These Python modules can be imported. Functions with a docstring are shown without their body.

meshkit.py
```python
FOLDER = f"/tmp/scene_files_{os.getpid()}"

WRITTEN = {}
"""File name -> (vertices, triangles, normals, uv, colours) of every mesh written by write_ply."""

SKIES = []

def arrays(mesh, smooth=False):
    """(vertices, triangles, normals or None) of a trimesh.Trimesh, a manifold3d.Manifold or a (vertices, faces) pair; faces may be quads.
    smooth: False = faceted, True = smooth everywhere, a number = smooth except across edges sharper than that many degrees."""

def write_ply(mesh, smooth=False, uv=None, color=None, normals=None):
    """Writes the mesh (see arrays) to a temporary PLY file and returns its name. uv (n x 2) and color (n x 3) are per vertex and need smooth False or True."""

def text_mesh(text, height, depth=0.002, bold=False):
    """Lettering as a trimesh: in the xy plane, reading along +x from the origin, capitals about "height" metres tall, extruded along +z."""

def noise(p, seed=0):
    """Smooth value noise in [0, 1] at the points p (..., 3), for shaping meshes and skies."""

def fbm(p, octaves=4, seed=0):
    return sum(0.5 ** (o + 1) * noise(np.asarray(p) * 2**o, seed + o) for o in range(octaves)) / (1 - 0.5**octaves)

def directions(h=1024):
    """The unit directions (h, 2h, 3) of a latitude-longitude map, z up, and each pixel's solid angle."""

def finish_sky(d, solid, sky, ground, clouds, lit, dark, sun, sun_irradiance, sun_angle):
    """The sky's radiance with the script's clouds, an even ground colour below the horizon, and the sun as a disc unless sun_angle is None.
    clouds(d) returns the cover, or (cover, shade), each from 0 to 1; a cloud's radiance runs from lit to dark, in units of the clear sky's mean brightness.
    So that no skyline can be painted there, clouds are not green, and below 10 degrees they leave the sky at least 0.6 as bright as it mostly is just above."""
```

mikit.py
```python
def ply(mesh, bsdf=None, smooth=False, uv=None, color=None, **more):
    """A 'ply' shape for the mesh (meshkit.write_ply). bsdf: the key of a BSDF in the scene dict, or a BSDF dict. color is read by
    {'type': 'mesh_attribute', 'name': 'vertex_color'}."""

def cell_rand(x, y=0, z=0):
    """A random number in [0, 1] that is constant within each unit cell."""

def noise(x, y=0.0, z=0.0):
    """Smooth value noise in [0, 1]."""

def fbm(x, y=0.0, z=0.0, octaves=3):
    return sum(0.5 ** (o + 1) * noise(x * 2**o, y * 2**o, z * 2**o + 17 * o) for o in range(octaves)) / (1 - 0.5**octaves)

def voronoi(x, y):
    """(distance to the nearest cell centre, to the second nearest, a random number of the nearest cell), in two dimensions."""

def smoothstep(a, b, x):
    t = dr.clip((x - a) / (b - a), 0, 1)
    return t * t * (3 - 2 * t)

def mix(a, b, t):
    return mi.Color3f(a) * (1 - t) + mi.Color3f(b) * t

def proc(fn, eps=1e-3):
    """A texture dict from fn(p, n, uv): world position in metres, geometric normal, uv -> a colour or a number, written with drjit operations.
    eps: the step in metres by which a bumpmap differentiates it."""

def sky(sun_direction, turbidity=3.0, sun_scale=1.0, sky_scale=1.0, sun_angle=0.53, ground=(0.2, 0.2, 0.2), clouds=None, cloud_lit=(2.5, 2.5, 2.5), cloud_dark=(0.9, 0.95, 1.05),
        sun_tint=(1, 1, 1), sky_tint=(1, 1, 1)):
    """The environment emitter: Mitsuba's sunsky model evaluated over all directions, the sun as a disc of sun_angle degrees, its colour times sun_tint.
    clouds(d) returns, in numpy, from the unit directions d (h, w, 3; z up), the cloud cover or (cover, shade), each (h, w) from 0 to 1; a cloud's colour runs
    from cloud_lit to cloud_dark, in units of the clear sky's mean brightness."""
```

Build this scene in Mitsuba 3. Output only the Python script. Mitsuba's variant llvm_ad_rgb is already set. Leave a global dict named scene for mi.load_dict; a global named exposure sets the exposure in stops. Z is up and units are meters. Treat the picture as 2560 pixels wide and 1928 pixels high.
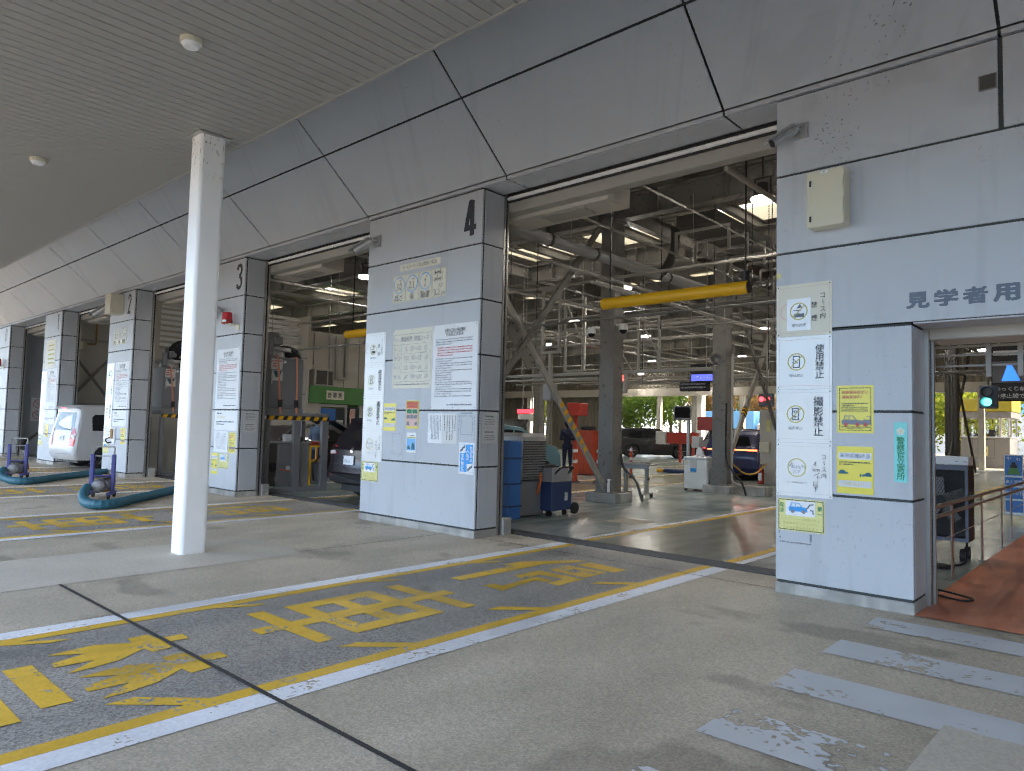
import math, random, glob, re
import numpy as np, trimesh, drjit as dr, mitsuba as mi, mikit, meshkit
from shapely import affinity, box as sbox, union_all
from shapely.geometry import Polygon, MultiPolygon, Point, LineString
from mikit import noise, fbm, voronoi, smoothstep, mix, proc, cell_rand
T = mi.ScalarTransform4f
rng = random.Random(7)
scene, labels = {}, {}

# ---------------------------------------------------------------- camera, sky, exposure
CAM = [[2.6873, -6.7395, 1.4835], [2.01694, -5.99981, 1.54287], [0.02152, -0.06062, 0.99793]]
scene['camera'] = {'type': 'perspective', 'fov': 71.6072, 'fov_axis': 'x', 'near_clip': 0.05, 'far_clip': 600.0,
                   'to_world': T().look_at(origin=CAM[0], target=CAM[1], up=CAM[2])}
exposure = 4.0
SUN = (0.62, 0.50, 0.60)
def cloud_cover(d):
    n = meshkit.fbm(d * 3.0 + 2.0, 5, 3)
    return np.clip((n - 0.46) * 5.0, 0, 0.9)
scene['sky'] = mikit.sky(SUN, turbidity=4.0, sun_scale=0.55, sky_scale=1.6, clouds=cloud_cover, cloud_lit=(2.4, 2.4, 2.45), sky_tint=(0.97, 1.0, 1.04), sun_tint=(1.08, 1.0, 0.86))

# ---------------------------------------------------------------- materials
def bsdf(name, base, rough=0.5, metal=0.0, spec=0.5, two=True, bump=None, **kw):
    b = {'type': 'principled', 'base_color': {'type': 'rgb', 'value': list(base)} if isinstance(base, (tuple, list)) else base,
         'roughness': rough, 'metallic': metal, 'specular': spec, **kw}
    if bump is not None:
        b = {'type': 'bumpmap', 'arbitrary': proc(bump[0], eps=bump[2] if len(bump) > 2 else 2e-3), 'scale': bump[1], 'bsdf': b}
    if two:
        b = {'type': 'twosided', 'bsdf': b}
    scene['m_' + name] = b
    return 'm_' + name

LANES = [(-1.97, -1.97), (-8.58, -8.58), (-13.76, -13.76), (-20.07, -20.07), (-25.9, -25.9)]
def wear_noise(x, y):
    return fbm(x * 3.1, y * 3.1, 2.0, 4)
def concrete_rgb(p):
    x, y = p.x, p.y
    big = fbm(x * 0.45, y * 0.45, 1.0, 3)
    mid = fbm(x * 2.3 + 9, y * 1.1, 5.0, 3)
    sp = noise(x * 95, y * 95, 1.0)
    sp2 = noise(x * 190, y * 190, 3.0)
    lane = mi.Float(0)
    tyre = mi.Float(0)
    for c, _ in LANES:
        a = dr.abs(x - c)
        lane = dr.maximum(lane, 1 - smoothstep(0.80, 1.0, a))
        tyre = dr.maximum(tyre, (1 - smoothstep(0.05, 0.34, dr.abs(a - 0.66))))
    out = smoothstep(0.9, 0.2, y)
    lane = lane * out
    tyre = tyre * out * (0.35 + 0.65 * fbm(x * 1.7, y * 0.35, 8.0, 3))
    col = mix((0.350, 0.300, 0.225), (0.480, 0.412, 0.315), smoothstep(0.25, 0.75, big * 0.55 + mid * 0.45))
    col = mix(col, (0.235, 0.220, 0.200), lane * (0.55 + 0.3 * mid))
    col = mix(col, (0.150, 0.143, 0.140), tyre * 0.60)
    amp = 0.30 + 0.35 * lane
    g = (sp * 0.6 + sp2 * 0.4 - 0.5) * 2
    col = col * (1 + g * amp)
    stain = smoothstep(0.66, 0.80, fbm(x * 1.3 + 31, y * 1.9, 4.0, 4))
    return mix(col, col * 0.72, stain)
def concrete(p, n, uv):
    return concrete_rgb(p)
def bump_concrete(p, n, uv):
    return noise(p.x * 110, p.y * 110, 2.0) * 0.5 + noise(p.x * 45, p.y * 45, 4.0) * 0.5
def paint_fn(rgb, amount):
    def fn(p, n, uv):
        x, y = p.x, p.y
        w = fbm(x * 5.0, y * 5.0, 3.0, 4) * 0.62 + noise(x * 55, y * 55, 2.0) * 0.38
        m = smoothstep(amount - 0.035, amount + 0.035, w)
        soil = fbm(x * 1.1 + 5, y * 1.1, 2.0, 4)
        c = mi.Color3f(*rgb) * (0.72 + 0.42 * soil) * (0.93 + 0.14 * noise(x * 80, y * 80, 6.0))
        dark = smoothstep(0.58, 0.76, fbm(x * 2.2, y * 0.8 + 7, 4.0, 4))
        c = mix(c, c * 0.62, dark * 0.7)
        return mix(concrete_rgb(p), c, m)
    return fn
bsdf('ground', proc(concrete), 0.62, spec=0.35, bump=(bump_concrete, 0.0022))
bsdf('white_paint', proc(paint_fn((0.74, 0.74, 0.74), 0.29)), 0.5, spec=0.4)
bsdf('yellow_paint', proc(paint_fn((0.66, 0.40, 0.035), 0.30)), 0.5, spec=0.4)
def worn(p, n, uv):
    x, y = p.x, p.y
    k = smoothstep(-2.2, -3.5, y)
    w = fbm(x * 4.2, y * 4.2, 1.0, 5) * 0.75 + noise(x * 40, y * 40, 3.0) * 0.25
    m = smoothstep(0.30 + 0.13 * k, 0.335 + 0.13 * k, w)
    c = mi.Color3f(0.50, 0.50, 0.50) * (0.85 + 0.25 * fbm(x * 2, y * 2, 2.0, 3))
    edge = smoothstep(0.05, 0.0, dr.abs(w - (0.31 + 0.13 * k))) * 0.25
    return mix(concrete_rgb(p), c, m) * (1 - edge)
bsdf('worn_paint', proc(worn), 0.6, spec=0.3)
def pale_fn(p, n, uv):
    x, y = p.x, p.y
    return mix((0.40, 0.355, 0.285), (0.50, 0.45, 0.37), fbm(x * 1.6, y * 1.6, 3.0, 4)) * (0.9 + 0.2 * noise(x * 85, y * 85, 1.0))
bsdf('asphalt', (0.15, 0.125, 0.095), 0.8, spec=0.2)  # for the added outer sheet, kept dark so less light bounces up
bsdf('pale_concrete', proc(pale_fn), 0.65, spec=0.3)
def plinth_fn(p, n, uv):
    s = p.x + p.y
    streak = fbm(s * 7 + noise(s * 3, 0.0, 5.0) * 2.0, p.z * 1.5, 2.0, 4)
    return mix((0.30, 0.29, 0.265), (0.50, 0.485, 0.45), smoothstep(0.25, 0.75, streak * 0.5 + fbm(s * 3, p.z * 9, 4.0, 3) * 0.4))
bsdf('plinth', proc(plinth_fn), 0.8, spec=0.2)
def floor_fn(p, n, uv):
    x, y = p.x, p.y
    a = fbm(x * 0.8, y * 0.8, 1.0, 4)
    b = fbm(x * 6.0, y * 1.2, 7.0, 4)
    c = mix((0.12, 0.16, 0.155), (0.27, 0.30, 0.275), smoothstep(0.25, 0.75, a * 0.5 + b * 0.5))
    scuff = smoothstep(0.60, 0.72, fbm(x * 1.5 + 3, y * 4.0, 5.0, 4))
    c = mix(c, (0.29, 0.30, 0.27), scuff * 0.6)
    t = mi.Float(0)
    for cx, _ in LANES[:2]:
        t = dr.maximum(t, 1 - smoothstep(0.75, 1.0, dr.abs(x - cx)))
    return mix(c, mix((0.115, 0.105, 0.06), (0.17, 0.16, 0.10), b), t * 0.75)
def floor_rough(p, n, uv):
    return 0.16 + 0.26 * fbm(p.x * 2.3, p.y * 2.3, 3.0, 3)
bsdf('hall_floor', proc(floor_fn), proc(floor_rough), spec=0.5)
def orange_fn(p, n, uv):
    x, y = p.x, p.y
    a = fbm(x * 1.2, y * 1.2, 4.0, 4)
    b = fbm(x * 5, y * 0.9, 2.0, 4)
    return mix((0.36, 0.12, 0.065), (0.56, 0.20, 0.105), smoothstep(0.3, 0.7, a * 0.5 + b * 0.5)) * (0.94 + 0.12 * noise(x * 70, y * 70, 1.0))
bsdf('orange_floor', proc(orange_fn), 0.5, spec=0.4)
def panel_fn(p, n, uv):
    s = p.x * 1.0 + p.y * 0.7
    d = fbm(s * 0.9, p.z * 0.9, 3.0, 3)
    c = mi.Color3f(0.485, 0.505, 0.53) * (0.95 + 0.10 * d)
    streak = smoothstep(0.60, 0.80, fbm(s * 9.0, p.z * 0.8, 2.0, 3))
    c = mix(c, c * 0.88, streak * 0.5)
    # cobwebs and fly specks collect high up by the right hand corner of the front
    near = smoothstep(-1.5, 0.4, p.x) * smoothstep(3.2, 4.6, p.z)
    fleck = smoothstep(0.86, 0.90, noise(s * 48, p.z * 48, 1.0)) * smoothstep(0.50, 0.72, fbm(s * 2.1 + 4, p.z * 2.1, 6.0, 3))
    web = smoothstep(0.52, 0.70, fbm(s * 3.0, p.z * 3.0, 9.0, 4))
    c = mix(c, (0.12, 0.11, 0.10), fleck * (0.15 + 0.55 * near))
    return mix(c, c * 0.82, web * near * 0.4)
bsdf('panel', proc(panel_fn), 0.42, spec=0.4)
bsdf('joint', (0.045, 0.05, 0.05), 0.7)
bsdf('plank', (0.31, 0.30, 0.275), 0.5)
bsdf('plank_gap', (0.05, 0.05, 0.045), 0.8)
def white_col(p, n, uv):
    s = p.x + p.y
    chip = smoothstep(0.80, 0.83, noise(s * 40, p.z * 30, 2.0)) * smoothstep(4.0, 4.7, p.z)
    return mix(mi.Color3f(0.88, 0.88, 0.86) * (0.95 + 0.07 * fbm(s * 2, p.z, 1.0, 3)), (0.30, 0.26, 0.20), chip * 0.8)
bsdf('white_column', proc(white_col), 0.35)
bsdf('steel_trim', (0.42, 0.41, 0.39), 0.35, metal=0.7)
bsdf('dark_trim', (0.03, 0.03, 0.03), 0.6)
bsdf('stainless', (0.58, 0.57, 0.55), 0.28, metal=0.9)
def steel_fn(p, n, uv):
    a = fbm((p.x + p.y) * 2.2, p.z * 2.2, p.x - p.y, 3)
    c = mix((0.165, 0.155, 0.14), (0.235, 0.225, 0.205), a)
    chip = smoothstep(0.86, 0.89, noise((p.x + p.y) * 27, p.z * 19, 4.0))
    return mix(c, (0.06, 0.05, 0.04), chip * 0.5)
bsdf('steel', proc(steel_fn), 0.5, spec=0.4)
bsdf('steel_light', (0.36, 0.345, 0.31), 0.5)
bsdf('steel_dark', (0.07, 0.066, 0.06), 0.55)
bsdf('deck', (0.24, 0.225, 0.195), 0.6)
bsdf('wall_beige', (0.50, 0.47, 0.41), 0.6)
bsdf('siding', (0.20, 0.18, 0.145), 0.6)
bsdf('white', (0.78, 0.78, 0.76), 0.45)
bsdf('cream', (0.62, 0.58, 0.44), 0.45)
bsdf('booth_band', (0.30, 0.25, 0.02), 0.5)
bsdf('booth_wall', (0.16, 0.16, 0.155), 0.5)
bsdf('black', (0.02, 0.02, 0.022), 0.5)
bsdf('rubber', (0.022, 0.022, 0.023), 0.75)
bsdf('grey', (0.20, 0.205, 0.21), 0.5)
bsdf('midgrey', (0.32, 0.32, 0.32), 0.5)
bsdf('frame_grey', (0.19, 0.195, 0.21), 0.5)
bsdf('navy', (0.030, 0.055, 0.14), 0.45)
bsdf('trolley_blue', (0.045, 0.055, 0.24), 0.42)
bsdf('blue', (0.045, 0.17, 0.48), 0.45)
bsdf('sky_blue', (0.18, 0.45, 0.75), 0.5)
bsdf('print_blue', (0.03, 0.30, 0.72), 0.4)
bsdf('green', (0.085, 0.24, 0.065), 0.5)
bsdf('yellow', (0.78, 0.42, 0.012), 0.42)
bsdf('poster_yellow', (0.72, 0.62, 0.05), 0.3, clearcoat=0.6, clearcoat_gloss=0.9)
bsdf('pale_yellow', (0.70, 0.66, 0.26), 0.3, clearcoat=0.6, clearcoat_gloss=0.9)
bsdf('tape_yellow', (0.62, 0.58, 0.22), 0.4)
bsdf('red', (0.42, 0.045, 0.03), 0.4)
bsdf('orange_red', (0.55, 0.085, 0.035), 0.4)
bsdf('orange', (0.62, 0.16, 0.05), 0.5)
bsdf('turquoise', (0.20, 0.62, 0.60), 0.4)
bsdf('paper', (0.78, 0.79, 0.80), 0.5)
bsdf('paper_grey', (0.58, 0.58, 0.56), 0.35, clearcoat=0.7, clearcoat_gloss=0.9)
bsdf('sleeve', (0.74, 0.75, 0.74), 0.22, clearcoat=1.0, clearcoat_gloss=0.95)
bsdf('paper_cream', (0.70, 0.67, 0.55), 0.45)
bsdf('ink', (0.035, 0.04, 0.05), 0.6)
bsdf('ink_soft', (0.22, 0.23, 0.26), 0.6)
bsdf('ink_red', (0.50, 0.10, 0.09), 0.6)
bsdf('ink_green', (0.03, 0.22, 0.10), 0.6)
bsdf('ink_olive', (0.50, 0.46, 0.14), 0.6)
bsdf('ink_pink', (0.70, 0.48, 0.42), 0.6)
bsdf('slate', (0.115, 0.14, 0.19), 0.5)
bsdf('hose_teal', (0.025, 0.115, 0.16), 0.55)
bsdf('hose_rib', (0.16, 0.22, 0.22), 0.5)
bsdf('galv', (0.45, 0.45, 0.44), 0.4, metal=0.6)
bsdf('wood', (0.42, 0.24, 0.09), 0.6)
bsdf('strap', (0.66, 0.30, 0.20), 0.6)
bsdf('glass_dark', (0.012, 0.013, 0.015), 0.06, spec=0.45)
bsdf('glass_tint', (0.05, 0.07, 0.07), 0.05, spec=0.6)
bsdf('car_white', (0.58, 0.58, 0.575), 0.28, clearcoat=1.0, clearcoat_gloss=0.96)
bsdf('car_black', (0.010, 0.010, 0.012), 0.22, clearcoat=1.0, clearcoat_gloss=0.97)
bsdf('car_plum', (0.012, 0.008, 0.012), 0.22, clearcoat=1.0, clearcoat_gloss=0.97)
bsdf('car_teal', (0.11, 0.24, 0.29), 0.25, clearcoat=1.0, clearcoat_gloss=0.96)
bsdf('car_blue', (0.02, 0.025, 0.10), 0.22, clearcoat=1.0, clearcoat_gloss=0.97)
bsdf('chrome', (0.75, 0.75, 0.76), 0.15, metal=1.0)
bsdf('alloy', (0.45, 0.45, 0.46), 0.3, metal=0.8)
bsdf('lamp_red', (0.55, 0.02, 0.03), 0.12, clearcoat=1.0)
bsdf('lamp_clear', (0.62, 0.56, 0.56), 0.12, clearcoat=1.0)
bsdf('skin', (0.42, 0.24, 0.17), 0.55)
bsdf('hair', (0.012, 0.010, 0.010), 0.5)
bsdf('cloth_navy', (0.018, 0.024, 0.055), 0.85)
bsdf('cloth_blue', (0.13, 0.165, 0.22), 0.85)
bsdf('cloth_black', (0.014, 0.014, 0.016), 0.85)
bsdf('cloth_khaki', (0.16, 0.13, 0.09), 0.85)
def wrap_fn(p, n, uv):
    return 0.5 * noise(p.y * 30, p.z * 24, p.x * 30) + 0.5 * noise(p.y * 75, p.z * 60, p.x * 75)
bsdf('wrapped', (0.42, 0.42, 0.41), 0.22, clearcoat=1.0, clearcoat_gloss=0.95, bump=(wrap_fn, 0.006))
bsdf('bark', (0.10, 0.075, 0.05), 0.9)
def leaf(name, rgb):
    scene['m_' + name] = {'type': 'principledthin', 'base_color': {'type': 'rgb', 'value': list(rgb)}, 'roughness': 0.5, 'diff_trans': 1.1, 'spec_trans': 0.0}
leaf('leaf_dark', (0.045, 0.085, 0.022)); leaf('leaf_mid', (0.085, 0.13, 0.022)); leaf('leaf_lime', (0.20, 0.23, 0.03)); leaf('leaf_rust', (0.22, 0.13, 0.05))
scene['m_skylight'] = {'type': 'principledthin', 'base_color': {'type': 'rgb', 'value': [0.9, 0.88, 0.80]}, 'roughness': 0.6, 'diff_trans': 1.2, 'spec_trans': 0.0}
scene['m_pane'] = {'type': 'thindielectric'}

# ---------------------------------------------------------------- helpers
def key_for(name, parent=None):
    base = f'{parent}__{name}' if parent else name
    k, i = base, 0
    while k in scene or k in labels or k in _used:
        i += 1
        k = f'{base}_{i:03d}'
    _used.add(k)
    return k
_used = set()
TINY = {'print', 'red_print', 'screw', 'wheel_picture', 'knob', 'bolts', 'vent_slots', 'grille', 'mesh_wires', 'plate_print', 'notice_print', 'seam', 'photo', 'marks', 'slot', 'bars', 'band', 'hanger', 'stripe_set', 'louvre', 'uprights', 'rails', 'hazard', 'castors'}
def cat(ms):
    if isinstance(ms, (list, tuple)):
        ms = [m for m in ms if m is not None]
        return ms[0] if len(ms) == 1 else trimesh.util.concatenate(ms)
    return ms
def obj(name, mesh, mat, parent=None, smooth=False, label=None, category=None, group=None, kind=None, emit=None):
    k = key_for(name, parent)
    m = cat(mesh)
    if emit is not None:
        scene[k] = mikit.ply(m, 'm_' + mat, smooth=smooth, emitter={'type': 'area', 'radiance': {'type': 'rgb', 'value': list(emit)}})
    else:
        scene[k] = mikit.ply(m, 'm_' + mat, smooth=smooth)
    tag(k, label, category, group, kind)
    return k
def tag(k, label=None, category=None, group=None, kind=None):
    if kind is None and re.sub(r'_\d+$', '', k).rpartition('__')[2] in TINY:
        kind = 'stuff'
    d = {a: b for a, b in (('label', label), ('category', category), ('group', group), ('kind', kind)) if b}
    if d:
        labels[k] = d
def thing(name, label, category, group=None):
    k = key_for(name)
    tag(k, label, category, group)
    return k
def dup(src, name, to_world, label, group=None, category=None):
    """a copy of a finished thing with copies of its parts, moved by to_world"""
    k = thing(name, label, category or labels[src]['category'], group or labels[src].get('group'))
    if src in scene:
        scene[k] = {**scene[src], 'to_world': to_world}
    for s in [s for s in scene if s.startswith(src + '__')]:
        scene[k + s[len(src):]] = {**scene[s], 'to_world': to_world}
    return k
def tm(v, f):
    return trimesh.Trimesh(np.asarray(v, float), np.asarray(f, int), process=False)
BOXF = np.array([[0, 2, 1], [0, 3, 2], [4, 5, 6], [4, 6, 7], [0, 1, 5], [0, 5, 4], [1, 2, 6], [1, 6, 5], [2, 3, 7], [2, 7, 6], [3, 0, 4], [3, 4, 7]])
def box(x0, x1, y0, y1, z0, z1):
    v = [[x0, y0, z0], [x1, y0, z0], [x1, y1, z0], [x0, y1, z0], [x0, y0, z1], [x1, y0, z1], [x1, y1, z1], [x0, y1, z1]]
    return tm(v, BOXF)
def bbox(x0, x1, y0, y1, z0, z1, b=0.01):
    """box with chamfered edges (convex hull of inset corners)"""
    xs, ys, zs = (x0, x1), (y0, y1), (z0, z1)
    pts = []
    for i in range(2):
        for j in range(2):
            for k in range(2):
                sx, sy, sz = (1, -1)[i], (1, -1)[j], (1, -1)[k]
                p = np.array([xs[i], ys[j], zs[k]], float)
                pts += [p + [0, sy * b, sz * b], p + [sx * b, 0, sz * b], p + [sx * b, sy * b, 0]]
    return trimesh.convex.convex_hull(np.array(pts))
def cyl(p0, p1, r, n=10, r1=None, caps=True):
    p0, p1 = np.asarray(p0, float), np.asarray(p1, float)
    r1 = r if r1 is None else r1
    d = p1 - p0
    d /= np.linalg.norm(d)
    a = np.cross(d, [0, 0, 1.0] if abs(d[2]) < 0.9 else [1.0, 0, 0])
    a /= np.linalg.norm(a)
    b = np.cross(d, a)
    t = np.arange(n) * 2 * np.pi / n + np.pi / n
    ring = np.cos(t)[:, None] * a + np.sin(t)[:, None] * b
    v = np.vstack([p0 + ring * r, p1 + ring * r1, [p0], [p1]])
    i = np.arange(n); j = (i + 1) % n
    f = [np.stack([i, j, j + n], 1), np.stack([i, j + n, i + n], 1)]
    if caps:
        f += [np.stack([j, i, 0 * i + 2 * n], 1), np.stack([i + n, j + n, 0 * i + 2 * n + 1], 1)]
    return tm(v, np.vstack(f))
def tube(pts, r, n=8, caps=True):
    p = np.asarray(pts, float)
    t = np.gradient(p, axis=0)
    t /= np.linalg.norm(t, axis=1, keepdims=True) + 1e-12
    rr = np.broadcast_to(np.asarray(r, float), (len(p),))
    a = np.cross(t[0], [0, 0, 1.0] if abs(t[0][2]) < 0.9 else [1.0, 0, 0])
    a /= np.linalg.norm(a)
    ang = np.arange(n) * 2 * np.pi / n
    rings = []
    for k in range(len(p)):
        a = a - t[k] * (a @ t[k]); a /= np.linalg.norm(a) + 1e-12
        b = np.cross(t[k], a)
        rings.append(p[k] + rr[k] * (np.cos(ang)[:, None] * a + np.sin(ang)[:, None] * b))
    v = np.vstack(rings + [p[:1], p[-1:]])
    i, j = np.meshgrid(np.arange(len(p) - 1), np.arange(n), indexing='ij')
    i, j = i.ravel(), j.ravel(); j2 = (j + 1) % n
    f = [np.stack([i * n + j, i * n + j2, (i + 1) * n + j2], 1), np.stack([i * n + j, (i + 1) * n + j2, (i + 1) * n + j], 1)]
    if caps:
        j = np.arange(n); j2 = (j + 1) % n; L = (len(p) - 1) * n
        f += [np.stack([j2, j, 0 * j + len(p) * n], 1), np.stack([L + j, L + j2, 0 * j + len(p) * n + 1], 1)]
    return tm(v, np.vstack(f))
def bend(pts, r=0.1, k=5):
    """polyline with rounded corners"""
    p = [np.asarray(x, float) for x in pts]
    out = [p[0]]
    for a, b, c in zip(p, p[1:], p[2:]):
        u, w = a - b, c - b
        d = min(r, np.linalg.norm(u) / 2.01, np.linalg.norm(w) / 2.01)
        s, e = b + u / np.linalg.norm(u) * d, b + w / np.linalg.norm(w) * d
        for q in np.linspace(0, 1, k):
            out.append((1 - q) ** 2 * s + 2 * q * (1 - q) * b + q ** 2 * e)
    out.append(p[-1])
    return np.array(out)
def arc(pts, n=24):
    """smooth curve (Catmull-Rom) through the points"""
    p = np.asarray(pts, float)
    q = np.vstack([2 * p[0] - p[1], p, 2 * p[-1] - p[-2]])
    out = []
    for i in range(len(p) - 1):
        a, b, c, d = q[i:i + 4]
        for t in np.linspace(0, 1, n, endpoint=False):
            out.append(0.5 * (2 * b + (c - a) * t + (2 * a - 5 * b + 4 * c - d) * t * t + (3 * b - a - 3 * c + d) * t ** 3))
    return np.array(out + [p[-1]])
def flat(geom):
    """a shapely shape as a flat mesh at z = 0"""
    out = []
    for g in getattr(geom, 'geoms', [geom]):
        if g.geom_type == 'Polygon' and g.area > 1e-9:
            v, f = trimesh.creation.triangulate_polygon(g, engine='earcut')
            v = np.column_stack([v, np.zeros(len(v))])
            a = v[f]
            neg = np.cross(a[:, 1] - a[:, 0], a[:, 2] - a[:, 0])[:, 2] < 0
            f = np.where(neg[:, None], f[:, ::-1], f)
            out.append(tm(v, f))
    return cat(out) if out else None
def extrude(geom, h):
    return cat([trimesh.creation.extrude_polygon(g, h, engine='earcut') for g in getattr(geom, 'geoms', [geom])])
def xf(mesh, R=None, t=(0, 0, 0)):
    m = mesh.copy()
    v = np.asarray(m.vertices)
    if R is not None:
        v = v @ np.asarray(R, float).T
    m.vertices = v + np.asarray(t, float)
    return m
FRONT = np.array([[1, 0, 0], [0, 0, -1], [0, 1, 0]], float)      # drawing x,y -> world x,z ; its +z comes towards -y
SIDE = np.array([[0, 0, 1], [1, 0, 0], [0, 1, 0]], float)        # drawing x,y -> world y,z ; its +z comes towards +x
def rotz(a):
    c, s = math.cos(a), math.sin(a)
    return np.array([[c, -s, 0], [s, c, 0], [0, 0, 1]])
def on_front(geom, x, z, y, depth=0.0):
    """a drawing (metres, origin at x,z) on a surface that faces -y"""
    m = extrude(geom, depth) if depth else flat(geom)
    return xf(m, FRONT, (x, y, z))
_FONT, _G = {}, {}
def _font(bold):
    from PIL import ImageFont
    if 'f' not in _FONT:
        _FONT['f'] = ImageFont.truetype(glob.glob('/opt/blender-*/*/datafiles/fonts/Noto Sans CJK Regular.woff2')[0], 64)
    return _FONT['f']
def glyph(ch, bold=0):
    """one character as a shapely shape in an em square of side 1 (y up, baseline box)"""
    if (ch, bold) not in _G:
        from PIL import Image, ImageDraw
        im = Image.new('L', (80, 96))
        ImageDraw.Draw(im).text((8, 0), ch, 255, _font(0), stroke_width=0)
        on = np.pad(np.asarray(im) > 128, ((0, 0), (1, 1))).astype(np.int8)
        r, s = np.nonzero(np.diff(on, axis=1) == 1)
        e = np.nonzero(np.diff(on, axis=1) == -1)[1]
        if len(r):
            g = union_all(sbox(s, -r - 1, e, -r)).buffer(0.5 + 0.55 * bold).buffer(-0.5).simplify(0.6)
            g = affinity.affine_transform(g, [1 / 64, 0, 0, 1 / 64, -8 / 64, 78 / 64])
        else:
            g = None
        adv = _font(0).getlength(ch) / 64
        _G[(ch, bold)] = (g, adv)
    return _G[(ch, bold)]
def text(s, h, bold=0, gap=0.0, sx=1.0):
    """a line of text, cap height about h, from x = 0 at y = 0"""
    out, x = [], 0.0
    for ch in s:
        g, adv = glyph(ch, bold)
        if g is not None:
            out.append(affinity.translate(g, x, 0))
        x += adv + gap
    g = affinity.scale(union_all(out), h * sx, h, origin=(0, 0))
    return g, x * h * sx
def vtext(s, h, bold=0, step=1.12, sx=1.0):
    """a column of characters reading downwards from y = 0, centred on x = 0"""
    out = []
    for i, ch in enumerate(s):
        g, adv = glyph(ch, bold)
        if g is None:
            continue
        if ch in 'ー～-/':
            g = affinity.rotate(g, -90, origin=(adv / 2, 0.38)) if ch != '/' else g
        out.append(affinity.translate(g, -adv / 2, -i * step - 0.88))
    return affinity.scale(union_all(out), h * sx, h, origin=(0, 0))
def ctext(s, h, x, y, bold=0, sx=1.0, gap=0.0):
    g, w = text(s, h, bold, gap, sx)
    return affinity.translate(g, x - w / 2, y)
def dashes(x0, x1, y, h, seed, ragged=1.0):
    """an illegible line of small print: broken dashes"""
    r = random.Random(seed)
    out, x, end = [], x0, x0 + (x1 - x0) * ragged
    while x < end:
        w = r.uniform(0.7, 3.0) * h
        out.append(sbox(x, y, min(x + w, end), y + h * r.uniform(0.7, 1.0)))
        x += w + r.uniform(0.12, 0.5) * h
    return out
def rrect(x0, y0, x1, y1, r=0.01):
    return sbox(x0 + r, y0 + r, x1 - r, y1 - r).buffer(r, quad_segs=3)
def ring(x, y, r, w, n=10):
    return Point(x, y).buffer(r, quad_segs=n).difference(Point(x, y).buffer(r - w, quad_segs=n))
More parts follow.
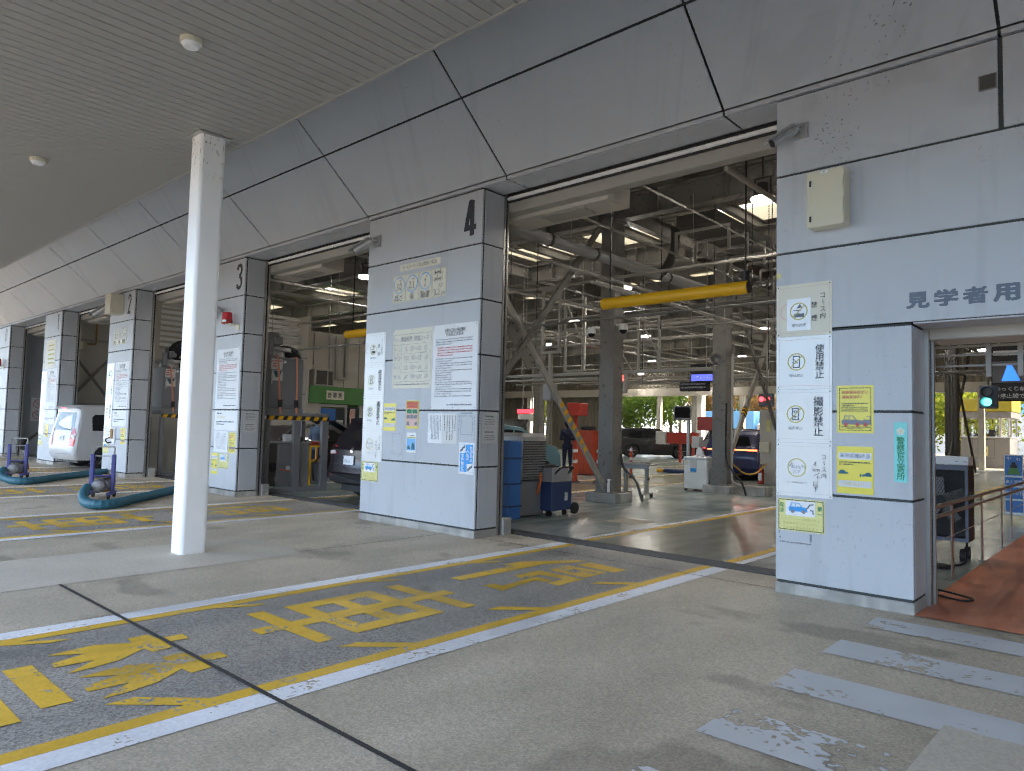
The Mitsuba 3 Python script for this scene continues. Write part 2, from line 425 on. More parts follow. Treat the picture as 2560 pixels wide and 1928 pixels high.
def line(pts, w):
    return LineString(pts).buffer(w / 2, cap_style=2, join_style=2)

# ================================================================ the setting: ground, markings, floors
def sheet(x0, x1, y0, y1, z):
    return tm([[x0, y0, z], [x1, y0, z], [x1, y1, z], [x0, y1, z]], [[0, 1, 2], [0, 2, 3]])
def ground_shape(geom, z):
    return xf(flat(geom), None, (0, 0, z))
obj('ground', sheet(-260, 260, -260, 260, 0.0), 'ground', label='grey concrete forecourt worn dark by tyres along its painted lanes', category='ground', kind='structure')
Z1, Z2, Z3 = 0.004, 0.008, 0.012
obj('outer_asphalt', sheet(-120, 120, -120, -11.5, Z1), 'asphalt', 'ground')  # unseen darker ground added behind the camera to cut upward bounce light
obj('pale_slab', ground_shape(Polygon([(-6.02, -5.6), (-4.5, -5.6), (-4.5, -2.3), (-5.0, -2.16), (-5.78, -2.12), (-6.02, -2.6)]), Z1), 'pale_concrete', 'ground', label='pale strip of newer concrete around the foot of the white column')
obj('pale_slab', ground_shape(Polygon([(1.83, -3.6), (4.6, -3.6), (4.6, -2.44), (1.85, -2.44)]), Z3), 'pale_concrete', 'ground', label='pale concrete patch cutting off the crosswalk stripes')
jg = [sbox(-4.5, -4.695, 6.0, -4.665), sbox(-4.61, -2.25, -4.595, 0.0), sbox(-6.0, 0.085, 0.0, 0.1)]
obj('expansion_joint', ground_shape(union_all(jg), 0.0095), 'dark_trim', 'ground')
for cx, _ in LANES:
    for s in (-1, 1):
        e = cx + s * 1.18
        obj('lane_line', sheet(min(e, e - s * 0.175), max(e, e - s * 0.175), -9.0, 0.68, Z1), 'white_paint', 'ground')
        f = cx + s * (1.18 - 0.177)
        obj('lane_edge_line', sheet(min(f, f - s * 0.115), max(f, f - s * 0.115), -9.0, 0.68, Z1), 'yellow_paint', 'ground')
    for k in range(6):
        y = -0.95 - 1.42 * k
        g = [(cx - 0.89, y - 0.30), (cx - 0.74, y - 0.02), (cx - 0.74, y + 0.11), (cx - 0.89, y - 0.15)]
        obj('lane_tick', ground_shape(Polygon(g), Z1), 'yellow_paint', 'ground')
        g = [(cx + 0.89, y + 0.30), (cx + 0.60, y + 0.02), (cx + 0.60, y - 0.13), (cx + 0.89, y + 0.16)]
        obj('lane_tick', ground_shape(Polygon(g), Z1), 'yellow_paint', 'ground')
# painted characters, far one first: "no parking", drawn stretched as on the road
CHU = [Polygon([(-2.45, -1.9), (-2.47, -0.94), (-2.57, -1.02), (-2.56, -0.72), (-2.2, -0.16), (-2.1, -0.13), (-2.16, -0.4), (-2.3, -0.62), (-2.3, -1.9)]),
       Polygon([(-2.01, -1.9), (-2.0, -1.76), (-1.88, -1.75), (-1.92, -1.38), (-1.92, -1.22), (-1.73, -1.2), (-1.71, -1.33), (-1.83, -1.35), (-1.74, -1.91)]),
       Polygon([(-2.11, -1.34), (-2.11, -0.95), (-1.54, -0.94), (-1.53, -1.36), (-1.68, -1.36), (-1.68, -1.09), (-1.96, -1.12), (-1.96, -1.38)]),
       Polygon([(-2.08, -0.86), (-2.08, -0.5), (-1.58, -0.48), (-1.57, -0.88)]).difference(sbox(-1.92, -0.76, -1.79, -0.61)),
       Polygon([(-2.05, -0.4), (-2.03, -0.16), (-1.51, -0.22), (-1.53, -0.44)])]
SHA = [sbox(-2.56, -2.61, -1.53, -2.46), sbox(-2.52, -3.97, -1.53, -3.83), sbox(-2.11, -4.15, -1.96, -2.29),
       sbox(-2.53, -3.65, -1.545, -2.8).difference(union_all([sbox(-2.37, -3.5, -2.13, -3.29), sbox(-2.37, -3.15, -2.13, -2.96), sbox(-1.95, -3.48, -1.71, -3.29), sbox(-1.95, -3.13, -1.71, -2.93)]))]
KINL = Polygon([(-2.47, -4.84), (-2.48, -4.71), (-2.34, -4.69), (-2.34, -4.53), (-2.21, -4.54), (-2.22, -4.69), (-2.09, -4.7), (-2.07, -4.83), (-2.18, -4.84), (-2.05, -5.03), (-2.01, -5.19), (-2.0, -5.33), (-2.15, -5.14), (-2.16, -5.35), (-2.25, -5.34), (-2.32, -5.14), (-2.43, -5.32), (-2.47, -5.05), (-2.36, -4.85)])
KIN = [KINL, affinity.translate(KINL, 0.54, 0.01), sbox(-2.30, -5.58, -1.53, -5.43), sbox(-2.55, -5.86, -1.42, -5.69),
       sbox(-2.08, -6.3, -1.92, -5.82), Polygon([(-2.3, -5.95), (-2.4, -6.3), (-2.56, -6.3), (-2.42, -5.95)]), Polygon([(-1.7, -5.95), (-1.42, -6.3), (-1.58, -6.3), (-1.82, -5.95)])]
for i, (cx, _) in enumerate(LANES):
    dx = cx - LANES[0][0]
    for g in (CHU, SHA, KIN):
        obj('road_character', ground_shape(affinity.translate(union_all(g), dx, 0), Z1), 'yellow_paint', 'ground', label='large yellow road character' if i == 0 else None)
for y0, y1 in ((-0.69, -0.31), (-1.62, -1.21), (-2.52, -2.1), (-3.42, -3.0), (-4.36, -3.92), (-5.3, -4.85)):
    obj('crosswalk_stripe', sheet(0.965, 5.2, y0, y1, Z2), 'worn_paint', 'ground')
obj('hall_floor', sheet(-40, 1.12, 1.07, 35.0, Z1), 'hall_floor', label='glossy blue green floor of the inspection hall', category='floor', kind='structure')
for cx, _ in LANES[:3]:
    for s in (-1, 1):
        f = cx + s * 1.0
        obj('lane_edge_line', sheet(f - 0.06, f + 0.06, 1.07, 30.0, Z2), 'yellow_paint', 'hall_floor')
        f = cx + s * 1.12
        obj('lane_line', sheet(f - 0.05, f + 0.05, 1.07, 30.0, Z2), 'white_paint', 'hall_floor')
obj('floor_hatch', [sheet(-4.0, -3.4, 2.95, 3.55, Z2)], 'pale_concrete', 'hall_floor')
for x0, y0, w, l in ((-3.0, 9.6, 2.2, 0.7), (-9.6, 9.0, 2.2, 0.7), (-3.0, 13.2, 2.2, 0.5)):
    obj('roller_pit', sheet(x0, x0 + w, y0, y0 + l, Z3), 'steel_dark', 'hall_floor')
obj('walkway', ground_shape(Polygon([(1.175, -0.025), (6.0, -0.06), (6.0, 35.0), (1.13, 35.0), (1.13, 0.9), (1.175, 0.45)]), Z3), 'orange_floor', label='orange painted visitors walkway leading in behind the right hand pier', category='walkway', kind='structure')
BAYS = [(-4.037, 0.0), (-10.64, -6.58), (-16.33, -12.35), (-22.14, -18.0), (-28.09, -23.83)]
NEARBY = ['beside the blue cart', 'behind the black car', 'second from the left column', 'under the white van', 'farthest left']
for i, (a, b) in enumerate(BAYS):
    t = thing('trench_drain', 'dark slotted drain grate across the threshold ' + ['right of the wide middle pier', 'under the plum coloured car', 'behind the white column', 'under the white van', 'at the far left end'][i], 'drain')
    obj('channel', box(a - 0.4, b + 0.05, 0.72, 1.06, -0.02, 0.006), 'black', t)
    for k in range(6):
        y = 0.735 + k * 0.054
        obj('bar', box(a - 0.4, b + 0.05, y, y + 0.026, 0.006, 0.014), 'steel_dark', t)

# ================================================================ front: piers, entrance wall, fascia, canopy
PN = {4: 'wide middle pier', 3: 'pier behind the white column', 2: 'pier right of the white van', 1: 'pier left of the white van', 5: 'right hand pier'}
ZB, J = 0.114, [0.114, 0.9445, 1.703, 2.462, 3.219, 3.982, 4.747]
G = 0.011
def pier(x0, x1, label, rows=6):
    t = thing('wall_pier', label, 'pillar')
    top = J[rows]
    obj('core', box(x0 + 0.012, x1 - 0.012, 0.014, 0.436, 0.0, top), 'joint', t)
    obj('plinth', bbox(x0 - 0.004, x1 + 0.004, -0.006, 0.437, 0.0, ZB - 0.014, 0.006), 'plinth', t)
    for k in range(rows):
        z0, z1 = J[k] + G, J[k + 1] - (G if k < rows - 1 else 0.02)
        obj('front_panel', bbox(x0, x1, 0.0, 0.03, z0, z1, 0.004), 'panel', t)
        obj('side_panel', bbox(x1 - 0.03, x1, 0.055, 0.43, z0, z1, 0.003), 'panel', t)
        obj('side_panel', bbox(x0, x0 + 0.03, 0.055, 0.43, z0, z1, 0.003), 'panel', t)
    for s, xe in ((1, x1), (-1, x0)):
        obj('door_guide', [box(min(xe, xe - s * 0.07), max(xe, xe - s * 0.07), 0.438, 0.475, 0.0, top), box(min(xe - s * 0.005, xe - s * 0.07), max(xe - s * 0.005, xe - s * 0.07), 0.515, 0.545, 0.0, top)], 'steel_trim', t)
        obj('door_slot', box(min(xe - s * 0.02, xe - s * 0.07), max(xe - s * 0.02, xe - s * 0.07), 0.475, 0.515, 0.0, top), 'dark_trim', t)
        obj('guide_block', bbox(min(xe - s * 0.07, xe + s * 0.035), max(xe - s * 0.07, xe + s * 0.035), 0.548, 0.70, 0.0, 0.23, 0.006), 'plinth', t)
    obj('back', box(x0 + 0.06, x1 - 0.06, 0.437, 0.56, 0.0, top), 'wall_beige', t)
    return t
P4 = pier(-6.58, -4.037, 'wide light grey panelled pier in the middle crowded with notices')
P3 = pier(-12.35, -10.64, 'light grey panelled pier just behind the white column')
P2 = pier(-18.0, -16.33, 'light grey panelled pier just right of the white van')
P1 = pier(-23.83, -22.14, 'light grey panelled pier just left of the white van')
P0 = pier(-29.8, -28.09, 'light grey panelled pier cut by the left edge of the picture')
P5 = pier(0.0, 1.1665, 'light grey panelled pier at the right with prohibition signs and the orange walkway beside it', rows=3)
t = thing('entrance_wall', 'grey panelled wall over the visitors entrance with blue grey lettering', 'wall')
obj('core', box(0.012, 8.0, 0.014, 0.436, 2.47, 4.747), 'joint', t)
for z0, z1, a, b in ((J[3], J[4], 0.0, 5.2), (J[4], J[5], 0.0, 5.2), (J[5], J[6], 0.0, 1.805), (J[5], J[6], 1.84, 5.2), (J[3], J[6], 5.23, 8.0)):
    obj('front_panel', bbox(a, b, 0.0, 0.03, z0 + G, z1 - G, 0.004), 'panel', t)
obj('soffit_panel', bbox(1.17, 8.0, 0.03, 0.43, 2.456, 2.472, 0.003), 'panel', t)
for k in range(3, 6):
    obj('side_panel', bbox(0.0, 0.03, 0.055, 0.43, J[k] + G, J[k + 1] - G, 0.003), 'panel', t)
obj('shutter_box', bbox(1.2, 8.0, 0.45, 0.95, 2.36, 2.85, 0.01), 'wall_beige', t)
obj('wall_back', box(0.02, 8.0, 0.437, 0.56, 2.86, 4.747), 'wall_beige', t)
obj('door_guide', [box(1.1665, 1.20, 0.44, 0.50, 0, 2.46), box(1.18, 1.215, 0.56, 0.60, 0, 2.46)], 'steel_trim', t)
obj('door_slot', box(1.168, 1.195, 0.50, 0.56, 0, 2.46), 'dark_trim', t)
obj('jamb', bbox(5.2, 8.0, 0.0, 0.43, 0.0, 2.45, 0.005), 'panel', t)

FX = [-36.0, -33.9, -30.9, -27.9, -24.85, -21.8, -18.78, -15.75, -12.72, -9.68, -6.62, -3.6, -0.55, 1.82, 4.8, 8.0]
PROF = [(-0.005, 4.815), (-0.86, 5.555), (-1.84, 6.40), (-2.84, 7.26)]
t = thing('fascia', 'sloping grey panelled fascia running above all the bays', 'fascia')
v, f = [], []
for (y, z) in PROF:
    v += [[FX[0], y + 0.012, z + 0.016], [FX[-1], y + 0.012, z + 0.016]]
for k in range(3):
    f += [[2 * k, 2 * k + 1, 2 * k + 3], [2 * k, 2 * k + 3, 2 * k + 2]]
obj('backing', tm(v, f), 'joint', t)
def slope_panel(x0, x1, a, b, th=0.012, g=0.014):
    a, b = np.array(a), np.array(b)
    d = (b - a) / np.linalg.norm(b - a)
    n = np.array([-d[1], d[0]]) * (1 if -d[1] < 0 else -1)
    if n[0] > 0: n = -n
    n = np.array([-abs(d[1]), -abs(d[0])]) * np.array([1, 1])
    p = [a + d * g, b - d * g]
    q = [x + n * th for x in p]
    vv = []
    for x in (x0 + g, x1 - g):
        vv += [[x, *p[0]], [x, *p[1]], [x, *q[1]], [x, *q[0]]]
    return trimesh.convex.convex_hull(np.array(vv))
for x0, x1 in zip(FX, FX[1:]):
    for a, b in zip(PROF, PROF[1:]):
        obj('panel', slope_panel(x0, x1, a, b), 'panel', t)
    obj('lip', bbox(x0 + 0.012, x1 - 0.012, -0.012, 0.02, 4.757, 4.805, 0.003), 'panel', t)
    obj('soffit_panel', bbox(x0 + 0.012, x1 - 0.012, 0.034, 0.43, 4.757, 4.772, 0.003), 'panel', t)
obj('soffit_backing', box(FX[0], FX[-1], 0.0, 0.44, 4.774, 4.80), 'joint', t)
for i, (a, b) in enumerate(BAYS):
    t = thing('door_header', 'door header with light tube and shutter box ' + ['right of the wide middle pier', 'over the plum coloured car', 'behind the white column', 'over the white van', 'at the far left end'][i], 'door header')
    obj('track', cyl((a + 0.03, 0.475, 4.70), (b - 0.03, 0.475, 4.70), 0.026, 8), 'white', t)
    obj('slot', box(a, b, 0.50, 0.53, 4.66, 4.78), 'dark_trim', t)
    obj('hood', bbox(a - 0.2, b + 0.2, 0.54, 0.72, 4.52, 4.86, 0.012), 'steel_light', t)
    obj('shutter_box', bbox(a - 0.25, a + 1.55, 0.73, 1.25, 4.47, 5.0, 0.012), 'wall_beige', t)
    obj('hatch', bbox(a + 0.35, a + 1.1, 0.82, 1.12, 4.455, 4.468, 0.004), 'steel_light', t)
t = thing('front_wall', 'plain wall inside the hall above the bay doors', 'wall')
obj('wall', box(-36, 8, 0.57, 0.66, 4.86, 6.75), 'wall_beige', t)
for (a, b) in ((-4.3, -3.9), (-6.7, -6.3)):
    pass

t = thing('canopy', 'flat canopy with a ceiling of long narrow light boards over the forecourt', 'canopy')
CY0, CY1, CZ = -7.9, -2.85, 4.742
obj('roof_slab', box(-40, 9, CY0, -2.86, CZ + 0.03, CZ + 0.32), 'plank_gap', t)
obj('upstand', box(-36, 8.0, -2.857, -2.845, CZ + 0.01, 7.25), 'steel_dark', t)
obj('cover', box(-36, 8.0, -2.845, 0.7, 7.27, 7.32), 'steel_dark', t)
obj('edge_trim', bbox(-36, 8.0, CY1 - 0.004, CY1 + 0.035, CZ - 0.006, CZ + 0.05, 0.006), 'plank', t)
obj('outer_edge', bbox(-40, 9, CY0 - 0.05, CY0, CZ - 0.05, CZ + 0.4, 0.02), 'white', t)
PW = 0.1335
plank = None
for k in range(300):
    x = 4.2 - k * PW
    kk = key_for('board', t)
    if plank is None:
        plank = mikit.ply(box(0.004, PW - 0.004, CY0, CY1 - 0.006, CZ, CZ + 0.025), 'm_plank')
    scene[kk] = {**plank, 'to_world': T().translate([x, 0, 0])}
obj('end_boards', sheet(4.2 + PW, 9, CY0, CY1, CZ), 'plank', t, kind='stuff')
t = thing('canopy_column', 'square white steel column with rounded corners carrying the canopy', 'column')
cs = rrect(-5.51, -3.325, -5.228, -3.035, 0.045).buffer(0)
cs = sbox(-5.465, -3.28, -5.273, -3.08).buffer(0.045, quad_segs=6)
obj('shaft', extrude(cs, CZ - 0.006), 'white_column', t, smooth=30)
obj('collar', bbox(-5.56, -5.18, -3.375, -2.99, CZ - 0.014, CZ - 0.004, 0.003), 'steel_trim', t)
for i, (x, y, w) in enumerate(((-3.37, -4.26, 'near'), (-7.74, -4.285, 'far'))):
    t = thing('ceiling_detector', ['round white ceiling fitting on the canopy boards nearer the top of the picture', 'round white ceiling fitting near the left edge, smaller in view'][i], 'ceiling fitting')
    obj('base', cyl((x, y, CZ - 0.045), (x, y, CZ - 0.002), 0.088, 20, 0.092), 'cream', t, smooth=40)
    obj('dome', cyl((x, y, CZ - 0.075), (x, y, CZ - 0.046), 0.060, 20, 0.078), 'white', t, smooth=40)

t = thing('side_wing', 'unseen grey wing added on the right to block light from that side', 'building')  # out of view; added to block light from the right and a sun patch
obj('wall', bbox(6.2, 9.0, -11.0, -0.06, 0.0, 8.0, 0.02), 'panel', t)
# ================================================================ the hall behind
t = thing('hall_roof', 'ribbed metal roof deck of the inspection hall with bright skylight strips', 'roof')
SKY_ROWS = [(3.6, 4.6), (8.55, 9.95), (14.5, 15.6), (20.2, 21.3), (26.2, 27.2), (31.2, 32.0)]
DX0, DX1, DZ = -40.0, 8.2, 6.72
def deck(x0, x1, y0, y1):
    n = max(1, int((y1 - y0) / 0.25))
    ys, zs = [], []
    for i in range(n):
        a = y0 + (y1 - y0) * i / n; w = (y1 - y0) / n
        ys += [a, a + w * 0.55, a + w * 0.62, a + w * 0.93]; zs += [DZ, DZ, DZ + 0.07, DZ + 0.07]
    ys.append(y1); zs.append(DZ)
    v = [[x, y, z] for y, z in zip(ys, zs) for x in (x0, x1)]
    f = []
    for i in range(len(ys) - 1):
        a = 2 * i
        f += [[a, a + 3, a + 1], [a, a + 2, a + 3]]
    return tm(v, f)
ys = [0.66] + [q for r in SKY_ROWS for q in r] + [35.2]
for k in range(0, len(ys), 2):
    obj('deck', deck(DX0, DX1, ys[k], ys[k + 1]), 'deck', t)
SEG = 2.9
for r, (y0, y1) in enumerate(SKY_ROWS):
    parts, curb = [], []
    x = DX1
    k = 0
    while x > DX0:
        xa = max(DX0, x - SEG)
        open_ = (r > 0 and k % 4 != 3) or (r == 0 and k in (6, 9))
        if open_:
            parts.append(deck(xa, xa + 0.5, y0, y1))
            obj('skylight', sheet(xa + 0.5, x, y0, y1, DZ + 0.34), 'skylight', t)
            curb += [box(xa + 0.49, x, y0 - 0.03, y0, DZ - 0.02, DZ + 0.34), box(xa + 0.49, x, y1, y1 + 0.03, DZ - 0.02, DZ + 0.34), box(xa + 0.47, xa + 0.5, y0, y1, DZ - 0.02, DZ + 0.34), box(x, x + 0.03, y0, y1, DZ - 0.02, DZ + 0.34)]
        else:
            parts.append(deck(xa, x, y0, y1))
        x -= SEG; k += 1
    obj('deck', parts, 'deck', t)
    obj('skylight_curb', curb, 'cream', t)
obj('roof_cover', box(DX0, DX1, 0.6, 0.7, 6.7, 7.3), 'steel_dark', t)

def ibeam(p0, p1, w, h, tf=0.02, tw=0.014):
    """I beam; p0, p1: centre of the bottom flange"""
    p0, p1 = np.array(p0, float), np.array(p1, float)
    if abs(p1[0] - p0[0]) > abs(p1[1] - p0[1]):
        x0, x1, y, z = min(p0[0], p1[0]), max(p0[0], p1[0]), p0[1], p0[2]
        return cat([box(x0, x1, y - w / 2, y + w / 2, z, z + tf), box(x0, x1, y - tw / 2, y + tw / 2, z + tf, z + h - tf), box(x0, x1, y - w / 2, y + w / 2, z + h - tf, z + h)])
    y0, y1, x, z = min(p0[1], p1[1]), max(p0[1], p1[1]), p0[0], p0[2]
    return cat([box(x - w / 2, x + w / 2, y0, y1, z, z + tf), box(x - tw / 2, x + tw / 2, y0, y1, z + tf, z + h - tf), box(x - w / 2, x + w / 2, y0, y1, z + h - tf, z + h)])
COLX = [-5.78, -11.4, -17.2, 0.45]
COLY = [5.7, 9.5, 13.7, 18.0, 22.5, 27.0, 31.5]
ORD = ['first', 'second', 'third', 'fourth', 'fifth', 'sixth', 'seventh', 'eighth', 'ninth', 'tenth', 'eleventh', 'twelfth', 'thirteenth', 'fourteenth', 'fifteenth', 'sixteenth', 'seventeenth']
for i, y in enumerate(COLY):
    k = obj('roof_beam', [ibeam((-40, y, 5.90), (5.5, y, 5.90), 0.26, 0.50)] + [box(x - 0.008, x + 0.008, y - 0.12, y + 0.12, 5.92, 6.38) for x in np.arange(-38, 3, 1.45)], 'steel', label=f'deep steel roof beam across the hall, {ORD[i]} from the front', category='beam', group='deep roof beams across the hall')
for i, x in enumerate(np.arange(-39.1, 3.1, 2.9)[::-1]):
    obj('purlin', ibeam((x, 0.7, 6.42), (x, 35, 6.42), 0.14, 0.24), 'steel', label=f'light steel beam running lengthwise under the deck, {ORD[i]} from the right', category='beam', group='long beams under the roof deck')
for i, x in enumerate(sorted(COLX)):
    obj('girder', ibeam((x, 0.7, 6.02), (x, 35, 6.02), 0.20, 0.36), 'steel', label=f'steel girder running deep into the hall over the columns, {ORD[i]} from the left', category='beam', group='girders over the column rows')
def hcol(x, y, label, group=None, w=0.35, top=5.9):
    t = thing('steel_column', label, 'column', group)
    obj('footing', bbox(x - 0.36, x + 0.36, y - 0.33, y + 0.33, 0.0, 0.19, 0.015), 'plinth', t)
    obj('shaft', [box(x - w / 2, x + w / 2, y - w / 2, y - w / 2 + 0.022, 0.19, top), box(x - w / 2, x + w / 2, y + w / 2 - 0.022, y + w / 2, 0.19, top), box(x - 0.01, x + 0.01, y - w / 2 + 0.022, y + w / 2 - 0.022, 0.19, top),
                  box(x + w / 2 - 0.02, x + w / 2 - 0.006, y - w / 2 + 0.022, y + w / 2 - 0.022, 0.19, top), box(x - w / 2 + 0.006, x - w / 2 + 0.02, y - w / 2 + 0.022, y + w / 2 - 0.022, 0.19, top)], 'steel', t)
    obj('base_plate', bbox(x - 0.24, x + 0.24, y - 0.24, y + 0.24, 0.19, 0.215, 0.004), 'steel', t)
    obj('gusset', [box(x - 0.22, x + 0.22, y - w / 2 - 0.006, y - w / 2 - 0.001, 0.215, 0.62), box(x - 0.22, x + 0.22, y - 0.22, y + 0.22, top - 0.05, top - 0.001)], 'steel', t)
    return t
hcol(-5.78, 5.7, 'grey steel column beside the blue compressor cart with a spray bottle at its foot')
hcol(-5.33, 9.95, 'grey steel column behind the white chest freezer')
hcol(-17.2, 17.0, 'dark steel column far back at the left of the hall')
for y, w in ((18.0, 'nearest'), (22.5, 'second'), (27.0, 'third'), (31.5, 'farthest')):
    hcol(-5.78, y, f'steel column far back in the middle row of the hall, {w} of four')

# walls of the hall
def siding(x0, y0, x1, y1, z0, z1, pitch=0.3, depth=0.05):
    """upright ribbed cladding between two plan points"""
    a, b = np.array([x0, y0]), np.array([x1, y1])
    L = np.linalg.norm(b - a); d = (b - a) / L; n = np.array([-d[1], d[0]])
    k = max(1, int(L / pitch)); w = L / k
    pts = []
    for i in range(k):
        for s, o in ((0, 0), (0.55, 0), (0.62, depth), (0.93, depth)):
            pts.append(a + d * (i + s) * w + n * o)
    pts.append(b)
    v = [[p[0], p[1], z] for p in pts for z in (z0, z1)]
    f = []
    for i in range(len(pts) - 1):
        q = 2 * i
        f += [[q, q + 2, q + 3], [q, q + 3, q + 1]]
    return tm(v, f)
t = thing('far_wall', 'far end wall of the hall with tall openings onto the sunlit trees', 'wall')
OPEN = [(-32.9, -31.3), (-24.9, -19.3), (-18.6, -13.0), (-12.3, -6.7), (-5.8, -1.6)]
x = -40.0
for a, b in OPEN:
    obj('siding', siding(x, 35.0, a, 35.0, 0, 6.7), 'siding', t)
    obj('jamb', [box(a - 0.35, a, 34.7, 35.2, 0, 3.9)], 'white', t)
    obj('jamb', [box(b, b + 0.3, 34.7, 35.2, 0, 3.9)], 'steel_light', t)
    obj('lintel_siding', siding(a, 35.0, b, 35.0, 3.9, 6.7), 'siding', t)
    x = b
obj('siding', siding(x, 35.0, 5.6, 35.0, 0, 6.7), 'siding', t)
obj('lintel', box(-40, 5.6, 34.3, 34.6, 3.80, 4.30), 'wall_beige', t)
for x in (-21.5, -15.8, -9.5, -3.6):
    obj('post', box(x - 0.13, x + 0.13, 34.35, 34.65, 0.0, 3.9), 'wall_beige', t)
t = thing('right_wall', 'ribbed side wall of the hall along the visitors walkway', 'wall')
obj('siding', siding(5.6, 0.6, 5.6, 35.0, 0, 6.7), 'siding', t)
for z in (1.2, 2.6, 4.0):
    obj('rail', box(5.45, 5.53, 0.7, 35, z, z + 0.1), 'steel_light', t)
t = thing('left_wall', 'ribbed wall at the far left side of the hall', 'wall')
obj('siding', siding(-40, 35.0, -40, 0.7, 0, 6.7), 'siding', t)

# ================================================================ notices, signs and lettering on the front
def poster(name, label, category, x, z, w, h, base, layers, thick=0.004, y=0.0, group=None, side=None):
    """a plate or sheet fixed on a surface facing -y (or, with side = x, on one facing +x); x,z: its lower left corner"""
    t = thing(name, label, category, group)
    def put(geom, off, depth=0.0):
        m = extrude(geom, depth) if depth else flat(geom)
        if side is None:
            return xf(m, FRONT, (x, y - off, z))
        return xf(m, SIDE, (side + off, x, z))
    obj('sheet', put(sbox(0, 0, w, h), 0.001, thick), base, t)
    for i, (part, g, mat) in enumerate(layers):
        if isinstance(g, (list, tuple)):
            g = union_all([q for q in g if q is not None])
        obj(part, put(g, 0.001 + thick + 0.0008 * (i + 1)), mat, t)
    return t
def lines_of(x0, x1, top, n, pitch, h, seed, short=()):
    out = []
    for i in range(n):
        out += dashes(x0, x1, top - i * pitch, h, seed * 97 + i, 0.45 if i in short else 0.97)
    return out
def frame(x0, y0, x1, y1, w):
    return sbox(x0, y0, x1, y1).difference(sbox(x0 + w, y0 + w, x1 - w, y1 - w))
def bent(geom, seed):
    return geom
def wavy(x0, y0, x1, y1, seed, a=0.004):
    r = random.Random(seed)
    p = [(x0 + (x1 - x0) * i / 9, y1 + r.uniform(-a, a)) for i in range(10)] + [(x1 - (x1 - x0) * i / 9, y0 + r.uniform(-a, a)) for i in range(10)]
    return Polygon(p)
WHERE = {k: 'on the ' + v for k, v in PN.items()}
